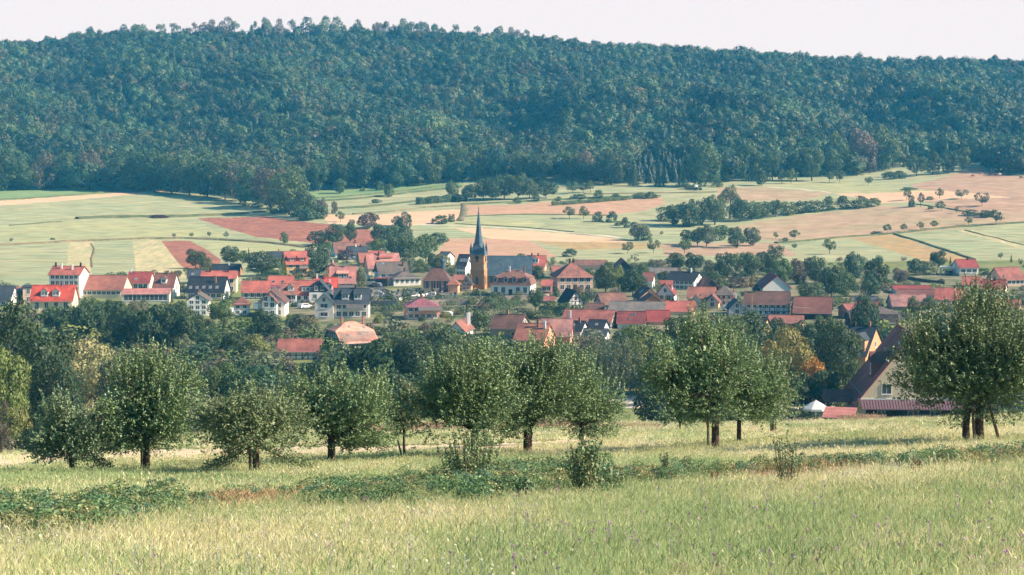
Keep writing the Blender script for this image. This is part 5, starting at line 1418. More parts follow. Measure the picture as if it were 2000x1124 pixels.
B2 = pole(1649, 642, 626, 'short pale post beside the large brown hipped barn', cross=False)
def wire(a, b, sag, label):
    mb = MB(); n = 14
    mb.tube([a.lerp(b, i / n) - Vector((0, 0, sag * 4 * (i / n) * (1 - i / n))) for i in range(n + 1)], .035, 4)
    o = mb.build('cable', mat('cable', (.3, .28, .28), .6, .3)); tag(o, label, 'cable')
wire(B, D_, 1.0, 'overhead cable hanging between the two wooden poles at the right')
wire(B, B2 + Vector((-10, 20, 2)), 1.5, 'overhead cable leading left from the pole beside the wide red roof')

# maypole with wreath beside the half timbered hall
p = ground(1468, 640, ymin=400); s_ = scale_at(p); H_ = 80 / s_
r = empty('maypole', p, 0, 'tall maypole with a wreath and a tuft of greenery beside the half timbered hall', 'maypole')
mb = MB(); mb.tube([(0, 0, -.3), (0, 0, H_)], [.14, .06], 8); mb.build('pole', mat('maypole_wood', (.42, .22, .15), .8, .2), r)
mb = MB(); n = 16
mb.tube([(1.2 * math.cos(6.2832 * i / n), 1.2 * math.sin(6.2832 * i / n), H_ * .86) for i in range(n + 1)], .14, 6)
mb.build('wreath', mat('wreath_green', (.06, .11, .04), .9, .1), r)
cm = crown_mesh('tall', 300, .16, 77); o = mesh_obj('treetop', cm, r, (), color=(.22, .14, .07)); o.scale = (1.6, 1.6, 2.6); o.location = (0, 0, H_ - .3)

# ------------------------------------------------------------------ churchyard, walls and hedges
M_STONE = mat('grave_stone', (0.30, 0.28, 0.28), .6, .3, noise=.3, nscale=2)
M_STONE2 = mat('dark_grave_stone', (0.10, 0.10, 0.11), .4, .4)
gs = []
for v in range(4):
    mb = MB()
    if v == 0: mb.box(-.4, .4, -.1, .1, 0, 1.0)
    elif v == 1: mb.box(-.3, .3, -.1, .1, 0, 1.1); mb.tube([(0, -.1, 1.1), (0, .1, 1.1)], .3, 12)
    elif v == 2: mb.box(-.09, .09, -.08, .08, 0, 1.4); mb.box(-.35, .35, -.08, .08, .85, 1.03); mb.box(-.3, .3, -.2, .2, 0, .25)
    else: mb.box(-.6, .6, -.1, .1, 0, .8)
    mb.box(-.5, .5, -2.0, -.1, 0, .18)
    me = mb.mesh('gravestone'); me.materials.append(M_STONE if v != 1 else M_STONE2); gs.append(me)
k = 0
for rowy in (572, 575, 578, 581, 584):
    for px in np.arange(728, 893, 8.5):
        if 746 < px < 770 and rowy < 578: continue
        if px > 850 and rowy < 576: continue
        p = ground(px + rnd.uniform(-2, 2), rowy + rnd.uniform(-.6, .6), ymin=450)
        o = mesh_obj('gravestone', gs[k % 4], None, (), loc=p, rz=rnd.uniform(-.4, .4)); k += 1
        o.scale = (1.1, 1.1, rnd.uniform(.8, 1.3))
        tag(o, 'gravestone in the crowded churchyard between the white bungalow and the stone wall', 'gravestone', 'gravestones in the churchyard')

def wall_line(name, pts_, h, th, material, label, cat, ymin=400, lift=-.4):
    P_ = [ground(a, b, ymin=ymin) for a, b in pts_]
    mb = MB()
    for a, b in zip(P_[:-1], P_[1:]):
        n_ = max(1, int((b - a).length / 6))
        for i in range(n_):
            c0, c1 = a.lerp(b, i / n_), a.lerp(b, (i + 1) / n_)
            z0, z1 = hz(c0.x, c0.y), hz(c1.x, c1.y)
            d = Vector((c1.x - c0.x, c1.y - c0.y, 0)).normalized(); nn = Vector((-d.y, d.x, 0)) * th / 2
            q = [Vector((c0.x, c0.y, z0 + lift)) - nn, Vector((c1.x, c1.y, z1 + lift)) - nn, Vector((c1.x, c1.y, z1 + lift)) + nn, Vector((c0.x, c0.y, z0 + lift)) + nn]
            t_ = [v + Vector((0, 0, h - lift)) for v in q]
            mb.poly([q[0], q[1], t_[1], t_[0]]); mb.poly([q[2], q[3], t_[3], t_[2]]); mb.poly(t_)
            if i == 0: mb.poly([q[3], q[0], t_[0], t_[3]])
            if i == n_ - 1: mb.poly([q[1], q[2], t_[2], t_[1]])
    o = mb.build(name, material); tag(o, label, cat); return o
M_RUBBLE = mat('rubble_wall', (0.34, 0.28, 0.25), .9, .1, color2=(.24, .2, .19), nscale=1.2, noise=.25)
wall_line('stone_wall', [(722, 598), (800, 598), (870, 597), (916, 596)], 1.6, .5, M_RUBBLE, 'long grey stone wall below the churchyard hedge', 'wall')
wall_line('stone_wall', [(738, 572), (752, 580), (775, 588), (800, 583), (850, 575)], .7, .3, W_['white'], 'low white wall curving round the lawn of the white bungalow', 'wall')
wall_line('stone_wall', [(985, 585), (1050, 583), (1075, 580)], 1.0, .5, M_RUBBLE, 'low stone wall under the parsonage garden', 'wall')
wall_line('fence', [(1770, 545), (1810, 552), (1845, 556)], 1.0, .08, M_STAKE, 'thin wooden fence across the lawn left of the white carport', 'fence')
# white carport frame beside the white house
p = ground(1852, 537, ymin=450)
r = empty('carport', p, -.3, 'white open carport frame with an arched front', 'carport')
mb = MB()
for x in (-2.6, 2.6):
    for y in (-2, 2): mb.box(x - .15, x + .15, y - .15, y + .15, -.5, 2.6)
mb.box(-2.8, 2.8, -2.2, -2.0, 2.3, 2.9); mb.box(-2.8, 2.8, 2.0, 2.2, 2.3, 2.9); mb.box(-2.8, -2.6, -2, 2, 2.3, 2.9); mb.box(2.6, 2.8, -2, 2, 2.3, 2.9)
mb.build('frame', M_WHITE, r)
mb = MB(); mb.box(-2.55, 2.55, -1.95, 1.95, 2.5, 2.6); mb.build('roof', M_WHITE, r)

M_HEDGE = leafmat('hedge_leaves', trans=.2)
def hedge(pts_, h, th, label, col='d', ymin=400, size=.35):
    P_ = [ground(a, b, ymin=ymin) for a, b in pts_]
    rs_ = np.random.RandomState(int(pts_[0][0])); X_ = []; N_ = []
    for a, b in zip(P_[:-1], P_[1:]):
        l = math.hypot(b.x - a.x, b.y - a.y); n_ = int(l * (2 * h + th) * 14)
        t = rs_.rand(n_); f = rs_.rand(n_) * (2 * h + th)
        d = np.array([b.x - a.x, b.y - a.y]) / l; nn = np.array([-d[1], d[0]])
        off = np.where(f < h, -th / 2, np.where(f < h + th, f - h - th / 2, th / 2)) ; z = np.where(f < h, f, np.where(f < h + th, h, f - h - th))
        wv = 1 + .12 * np.sin(t * l * 1.1) + .06 * rs_.randn(n_)
        off = off * wv; z = z * (1 + .08 * np.sin(t * l * .7 + 1) + .05 * rs_.randn(n_))
        x = a.x + (b.x - a.x) * t + nn[0] * off; y = a.y + (b.y - a.y) * t + nn[1] * off
        X_.append(np.stack([x, y, height(x, y) + z], -1))
        nv_ = np.stack([nn[0] * np.sign(off) * (f != 0), nn[1] * np.sign(off), np.where((f >= h) & (f < h + th), 1.5, .2)], -1); N_.append(nv_)
    X_ = np.concatenate(X_); N_ = np.concatenate(N_)
    v, f_ = leaves_mesh('hedge', X_, N_, size, rs_, .7, .4)
    o = mesh_obj('hedge', np_mesh('hedge', v, f_), None, [M_HEDGE], color=GREEN[col]); tag(o, label, 'hedge'); return o
hedge([(722, 593), (800, 593), (870, 591), (915, 588)], 1.8, 1.2, 'long clipped hedge on top of the grey stone wall below the graves')
hedge([(722, 610), (760, 610), (790, 609)], 2.0, 1.2, 'clipped hedge left of the salmon pink villa')
hedge([(858, 605), (880, 604), (897, 603)], 1.8, 1.2, 'short clipped hedge right of the salmon pink villa')
hedge([(750, 572), (765, 577), (800, 575), (850, 572)], 1.0, 1.0, 'low hedge round the front lawn of the white bungalow')
hedge([(950, 623), (975, 621), (1010, 618)], 4.0, 4.0, 'tall thick dark hedge below the parsonage', 'd')
hedge([(930, 583), (960, 586), (985, 586)], 2.0, 1.5, 'shaggy hedge under the church tower')
hedge([(815, 400, ), (850, 397), (885, 394), (905, 395)], 3.2, 5.0, 'dark shadowy hedge ending at the field trees above the church', 'd', ymin=700, size=.8)
hedge([(1080, 402), (1130, 398), (1180, 394), (1230, 390)], 1.6, 3.0, 'long loose hedge of thorn bushes between two stubble fields', 'g', ymin=700, size=.7)
# ------------------------------------------------------------------ single trees and bushes: kind, x, foot, height, width (picture), colour
K = {'r': 'round', 't': 'tall', 'b': 'bush', 'o': 'orchard', 'w': 'willow', 'c': 'conifer', 's': 'sparse'}
def T_(rows, ymin, group, **kw):
    for q in rows:
        tree(K[q[0]], q[1], q[2], q[3], q[4], q[5] if len(q) > 5 else 'g', ymin=ymin, group=group, **kw)
# trees scattered over the hillside fields
T_([('o', 22, 474, 9, 8, 'd'), ('b', 103, 469, 4, 10), ('o', 340, 465, 9, 9), ('o', 374, 465, 10, 10), ('o', 409, 464, 11, 10, 'd'), ('o', 442, 466, 13, 13, 's'),
    ('b', 310, 426, 6, 36, 'r'), ('r', 663, 379, 30, 28), ('b', 708, 374, 9, 12), ('b', 742, 372, 20, 18, 'd'), ('t', 760, 385, 25, 20), ('r', 773, 368, 34, 36, 'b'), ('b', 735, 397, 9, 20, 'd'),
    ('r', 883, 389, 36, 28), ('r', 918, 393, 34, 36, 'd'), ('r', 944, 390, 42, 38), ('r', 962, 392, 46, 40, 'd'), ('r', 985, 389, 50, 48), ('r', 1012, 390, 52, 42), ('r', 1034, 389, 42, 40), ('r', 1066, 388, 36, 44, 'd'), ('b', 1046, 394, 22, 16), ('b', 1010, 398, 12, 18), ('b', 1090, 393, 10, 14),
    ('t', 630, 427, 40, 22, 'p'), ('t', 653, 418, 24, 14, 'p'), ('o', 625, 428, 28, 26), ('o', 665, 434, 21, 20), ('b', 687, 443, 16, 14), ('r', 718, 447, 32, 46, 'p'), ('b', 775, 441, 22, 20, 'd'), ('b', 792, 446, 34, 28, 'd'), ('t', 556, 475, 21, 18),
    ('o', 1112, 428, 24, 26), ('o', 1140, 429, 27, 22), ('b', 1167, 434, 22, 22, 'd'), ('b', 1195, 435, 22, 24, 'd'), ('b', 1222, 446, 21, 20, 'd'), ('r', 1246, 470, 36, 38, 's'), ('b', 1258, 470, 24, 34), ('o', 1226, 496, 23, 26), ('o', 1276, 495, 27, 28), ('o', 1337, 496, 29, 31), ('b', 1113, 502, 16, 29, 'd'), ('o', 1292, 461, 9, 8), ('b', 1207, 441, 10, 16),
    ('b', 845, 437, 10, 8), ('b', 862, 438, 20, 28, 'd'), ('b', 882, 434, 18, 14, 'd'), ('b', 1350, 370, 12, 34, 'd'), ('b', 1405, 366, 14, 14),
    ('o', 1118, 379, 25, 27), ('o', 1140, 377, 21, 22), ('o', 1153, 377, 23, 20), ('b', 1168, 388, 20, 20), ('b', 1205, 388, 10, 22), ('b', 1250, 388, 14, 30), ('b', 1272, 388, 13, 28), ('b', 1128, 389, 11, 34, 'd'),
    ('b', 1300, 432, 30, 40), ('r', 1318, 441, 44, 46, 'd'), ('t', 1347, 444, 54, 42, 'd'), ('r', 1372, 441, 54, 40, 'd'), ('r', 1396, 440, 60, 44), ('t', 1426, 428, 64, 46, 's'), ('r', 1445, 434, 46, 40, 'd'), ('r', 1468, 431, 38, 40),
    ('r', 1490, 427, 34, 38), ('r', 1514, 424, 34, 34, 'd'), ('b', 1540, 420, 30, 36), ('b', 1566, 417, 28, 34, 'd'), ('b', 1592, 414, 26, 34), ('b', 1620, 412, 28, 30), ('b', 1648, 409, 26, 34, 'd'), ('b', 1680, 407, 28, 34), ('b', 1706, 404, 17, 30),
    ('r', 1342, 479, 30, 28, 'd'), ('r', 1380, 483, 44, 44, 's'), ('r', 1362, 481, 36, 26, 'd'), ('r', 1405, 470, 30, 42), ('t', 1440, 485, 44, 34, 'd'), ('t', 1470, 481, 38, 34, 'd'),
    ('o', 1515, 467, 14, 11), ('o', 1551, 469, 20, 23, 'd'), ('b', 1534, 472, 9, 12), ('o', 1551, 488, 12, 13), ('o', 1620, 497, 30, 27), ('o', 1734, 456, 17, 21), ('o', 1766, 453, 15, 17), ('o', 1798, 450, 16, 16), ('o', 1825, 447, 16, 18), ('b', 1713, 458, 7, 24, 'd'),
    ('o', 1892, 441, 17, 17), ('o', 1945, 440, 30, 26, 'd'), ('b', 1896, 422, 13, 30, 'd'), ('b', 1925, 425, 16, 32, 'd'), ('o', 1868, 417, 13, 9), ('o', 1838, 413, 19, 22), ('b', 1818, 409, 7, 12), ('b', 1780, 405, 25, 15, 'd'), ('o', 1798, 404, 26, 15, 'p'), ('b', 1815, 391, 8, 16),
    ('o', 1771, 392, 22, 19), ('o', 1835, 389, 20, 17), ('o', 1878, 389, 19, 28), ('o', 1918, 403, 27, 31, 'd'), ('o', 1620, 357, 21, 20), ('o', 1640, 357, 23, 24), ('o', 1696, 362, 17, 19), ('o', 1527, 359, 27, 20), ('o', 1545, 359, 30, 26), ('r', 1488, 363, 30, 34, 'd'), ('b', 1776, 371, 5, 34, 'd'),
    ('b', 1736, 351, 16, 28, 'd'), ('b', 1758, 349, 18, 28, 'd'), ('r', 1790, 345, 44, 40, 'd'), ('r', 1822, 342, 46, 40, 'd'), ('r', 1852, 340, 44, 40, 'd'), ('r', 1879, 336, 48, 42),
    ('o', 1954, 507, 13, 11), ('c', 1975, 513, 15, 9), ('o', 1993, 520, 15, 9)], 690, 'field')
# trees of the village
T_([('r', 382, 525, 38, 40, 'd'), ('b', 402, 528, 28, 30), ('r', 450, 518, 38, 42, 'd'), ('c', 486, 514, 30, 10, 'd'), ('r', 474, 516, 26, 22), ('r', 511, 540, 50, 62, 'd'), ('b', 543, 524, 24, 24), ('b', 572, 496, 10, 14, 'l'),
    ('t', 619, 541, 60, 42, 'd'), ('r', 634, 512, 36, 32), ('b', 605, 503, 22, 22, 'r'), ('r', 622, 480, 30, 44, 'd'), ('b', 675, 508, 24, 34, 'r'), ('t', 706, 561, 38, 26, 's'), ('r', 655, 480, 44, 42, 'd'), ('r', 684, 476, 40, 26, 'd'), ('b', 640, 490, 18, 30),
    ('r', 745, 478, 40, 46, 'd'), ('r', 768, 474, 36, 36), ('r', 792, 480, 40, 34, 'd'), ('r', 742, 500, 34, 40), ('r', 772, 508, 56, 50, 'd'), ('r', 800, 522, 62, 56), ('r', 832, 512, 56, 50), ('r', 858, 478, 24, 40), ('t', 795, 536, 34, 26, 's'), ('b', 820, 532, 26, 30), ('b', 728, 488, 16, 26), ('r', 846, 528, 34, 26, 'd'),
    ('r', 862, 530, 34, 36, 'l'), ('b', 782, 540, 18, 20), ('b', 540, 548, 24, 50, 'g'), ('b', 500, 552, 14, 50, 's'), ('b', 516, 546, 12, 34, 'd'), ('s', 612, 552, 26, 18, 's'),
    ('b', 762, 585, 14, 15, 'd'), ('b', 795, 586, 16, 15, 'd'), ('b', 857, 583, 10, 12, 'd'), ('b', 829, 574, 8, 20, 'd'), ('c', 912, 618, 24, 13, 'b'), ('r', 938, 646, 42, 40), ('b', 922, 596, 16, 26), ('b', 955, 600, 18, 40), ('b', 990, 602, 16, 46), ('b', 967, 584, 14, 14, 's'), ('b', 1013, 582, 16, 14, 's'),
    ('r', 1046, 606, 44, 36, 'd'), ('b', 1072, 612, 26, 40), ('b', 1100, 615, 26, 40, 'g'), ('b', 1130, 618, 26, 36), ('b', 1020, 622, 24, 50, 's'), ('b', 1056, 624, 20, 60), ('b', 1085, 580, 22, 18, 'b'), ('o', 1155, 590, 26, 28, 's'), ('r', 1050, 549, 30, 26, 'd'), ('r', 1130, 580, 22, 24, 'p'),
    ('r', 1183, 573, 62, 50, 'g'), ('r', 1208, 572, 54, 26, 'l'), ('r', 1236, 580, 56, 60, 'd'), ('r', 1255, 560, 44, 34), ('b', 1170, 525, 18, 40), ('b', 1240, 530, 18, 26), ('s', 1240, 515, 18, 20, 's'), ('r', 1296, 560, 30, 26, 'd'), ('b', 1290, 585, 26, 22, 's'), ('b', 1308, 592, 18, 20),
    ('r', 1320, 530, 38, 40), ('b', 1282, 522, 16, 40, 'p'), ('r', 1355, 532, 38, 38, 'd'), ('r', 1386, 540, 34, 24, 's'), ('r', 1415, 546, 54, 48, 'd'), ('r', 1442, 532, 40, 42), ('r', 1468, 544, 50, 46), ('r', 1496, 536, 46, 44, 'd'), ('b', 1395, 552, 22, 40), ('b', 1440, 562, 24, 50, 'p'), ('b', 1410, 566, 20, 30),
    ('r', 1515, 508, 30, 34), ('r', 1524, 560, 58, 54), ('r', 1556, 556, 52, 46, 'p'), ('r', 1592, 556, 56, 50, 'd'), ('b', 1584, 584, 36, 56, 'g'), ('r', 1624, 582, 64, 48, 'd'), ('r', 1652, 580, 48, 42, 'g'), ('r', 1668, 548, 56, 38, 'b'), ('r', 1712, 566, 64, 50, 'd'), ('t', 1700, 580, 42, 32, 'b'),
    ('b', 1790, 533, 32, 38, 'b'), ('b', 1812, 537, 32, 38, 's'), ('r', 1832, 527, 38, 34, 'd'), ('c', 1856, 529, 28, 13, 'b'), ('r', 1758, 558, 34, 32, 'p'), ('b', 1920, 538, 16, 26, 'd'), ('b', 1838, 552, 8, 14, 'd'), ('b', 1640, 545, 20, 40), ('b', 1735, 562, 18, 26),
    ('t', 1784, 612, 32, 28), ('t', 1814, 614, 34, 32), ('c', 1376, 608, 28, 17, 'b'), ('c', 1548, 620, 30, 18, 'b'), ('b', 1606, 590, 18, 30, 's'), ('b', 1630, 600, 14, 20), ('b', 1720, 600, 18, 14, 's'),
    ('r', 1325, 682, 66, 64, 'g'), ('r', 1372, 668, 42, 48, 's'), ('t', 1515, 672, 52, 36, 'b'), ('r', 1570, 694, 68, 56, 'd'), ('r', 1612, 690, 74, 56, 'g'), ('t', 1636, 680, 56, 30, 's'), ('r', 1690, 648, 26, 48, 'd'), ('r', 1722, 652, 26, 50, 'g'), ('r', 1568, 716, 42, 42, 'b'), ('r', 1612, 724, 50, 44, 's'),
    ('r', 125, 668, 74, 80, 'd'), ('r', 170, 676, 84, 72, 'd'), ('r', 205, 670, 80, 60, 'd'), ('r', 243, 686, 92, 74, 'd'), ('r', 290, 690, 92, 78, 'd'), ('r', 332, 690, 88, 72, 'd'), ('r', 372, 692, 84, 62, 'd'), ('b', 100, 630, 32, 50, 'g'), ('r', 178, 640, 56, 52, 'g'), ('r', 270, 640, 54, 50, 's'), ('r', 225, 634, 50, 50, 'g'), ('r', 318, 642, 52, 52, 'd'), ('r', 350, 646, 56, 48), ('c', 336, 592, 34, 10, 's'),
    ('r', 432, 636, 50, 48, 'g'), ('r', 405, 700, 60, 60, 'd'), ('r', 527, 674, 66, 58, 'd'), ('r', 509, 645, 44, 34), ('r', 590, 666, 54, 56, 's'), ('r', 500, 668, 38, 46, 'b'), ('b', 555, 670, 34, 34, 's'), ('b', 570, 630, 18, 24), ('b', 456, 648, 20, 22, 'd'), ('b', 470, 640, 14, 24, 's'), ('r', 495, 712, 60, 66, 'l'), ('b', 455, 690, 40, 60, 'd'), ('t', 362, 728, 58, 42, 's'), ('b', 470, 600, 12, 16),
    ('b', 450, 578, 16, 14), ('b', 485, 640, 18, 30), ('b', 520, 605, 14, 16), ('b', 590, 600, 14, 14, 'd'), ('b', 575, 600, 12, 14, 'd'), ('b', 740, 632, 22, 16, 'l'), ('b', 768, 655, 34, 40, 'b'), ('b', 800, 660, 28, 34, 's'), ('b', 830, 655, 28, 30, 'p'), ('b', 823, 628, 12, 14, 'd'), ('b', 843, 624, 10, 9, 'r'), ('b', 735, 655, 20, 26), ('b', 870, 650, 20, 24), ('b', 60, 605, 12, 30, 'd'), ('b', 30, 610, 10, 30, 'd')], 400, 'village')
# larger trees of the valley floor, closer to the meadow
def TD(rows, group='valley'):
    for q in rows:
        tree(K[q[0]], q[1], 0, q[2], q[3], q[4], dist=q[5], group=group)
TD([('r', 55, 260, 180, 'd', 235), ('r', 5, 200, 120, 'l', 215), ('r', 110, 170, 120, 'd', 225), ('r', 182, 172, 150, 'w', 300), ('r', 240, 150, 120, 's', 270), ('b', 30, 90, 80, 'l', 190), ('b', 90, 70, 90, 'g', 188), ('b', 150, 60, 90, 's', 192), ('b', 215, 50, 70, 'g', 195), ('b', -10, 60, 70, 'p', 180),
    ('s', 3, 110, 40, 'p', 170), ('r', 340, 110, 120, 'b', 300), ('r', 420, 140, 110, 'g', 260), ('r', 465, 125, 100, 'd', 255), ('b', 380, 90, 110, 's', 250), ('b', 300, 70, 100, 'd', 240), ('b', 520, 80, 110, 's', 260), ('b', 590, 80, 80, 'd', 300),
    ('r', 630, 85, 110, 'd', 340), ('r', 690, 112, 120, 'd', 335), ('r', 745, 128, 120, 'd', 330), ('r', 800, 138, 120, 'd', 330), ('r', 850, 140, 110, 'd', 335), ('r', 900, 120, 100, 'd', 340), ('b', 690, 100, 130, 'd', 310), ('b', 770, 100, 130, 'd', 305), ('b', 850, 90, 120, 'd', 305), ('r', 960, 120, 110, 'd', 345), ('c', 1122, 110, 22, 'd', 330), ('b', 1040, 90, 120, 'd', 320), ('b', 560, 60, 80, 'b', 330),
    ('w', 1175, 120, 90, 's', 350), ('w', 1215, 118, 84, 's', 345), ('w', 1250, 112, 80, 'l', 350), ('r', 1290, 110, 90, 'g', 350), ('r', 1240, 100, 90, 'l', 380), ('b', 1275, 110, 70, 'd', 262), ('b', 1315, 100, 76, 'd', 264), ('r', 1355, 120, 80, 'd', 280), ('b', 1400, 80, 90, 'd', 285), ('b', 1450, 70, 80, 'd', 290), ('r', 1420, 150, 120, 'g', 340), ('r', 1480, 150, 110, 'd', 350),
    ('r', 1550, 140, 110, 'y', 330), ('r', 1500, 120, 80, 'y', 335), ('r', 1583, 105, 66, 'o', 318), ('r', 1606, 92, 64, 'd', 312), ('r', 1640, 160, 94, 'd', 330), ('r', 1562, 84, 60, 'd', 312), ('b', 1500, 50, 60, 'd', 300), ('b', 1650, 40, 50, 'g', 322), ('b', 1455, 40, 60, 'l', 275), ('r', 1690, 130, 60, 'b', 400), ('b', 1545, 26, 50, 'd', 300), ('b', 1580, 24, 50, 'd', 300)])

# ------------------------------------------------------------------ low garden growth between the houses
rs = np.random.RandomState(11)
gp = []
for _ in range(9000):
    y = rs.uniform(335, 745); x = rs.uniform(-0.32, 0.32) * y
    gp.append((x, y))
gp = np.array(gp); gz = height(gp[:, 0], gp[:, 1]); gu, gv, _ = project(gp[:, 0], gp[:, 1], gz)
keep = np.ones(len(gp), bool)
for (root, cxp, base, sh, L_, Wd_) in HOUSES:
    if root.location.y > 900: continue
    c, s_ = math.cos(-root.rotation_euler.z), math.sin(-root.rotation_euler.z)
    dx = gp[:, 0] - root.location.x; dy = gp[:, 1] - root.location.y
    lx = c * dx - s_ * dy; ly = s_ * dx + c * dy
    keep &= ~((np.abs(lx) < L_ / 2 + 2) & (np.abs(ly) < Wd_ / 2 + 2))
    keep &= ~((np.abs(dx) < max(L_, Wd_) / 2 + 1) & (dy < 0) & (dy > -16 - Wd_ / 2) & (rs.rand(len(gp)) < .85))
keep &= ~(inpoly(gu, gv, [(-900, 560), (60, 560), (330, 530), (560, 515), (560, 470), (-900, 470)]))
keep &= ~(inpoly(gu, gv, [(715, 545), (900, 560), (915, 612), (715, 612)]) & (rs.rand(len(gp)) < .92))
keep &= ~(inpoly(gu, gv, [(740, 630), (800, 630), (800, 665), (740, 665)]))
keep &= ~(inpoly(gu, gv, [(1180, 760), (1280, 760), (1280, 830), (1180, 830)]))
keep &= ~(inpoly(gu, gv, [(1720, 500), (2400, 480), (2400, 556), (1720, 556)]) & (rs.rand(len(gp)) < .93))
dens = np.sin(gp[:, 0] * .09 + 1) * np.sin(gp[:, 1] * .07) + rs.randn(len(gp)) * .45
keep &= dens > np.where(gp[:, 1] < 450, -.5, .05)
gp, gz, gu = gp[keep], gz[keep], gu[keep]; n = len(gp)
H = rs.uniform(0.8, 2.0, n) * np.where(rs.rand(n) < .12, 1.6, 1) * np.where(gp[:, 1] < 450, 1.9, 1); W = H * rs.uniform(1.0, 1.9, n)
cols = np.array([GREEN[c] for c in 'gdbslgdp'])
tint = cols[rs.randint(0, 8, n)] * rs.uniform(.8, 1.25, (n, 1))
bsrc = src_collection('low_bush', [crown_mesh('bush', 420, .10, 600 + i, (M_FOREST,)) for i in range(4)])
scatter('undergrowth', np.stack([gp[:, 0], gp[:, 1], gz - .1], -1), np.stack([np.zeros(n), np.zeros(n), rs.rand(n) * 6.28], -1), np.stack([W, W, H], -1), tint, rs.randint(0, 4, n), bsrc,
        'low bushes and garden growth filling the gaps between the houses', 'undergrowth')
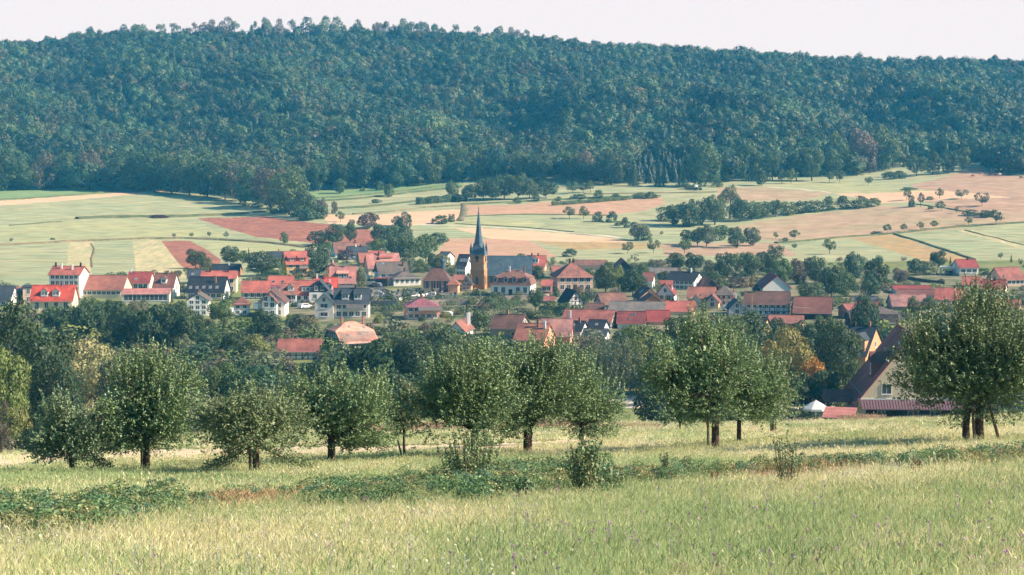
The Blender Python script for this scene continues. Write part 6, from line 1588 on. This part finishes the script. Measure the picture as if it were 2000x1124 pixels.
# ------------------------------------------------------------------ orchard
def apple(px, py, top, xl, xr, low, label, dist=None, fork=None, seed=1, dens=1.0, trunk_r=.13, lean=0.0, col=(0.18, 0.26, 0.115), sprout=1.0, twin=None, droop=0, small=False):
    p = at(px, dist); s = scale_at(p)
    H = (py - top) / s; zl = (py - low) / s
    hw = (xr - xl) / 2 / s; xc = ((xl + xr) / 2 - px) / s
    rs = np.random.RandomState(seed); rr = random.Random(seed)
    root = empty('apple_tree', p, 0, label, 'apple tree', None)
    zf = zl + .12 * (H - zl) if fork is None else fork / s
    ctr = np.array([xc, 0, zl + (H - zl) * .40]); ext = np.array([hw * 1.0, hw * .9, (H - zl) * .5])
    # ends of the side branches fill the dome
    nb = int(95 * dens * max(.5, min(1.8, hw / 2.4)))
    E = []
    nbo = max(7, int(nb / 7)); BO = rs.randn(nbo, 3); BO[:, 2] *= .85; BO /= np.linalg.norm(BO, axis=1, keepdims=True)
    while len(E) < nb:
        d = BO[rs.randint(nbo)] + rs.randn(3) * .27; d /= np.linalg.norm(d)
        up = (H * .84 - ctr[2]) if d[2] > 0 else (ctr[2] - zl) * (.92 + .25 * rs.rand())
        q = d * (0.35 + 0.62 * rs.rand() ** .5) * np.array([ext[0], ext[1], up])
        lump = 1 + .2 * math.sin(3 * math.atan2(d[1], d[0]) + seed) + .08 * math.sin(7 * d[0] + seed * 2)
        q[:2] *= lump
        if d[2] < -.2: q[:2] *= 1.12
        E.append(q + ctr)
    E = np.array(E)
    mb = MB()
    fk = Vector((lean * .6, 0, zf))
    def trunk(x0, r, top_):
        mb.tube([(x0, 0, -.25), (x0 + .01, 0, .06), (x0 + lean * .2, .02, top_.z * .5), top_], [r * 1.45, r * 1.08, r * .95, r * .85], 9)
    trunk(0, trunk_r, fk)
    forks = [fk]
    if twin is not None:
        f2 = Vector((twin * .75, 0.15, zf * 1.02)); trunk(twin, trunk_r * .8, f2); forks.append(f2)
    limbs = []
    nl = 7
    for i in range(nl):
        a = i * 2 * math.pi / nl + rr.uniform(-.3, .3)
        rr_ = rr.uniform(.45, .72)
        e_ = Vector((ctr[0] + math.cos(a) * ext[0] * rr_, math.sin(a) * ext[1] * rr_, ctr[2] + ext[2] * rr.uniform(-.35, .5)))
        f_ = forks[i % len(forks)]
        m1 = f_.lerp(e_, .35) + Vector((0, 0, rr.uniform(-.12, .08))); m2 = f_.lerp(e_, .7) + Vector((rr.uniform(-.15, .15), rr.uniform(-.15, .15), rr.uniform(.0, .2)))
        L_ = [f_ - Vector((0, 0, .1)), m1, m2, e_]
        mb.tube(L_, [trunk_r * .62, trunk_r * .45, trunk_r * .32, trunk_r * .16], 6, cap=False); limbs.append(L_)
    e_ = Vector((ctr[0] + rr.uniform(-.2, .2), 0, ctr[2] + ext[2] * .8)); L_ = [fk - Vector((0, 0, .1)), fk.lerp(e_, .5) + Vector((.1, 0, 0)), fk.lerp(e_, .8), e_]
    mb.tube(L_, [trunk_r * .7, trunk_r * .5, trunk_r * .3, trunk_r * .14], 6, cap=False); limbs.append(L_)
    nodes = [v for L_ in limbs for v in (L_[1], L_[1].lerp(L_[2], .5), L_[2], L_[2].lerp(L_[3], .5), L_[3])]
    for q in E:
        v = Vector(q); b = min(nodes, key=lambda n_: (n_ - v).length + max(0, n_.z - v.z) * .6)
        mid = b.lerp(v, .5) + Vector((rr.uniform(-.1, .1), rr.uniform(-.1, .1), .12 * (v - b).length))
        mb.tube([b, mid, v], [trunk_r * .17, trunk_r * .12, trunk_r * .05], 4, cap=False)
    # leafy shoots
    X_, N_ = [], []
    tw = MB()
    ns = int(nb * 19)
    idx = rs.randint(0, nb, ns)
    for k in range(ns):
        c = E[idx[k]] + rs.randn(3) * np.array([.30, .30, .24]) * (1.0 if not small else .7)
        if c[2] < zl + .05: c[2] = zl + rs.rand() * .5
        out = c - ctr; out /= np.linalg.norm(out / ext) * np.linalg.norm(ext) / 1.7 + 1e-6
        outer = np.linalg.norm((c - ctr) / ext)
        upw = .55 + .9 * max(0, (c[2] - ctr[2]) / ext[2])
        d = np.array([out[0], out[1], out[2] * .5]) * .8 + np.array([0, 0, upw]) + rs.randn(3) * .45
        if c[2] < ctr[2] - ext[2] * .45: d = np.array([out[0], out[1], -.45 if rs.rand() < .6 else .3]) + rs.randn(3) * .4
        d /= np.linalg.norm(d)
        l = rs.uniform(.22, .50)
        nlv = 13
        if c[2] > ctr[2] + ext[2] * .25 and outer > .7 and rs.rand() < .42 * sprout:
            l = rs.uniform(.55, 1.25) * (H / 5); d = d * .5 + np.array([0, 0, 1.0]); d /= np.linalg.norm(d); nlv = 36
            mb.tube([tuple(c), tuple(c + d * l)], [.008, .004], 3, cap=False)
        t = (np.arange(nlv) + rs.rand(nlv)) / nlv
        side = rs.randn(nlv, 3); side -= (side @ d)[:, None] * d; side /= np.linalg.norm(side, axis=1, keepdims=True)
        pp = c + np.outer(t * l, d) + side * .05
        X_.append(pp); N_.append(side * .7 + np.array([0, 0, .5]))
    X_ = np.concatenate(X_); N_ = np.concatenate(N_)
    m = int(nb * 42); d = rs.randn(m, 3); d /= np.linalg.norm(d, axis=1, keepdims=True)  # oversized inner leaves, added to block light and darken the crown core
    d *= (.72 * rs.rand(m) ** .5)[:, None] * np.array([ext[0], ext[1], 1]); d[:, 2] *= np.where(d[:, 2] > 0, (H * .88 - ctr[2]), (ctr[2] - zl) * .9)
    XI, NI = d + ctr, rs.randn(m, 3)
    if droop:      # low hanging side branch
        for (dx, z0, z1) in droop:
            t = rs.rand(900); c = np.stack([np.sign(dx) * hw * .3 + xc * 0 + dx * t, rs.randn(900) * .25, z0 + (z1 - z0) * t ** 1.3], -1) + rs.randn(900, 3) * np.array([.16, .16, .14])
            X_ = np.concatenate([X_, c]); N_ = np.concatenate([N_, rs.randn(900, 3)])
            mb2 = MB(); mb2.tube([fk, Vector((np.sign(dx) * hw * .3, 0, z0)), Vector((np.sign(dx) * hw * .3 + dx, 0, z1))], [trunk_r * .4, trunk_r * .25, .01], 5)
            mb2.build('branch', M_BARK, root)
    v, f = leaves_mesh('crown', X_, N_, .09, rs, .58, .3)
    v2, f2 = leaves_mesh('crown', XI, NI, .15, rs, .7, .6); f = np.concatenate([f, f2 + len(v)]); v = np.concatenate([v, v2])
    o = mesh_obj('crown', np_mesh('crown', v, f), root, [M_APPLE], color=col)
    mb.build('trunk', M_BARK, root, smooth=True)
    return root, p, s

apple(140, 917, 745, 62, 205, 885, 'small apple tree at the left end of the orchard with one low branch', 71, seed=1, trunk_r=.10, col=(.19, .26, .14), dens=1.1, droop=[(1.0, .9, .35)], small=True)
apple(286, 920, 675, 205, 392, 868, 'tall domed apple tree, second from the left of the front row', 72, seed=2, trunk_r=.14, dens=1.5, droop=[(-1.2, 1.2, .9)])
apple(500, 930, 722, 398, 600, 878, 'gnarled apple tree with leafy branches hanging down to the grass', 68, seed=3, trunk_r=.13, col=(.20, .25, .12), dens=.95, sprout=.5, droop=[(1.5, .8, .25), (-1.2, .8, .2)])
apple(646, 905, 695, 560, 765, 872, 'wide apple tree directly right of the gnarled low branched one', 75, seed=4, trunk_r=.13, dens=1.35, droop=[(1.8, 1.1, .7)])
apple(789, 886, 745, 758, 838, 842, 'slender young apple tree leaning on a slanting stake', 82, seed=5, trunk_r=.06, dens=.55, small=True, col=(.23, .27, .13))
apple(924, 893, 640, 795, 1040, 862, 'broad dense apple tree at the centre with the darkest shaded underside', 78, seed=6, trunk_r=.14, dens=1.75, lean=.1)
apple(1030, 888, 640, 985, 1130, 836, 'thick trunked apple tree with long bare low boughs right of the broad central one', 80, seed=7, trunk_r=.19, dens=1.3, fork=52)
apple(1135, 870, 688, 1068, 1200, 856, 'leafy apple tree touching the thick trunked one on its right side', 92, seed=8, trunk_r=.13, dens=1.3)
apple(1397, 886, 612, 1268, 1480, 820, 'tall apple tree with an ivy clad trunk and a thin prop on its left', 75, seed=9, trunk_r=.16, dens=1.7, fork=72)
apple(1443, 877, 668, 1380, 1525, 820, 'slim trunked apple tree crowded against the tall ivy clad one', 79, seed=10, trunk_r=.10, dens=1.2, fork=62)
apple(1508, 856, 700, 1470, 1540, 825, 'narrow pale apple tree whose low trunk is wrapped in shoots', 108, seed=11, trunk_r=.12, dens=.9, col=(.27, .31, .17))
apple(1912, 868, 562, 1768, 2055, 822, 'very large dark apple tree on forked trunks at the right border', 69, seed=16, trunk_r=.17, dens=2.6, twin=-.48, fork=78, sprout=.9, col=(.16, .225, .10))
apple(447, 905, 800, 415, 490, 880, 'little background apple tree between the domed and the gnarled one', 92, seed=13, trunk_r=.06, dens=.5, small=True)
apple(1328, 851, 800, 1300, 1352, 838, 'small young tree far behind, left of the tall ivy clad apple tree', 130, seed=14, trunk_r=.06, dens=.5, small=True)

def stake(px, py, top, dx, dist, label, r=.045):
    p = at(px, dist); s = scale_at(p); mb = MB()
    mb.tube([(0, 0, -.2), (dx / s, 0, (py - top) / s)], [r, r * .85], 7)
    o = mb.build('stake', M_STAKE, None, loc=p); tag(o, label, 'stake')
stake(277, 919, 862, 0, 71.5, 'upright stake left of the tall domed apple tree')
stake(490, 928, 870, -2, 67.5, 'dark stake tight against the gnarled apple tree', .06)
stake(651, 903, 860, 2, 74.5, 'stake behind the wide apple tree trunk', .05)
stake(787, 886, 850, -10, 81.5, 'slanting stake propping the slender young apple tree')
stake(1037, 888, 838, 1, 79.5, 'thin straight stake right of the thick trunk')
stake(1384, 887, 800, -3, 74.5, 'tall thin prop standing left of the ivy clad trunk', .055)
stake(1905, 872, 800, -7, 68, 'pale stake between the forked trunks of the big apple tree', .06)
stake(1957, 865, 770, -32, 69, 'long pole leaning against the big apple tree from the right', .06)
stake(1514, 856, 828, 1, 107, 'short post beside the narrow pale apple tree', .06)

# ------------------------------------------------------------------ meadow grass
def tuft(seed, nblades, h, spread, wd, lean=.35, seeds=0, flat=False):
    rs = np.random.RandomState(seed); V, F = [], []
    for i in range(nblades):
        a = rs.rand() * 6.283; r = spread * rs.rand() ** .5
        x, y = r * math.cos(a), r * math.sin(a)
        hh = h * rs.uniform(.45, 1.0); w_ = wd * rs.uniform(.7, 1.3)
        b = rs.rand() * 6.283; ln = lean * rs.uniform(.3, 1.3) * hh
        wa = rs.rand() * 3.14; wx, wy = math.cos(wa) * w_ / 2, math.sin(wa) * w_ / 2
        n = len(V)
        mx, my = x + math.cos(b) * ln * .35, y + math.sin(b) * ln * .35
        tx, ty = x + math.cos(b) * ln, y + math.sin(b) * ln
        V += [(x - wx, y - wy, -.05), (x + wx, y + wy, -.05), (mx + wx * .9, my + wy * .9, hh * .6), (mx - wx * .9, my - wy * .9, hh * .6), (tx + wx * .15, ty + wy * .15, hh), (tx - wx * .15, ty - wy * .15, hh)]
        F += [(n, n + 1, n + 2, n + 3), (n + 3, n + 2, n + 4, n + 5)]
    for i in range(seeds):
        a = rs.rand() * 6.283; r = spread * rs.rand() ** .5; x, y = r * math.cos(a), r * math.sin(a)
        hh = h * rs.uniform(1.05, 1.45); b = rs.rand() * 6.283; tx, ty = x + math.cos(b) * hh * .2, y + math.sin(b) * hh * .2
        n = len(V); w_ = wd * .45
        V += [(x - w_ / 2, y, 0), (x + w_ / 2, y, 0), (tx + w_ / 2, ty, hh * .8), (tx - w_ / 2, ty, hh * .8)]; F.append((n, n + 1, n + 2, n + 3))
        n = len(V); k = wd * 1.5
        V += [(tx, ty, hh * .78), (tx + k, ty, hh * .9), (tx + math.cos(b) * .05, ty + math.sin(b) * .05, hh * 1.05), (tx - k, ty, hh * .9)]; F.append((n, n + 1, n + 2, n + 3))
        n = len(V)
        V += [(tx, ty, hh * .78), (tx, ty + k, hh * .9), (tx + math.cos(b) * .05, ty + math.sin(b) * .05, hh * 1.05), (tx, ty - k, hh * .9)]; F.append((n, n + 1, n + 2, n + 3))
    me = np_mesh('tuft', V, F); me.materials.append(M_GRASS); return me

GCOL = np.array([(0.72, 0.67, 0.36), (0.52, 0.58, 0.27), (0.40, 0.50, 0.24), (0.88, 0.77, 0.50), (0.62, 0.64, 0.34), (0.90, 0.84, 0.62)])
rs = np.random.RandomState(21)
def field_pts(y0, y1, per_m2, margin=.33):
    n = int((y1**2 - y0**2) * margin * per_m2)
    y = np.sqrt(rs.uniform(y0**2, y1**2, n)); x = rs.uniform(-1, 1, n) * (margin * y)
    return x, y
def patchy(x, y):
    return (np.sin(x * .35 + 1.2 * np.sin(y * .11)) * np.sin(y * .16 + .8) + .6 * np.sin(x * .9 + y * .3) * np.sin(y * .4 + 2)
            + .4 * np.sin(x * 2.1 + 1) * np.sin(y * 1.3))
def grass_layer(name, y0, y1, per, src, hs, label, mask=None):
    x, y = field_pts(y0, y1, per)
    z = height(x, y); u, v, _ = project(x, y, z)
    if mask is not None:
        k = mask(x, y, u, v); x, y, z, u, v = x[k], y[k], z[k], u[k], v[k]
    n = len(x)
    pt = patchy(x, y) + rs.randn(n) * .5
    dry = pt + .25 + .6 * ((u > 900) & (v < 905)) - .5 * ((u < 900) & (v > 915) & (v < 1000))
    ci = np.where(dry > .95, rs.choice([0, 3, 5, 3], n), np.where(dry > .12, rs.choice([0, 4, 1, 3], n), rs.choice([1, 2, 4, 2], n)))
    tint = GCOL[ci] * rs.uniform(.8, 1.25, (n, 1))
    sc = rs.uniform(.7, 1.25, n) * hs * (1 + .18 * patchy(x * .5, y * .5))
    return scatter(name, np.stack([x, y, z], -1), np.stack([rs.randn(n) * .08, rs.randn(n) * .08, rs.rand(n) * 6.28], -1), np.stack([sc, sc, sc], -1), tint, rs.randint(0, 6, n), src, label, 'grass')
strip = [(-900, 985), (0, 922), (200, 905), (440, 896), (700, 888), (960, 882), (1180, 864), (1180, 855), (960, 866), (700, 870), (440, 874), (200, 878), (0, 888), (-900, 938)]
src1 = src_collection('near_tuft', [tuft(700 + i, 70, .26, .22, .0034, .34, 3 if i < 4 else 7) for i in range(6)])
src2 = src_collection('mid_tuft', [tuft(720 + i, 56, .24, .30, .0062, .38, 3 if i < 4 else 6) for i in range(6)])
src3 = src_collection('far_tuft', [tuft(740 + i, 44, .26, .6, .017, .4, 5) for i in range(6)])
grass_layer('grass', 17, 40, 30, src1, 1.0, 'tall seeding meadow grass in front of the orchard')
grass_layer('grass', 40, 86, 11, src2, 1.0, 'tall grass around the feet of the apple trees', lambda x, y, u, v: ~inpoly(u, v, strip) | (rs.rand(len(u)) < .04))
grass_layer('grass', 86, 175, 2.6, src3, .85, 'meadow grass sloping down behind the orchard', lambda x, y, u, v: ~inpoly(u, v, strip) | (rs.rand(len(u)) < .03))
grass_layer('grass', 175, 305, .8, src3, 1.1, 'far edge of the meadow towards the valley')

# darker weeds along the small bank that crosses the meadow
BANK = np.array([(-100, 1050), (0, 1042), (150, 1035), (300, 1020), (330, 1008), (620, 985), (760, 975), (900, 965), (1000, 960), (1130, 948), (1250, 942), (1400, 935), (1600, 925), (1800, 912), (2000, 900), (2100, 897)], float)
bw = []
for i in range(5200):
    px = rs.uniform(-120, 2100); py = np.interp(px, BANK[:, 0], BANK[:, 1])
    hh = 26 if px < 350 else (22 if 600 < px < 1200 else 8)
    pr = .85 if px < 340 else (.10 if px < 610 else (.6 if px < 1200 else .12))
    pr *= .45 + .9 * (math.sin(px * .031) * math.sin(px * .0113 + 1) > -.25)
    if rs.rand() > pr: continue
    bw.append((px, py + rs.randn() * hh * .55))
bw = np.array(bw); P_ = []
for px, py in bw:
    r_ = ray(px, py); k = 60 - 0
    t = np.linspace(20, 85, 260); zr = CAM[2] + r_[2] * t / r_[1]; zg = height(r_[0] * t / r_[1], t)
    j = int(np.argmax(zr <= zg)); P_.append((r_[0] * t[j] / r_[1], t[j], zg[j]))
P_ = np.array(P_); n = len(P_)
M_WEED = leafmat('weed_leaves', inst=True, trans=.3, island=.4, hue=.02)
wsrc = src_collection('weed', [crown_mesh('bush', 520, .075, 800 + i, (M_WEED,), .8) for i in range(4)])
H = rs.uniform(.22, .55, n) * np.where(bw[:, 0] < 340, 1.25, np.where((bw[:, 0] > 820) & (bw[:, 0] < 1210), 1.35, 1.0)); W = H * rs.uniform(.8, 1.5, n)
cols = np.array([(.15, .24, .10), (.11, .20, .09), (.20, .27, .11), (.34, .34, .15), (.13, .23, .13)])
tint = cols[rs.randint(0, 5, n)] * rs.uniform(.8, 1.3, (n, 1))
scatter('weeds', P_, np.stack([np.zeros(n), np.zeros(n), rs.rand(n) * 6.28], -1), np.stack([W, W, H], -1), tint, rs.randint(0, 4, n), wsrc, 'band of dark leafy weeds along the low bank across the meadow', 'weeds')

# dry russet growth along the same bank
dp = []
for i in range(3200):
    px = rs.uniform(320, 2100) if i < 2300 else rs.uniform(320, 650); py = np.interp(px, BANK[:, 0], BANK[:, 1]) + rs.randn() * 5
    if rs.rand() > .35 + .5 * math.sin(px * .017) : continue
    r_ = ray(px, py); t = np.linspace(20, 85, 260); zr = CAM[2] + r_[2] * t / r_[1]; zg = height(r_[0] * t / r_[1], t)
    j = int(np.argmax(zr <= zg)); dp.append((r_[0] * t[j] / r_[1], t[j], zg[j]))
dp = np.array(dp); n = len(dp); sc = rs.uniform(.7, 1.3, n)
tint = np.array([(.72, .44, .27), (.58, .33, .20), (.78, .55, .36)])[rs.randint(0, 3, n)]
scatter('dry_grass', dp, np.stack([np.zeros(n), np.zeros(n), rs.rand(n) * 6.28], -1), np.stack([sc, sc, sc], -1), tint, rs.randint(0, 6, n), src2, 'russet dry grass tufts along the low bank across the meadow', 'dry grass')

# taller single plants
def plant(px, py, h, w_, nst, label, dist=None, col=(.13, .19, .08), leaf=.065, name='shrub', seed=0, dens=1.0, cat='shrub'):
    r_ = ray(px, py); t = np.linspace(20, 110, 600); zr = CAM[2] + r_[2] * t / r_[1]; zg = height(r_[0] * t / r_[1], t); j = int(np.argmax(zr <= zg))
    p = Vector((r_[0] * t[j] / r_[1], t[j], zg[j])); s = scale_at(p); H_, W2 = h / s, w_ / s / 2
    rs_ = np.random.RandomState(seed + int(px)); mb = MB(); X_, N_ = [], []
    root = empty(name, p, 0, label, cat)
    for i in range(nst):
        a = rs_.rand() * 6.283; k = rs_.rand() ** .6; hh = H_ * (1 - .45 * k * rs_.rand()) * rs_.uniform(.75, 1.0)
        e_ = np.array([math.cos(a) * W2 * k, math.sin(a) * W2 * k, hh]); b = np.array([e_[0] * .25, e_[1] * .25, 0]); m_ = (b + e_) / 2 + np.array([e_[0] * .12, e_[1] * .12, 0])
        mb.tube([b, m_, e_], [.012, .008, .003], 4, cap=False)
        n_ = int(hh * 85 * dens)
        t_ = rs_.uniform(.1, 1, n_)[:, None]
        q = b * (1 - t_)**2 + 2 * m_ * t_ * (1 - t_) + e_ * t_**2
        sd_ = rs_.randn(n_, 3); sd_[:, 2] *= .4
        X_.append(q + sd_ * leaf * .9 * (1.3 - t_)); N_.append(sd_ + np.array([0, 0, .8]))
    mb.build('stem', M_STAKE, root)
    v, f = leaves_mesh('foliage', np.concatenate(X_), np.concatenate(N_), leaf, rs_, .5, .4)
    mesh_obj('foliage', np_mesh('foliage', v, f), root, [M_APPLE], color=col)
plant(920, 968, 132, 140, 60, 'leafy young shrub in the meadow in front of the central apple trunk', seed=1, dens=.75, col=(.17, .24, .10))
plant(1148, 978, 128, 92, 60, 'dense round shrub standing alone right of the centre of the meadow', seed=2, col=(.17, .24, .10), dens=.8)
plant(1186, 972, 70, 70, 24, 'low offshoot on the right flank of the dense round shrub', seed=3)
plant(1540, 960, 128, 66, 16, 'tall open shrub with thin upright stems right of the dense round one', seed=4, dens=.4, col=(.17, .23, .10))
plant(1304, 935, 60, 30, 9, 'small thin sapling halfway between the two meadow shrubs', seed=5, dens=.7)
plant(1340, 928, 48, 20, 6, 'short thin sapling just right of another in the mid meadow', seed=6, dens=.6)
plant(975, 990, 60, 50, 18, 'broad leaved weed clump right of the leafy young shrub', seed=7, leaf=.08, col=(.13, .2, .09))
plant(650, 1005, 55, 60, 22, 'broad leaved weed clump at the left start of the long weed band', seed=8, leaf=.08)
plant(1030, 985, 52, 40, 14, 'green weed clump between the two larger meadow shrubs', seed=9, leaf=.08, col=(.12, .2, .1))
M_DOCK = (0.34, 0.13, 0.04)
plant(316, 964, 34, 10, 4, 'single rusty dock stalk rising from the left meadow', seed=10, leaf=.03, col=M_DOCK, name='dock_plant', dens=1.6, cat='dock')
plant(1072, 915, 34, 18, 6, 'pair of rusty dock stalks left of the two in mid meadow', seed=11, leaf=.03, col=M_DOCK, name='dock_plant', dens=1.6, cat='dock')
plant(1112, 914, 30, 14, 5, 'rusty dock stalk right of the two in mid meadow', seed=12, leaf=.03, col=M_DOCK, name='dock_plant', dens=1.6, cat='dock')
plant(1788, 928, 34, 26, 12, 'dry brown teasel clump on the bank at the right', seed=13, leaf=.035, col=(.20, .10, .06), name='teasel', dens=1.4, cat='teasel')
plant(1395, 945, 30, 30, 12, 'dry reddish weed clump on the bank right of centre', seed=14, leaf=.035, col=(.28, .15, .09), name='dry_weed', dens=1.2, cat='weed')

# flowers: countless small heads
def flowers(name, n, area, col, size, hz_, label, seed):
    rs_ = np.random.RandomState(seed); V, F = [], []; cnt = 0
    while cnt < n:
        px = rs_.uniform(area[0], area[1]); py = rs_.uniform(area[2], area[3])
        if rs_.rand() > .5 + .5 * math.sin(px * .011 + 1) * math.sin(py * .05): continue
        r_ = ray(px, py); t = np.linspace(18, 80, 250); zr = CAM[2] + r_[2] * t / r_[1]; zg = height(r_[0] * t / r_[1], t) + hz_; j = int(np.argmax(zr <= zg))
        c = np.array([r_[0] * t[j] / r_[1], t[j], zg[j] + rs_.uniform(-.1, .12)])
        for q in range(3):
            a = rs_.randn(3); a /= np.linalg.norm(a); b = np.cross(a, rs_.randn(3)); b /= np.linalg.norm(b); s_ = size * rs_.uniform(.6, 1.3); k = len(V)
            V += [tuple(c - a * s_ / 2), tuple(c + b * s_ / 2), tuple(c + a * s_ / 2), tuple(c - b * s_ / 2)]; F.append((k, k + 1, k + 2, k + 3))
        k = len(V); V += [(c[0] - .003, c[1], c[2] - hz_), (c[0] + .003, c[1], c[2] - hz_), (c[0] + .003, c[1], c[2]), (c[0] - .003, c[1], c[2])]; F.append((k, k + 1, k + 2, k + 3))
        cnt += 1
    o = mesh_obj(name, np_mesh(name, V, F), None, [mat(name + '_petals', col, .7, .2, translucent=.3)]); tag(o, label, 'flowers', kind='stuff')
flowers('knapweed_flowers', 190, (1000, 2000, 925, 1110), (.55, .32, .52), .038, .36, 'purple knapweed heads dotted over the right half of the meadow', 31)
flowers('knapweed_flowers', 30, (200, 1000, 980, 1110), (.55, .32, .52), .036, .34, 'few purple knapweed heads in the left half of the meadow', 32)
flowers('yarrow_flowers', 420, (0, 1050, 990, 1115), (.72, .68, .56), .032, .34, 'creamy yarrow heads scattered over the left meadow', 33)
flowers('yarrow_flowers', 160, (1000, 2000, 960, 1115), (.72, .68, .56), .032, .34, 'creamy yarrow heads scattered over the right meadow', 34)
# dry pinkish grass bank in front of the inn and behind the orchard
def dry_bank(n, area, label, seed, hs=1.3, d0=150, d1=300):
    rs_ = np.random.RandomState(seed); A_ = []
    for i in range(n):
        px = rs_.uniform(area[0], area[1]); d = rs_.uniform(area[2], area[3]); p_ = at(px, d); A_.append(tuple(p_))
    A_ = np.array(A_); col = np.array([(.62, .42, .30), (.55, .40, .26), (.50, .33, .24)])[rs_.randint(0, 3, n)] * rs_.uniform(.85, 1.15, (n, 1))
    s_ = rs_.uniform(.8, 1.3, n) * hs
    scatter('dry_grass', A_, np.stack([np.zeros(n), np.zeros(n), rs_.rand(n) * 6.28], -1), np.stack([s_, s_, s_], -1), col, rs_.randint(0, 6, n), src3, label, 'dry grass')
dry_bank(260, (1655, 1712, 225, 268), 'pink dry grass mound in front of the cream inn', 41, 2.2)
dry_bank(500, (1700, 2040, 235, 290), 'pinkish dry grass along the wall of the inn and annex', 42, 1.2)
dry_bank(900, (740, 1120, 160, 215), 'low bank of pale dry grass behind the central apple trees', 43, 1.8)
dry_bank(500, (1150, 1290, 150, 190), 'reddish dry grass patch behind the centre right orchard', 44, .9)

# ------------------------------------------------------------------ labels of trees, told apart by what stands next to them
SHAPE = {'round': 'round crowned tree', 'tall': 'upright oval tree', 'bush': 'low bush', 'orchard': 'small fruit tree', 'willow': 'weeping birch', 'conifer': 'dark conifer', 'sparse': 'thin crowned tree'}
CNAME = {'g': 'green', 'd': 'dark green', 'b': 'bluish green', 'l': 'light green', 'y': 'yellowing', 'o': 'orange', 's': 'greyish green', 'r': 'reddish', 'w': 'pale yellow', 'p': 'brownish'}
MARKS = [(cx_, b_, sh) for (_, cx_, b_, sh, _, _) in HOUSES if sh and len(sh.split()) <= 8] + [(935, 560, 'the church tower')]
FMARKS = [(350, 495, 'the small ploughed patch'), (560, 450, 'the big red ploughed field'), (760, 425, 'the cream strip above the village'), (960, 380, 'the field hedge above the spire'), (1100, 408, 'the wide stubble field'),
          (1240, 455, 'the chalky farm track'), (1400, 440, 'the long tree belt'), (1600, 450, 'the large grey stubble field'), (1820, 385, 'the pale strip at the right'), (1950, 380, 'the cattle pasture'), (1800, 480, 'the orange dry pasture'), (1560, 360, 'the upper farm track'), (80, 470, 'the long field bank at the left')]
NMARKS = [(60, 0, 'the left end of the orchard'), (286, 0, 'the tall domed apple tree'), (500, 0, 'the gnarled apple tree'), (646, 0, 'the wide apple tree'), (924, 0, 'the broad central apple tree'), (1135, 0, 'the leafy third central apple tree'),
          (1300, 0, 'the small young orchard tree'), (1397, 0, 'the ivy clad apple tree'), (1514, 0, 'the half hidden parasol'), (1593, 0, 'the clear white parasol'), (1676, 0, 'the cream inn')]
todo = {}
for _o in C.objects:
    if _o.get('label') and len(_o['label'].split()) > 16: print('LONG', len(_o['label'].split()), _o['label'])
for (root, px, py, h, kind, col, group, label, cat) in TREES:
    root['category'] = cat or {'bush': 'bush'}.get(kind, 'tree')
    gname = {'crest': 'trees on the skyline', 'edge': 'trees along the foot of the wood', 'spurback': 'trees of the wooded tongue', 'spur': 'trees of the wooded tongue', 'field': 'trees scattered over the fields',
             'village': 'garden trees of the village', 'valley': 'trees between meadow and village'}[group]
    root['group'] = gname
    if label: root['label'] = label; continue
    if group == 'valley': mk = min(NMARKS, key=lambda m: abs(m[0] - px)); dy_ = 0
    else:
        L_ = FMARKS if group == 'field' else MARKS
        if group == 'spur': L_ = [(430, 390, 'the wooded tongue')]
        mk = min(L_, key=lambda m: math.hypot(m[0] - px, (m[1] - py) * 1.6)); dy_ = py - mk[1]
    dx_ = px - mk[0]
    rel = ('right of' if dx_ > 0 else 'left of') if abs(dx_) > abs(dy_) * 1.3 or group == 'valley' else ('below' if dy_ > 0 else 'above')
    if group == 'spur': rel = 'in'
    if group == 'valley' and abs(dx_) < 25: rel = 'behind'
    todo.setdefault('%s %s %s %s' % (CNAME[col], SHAPE[kind], rel, mk[2]), []).append((px, h, root))
ORD = ['leftmost', 'second', 'third', 'fourth', 'fifth', 'sixth', 'seventh', 'eighth']
for base_l, lst in todo.items():
    lst.sort(key=lambda q: q[0])
    for i, (px, h, root) in enumerate(lst):
        if len(lst) == 1: root['label'] = base_l
        elif len(lst) == 2: root['label'] = ('left one of two: ', 'right one of two: ')[i] + base_l
        else: root['label'] = (ORD[i] if i < 8 else 'last') + ' of %d: ' % len(lst) + base_l

for _o in C.objects:
    if _o.get('label') and len(_o['label'].split()) > 16: print('LONG', len(_o['label'].split()), _o['label'])
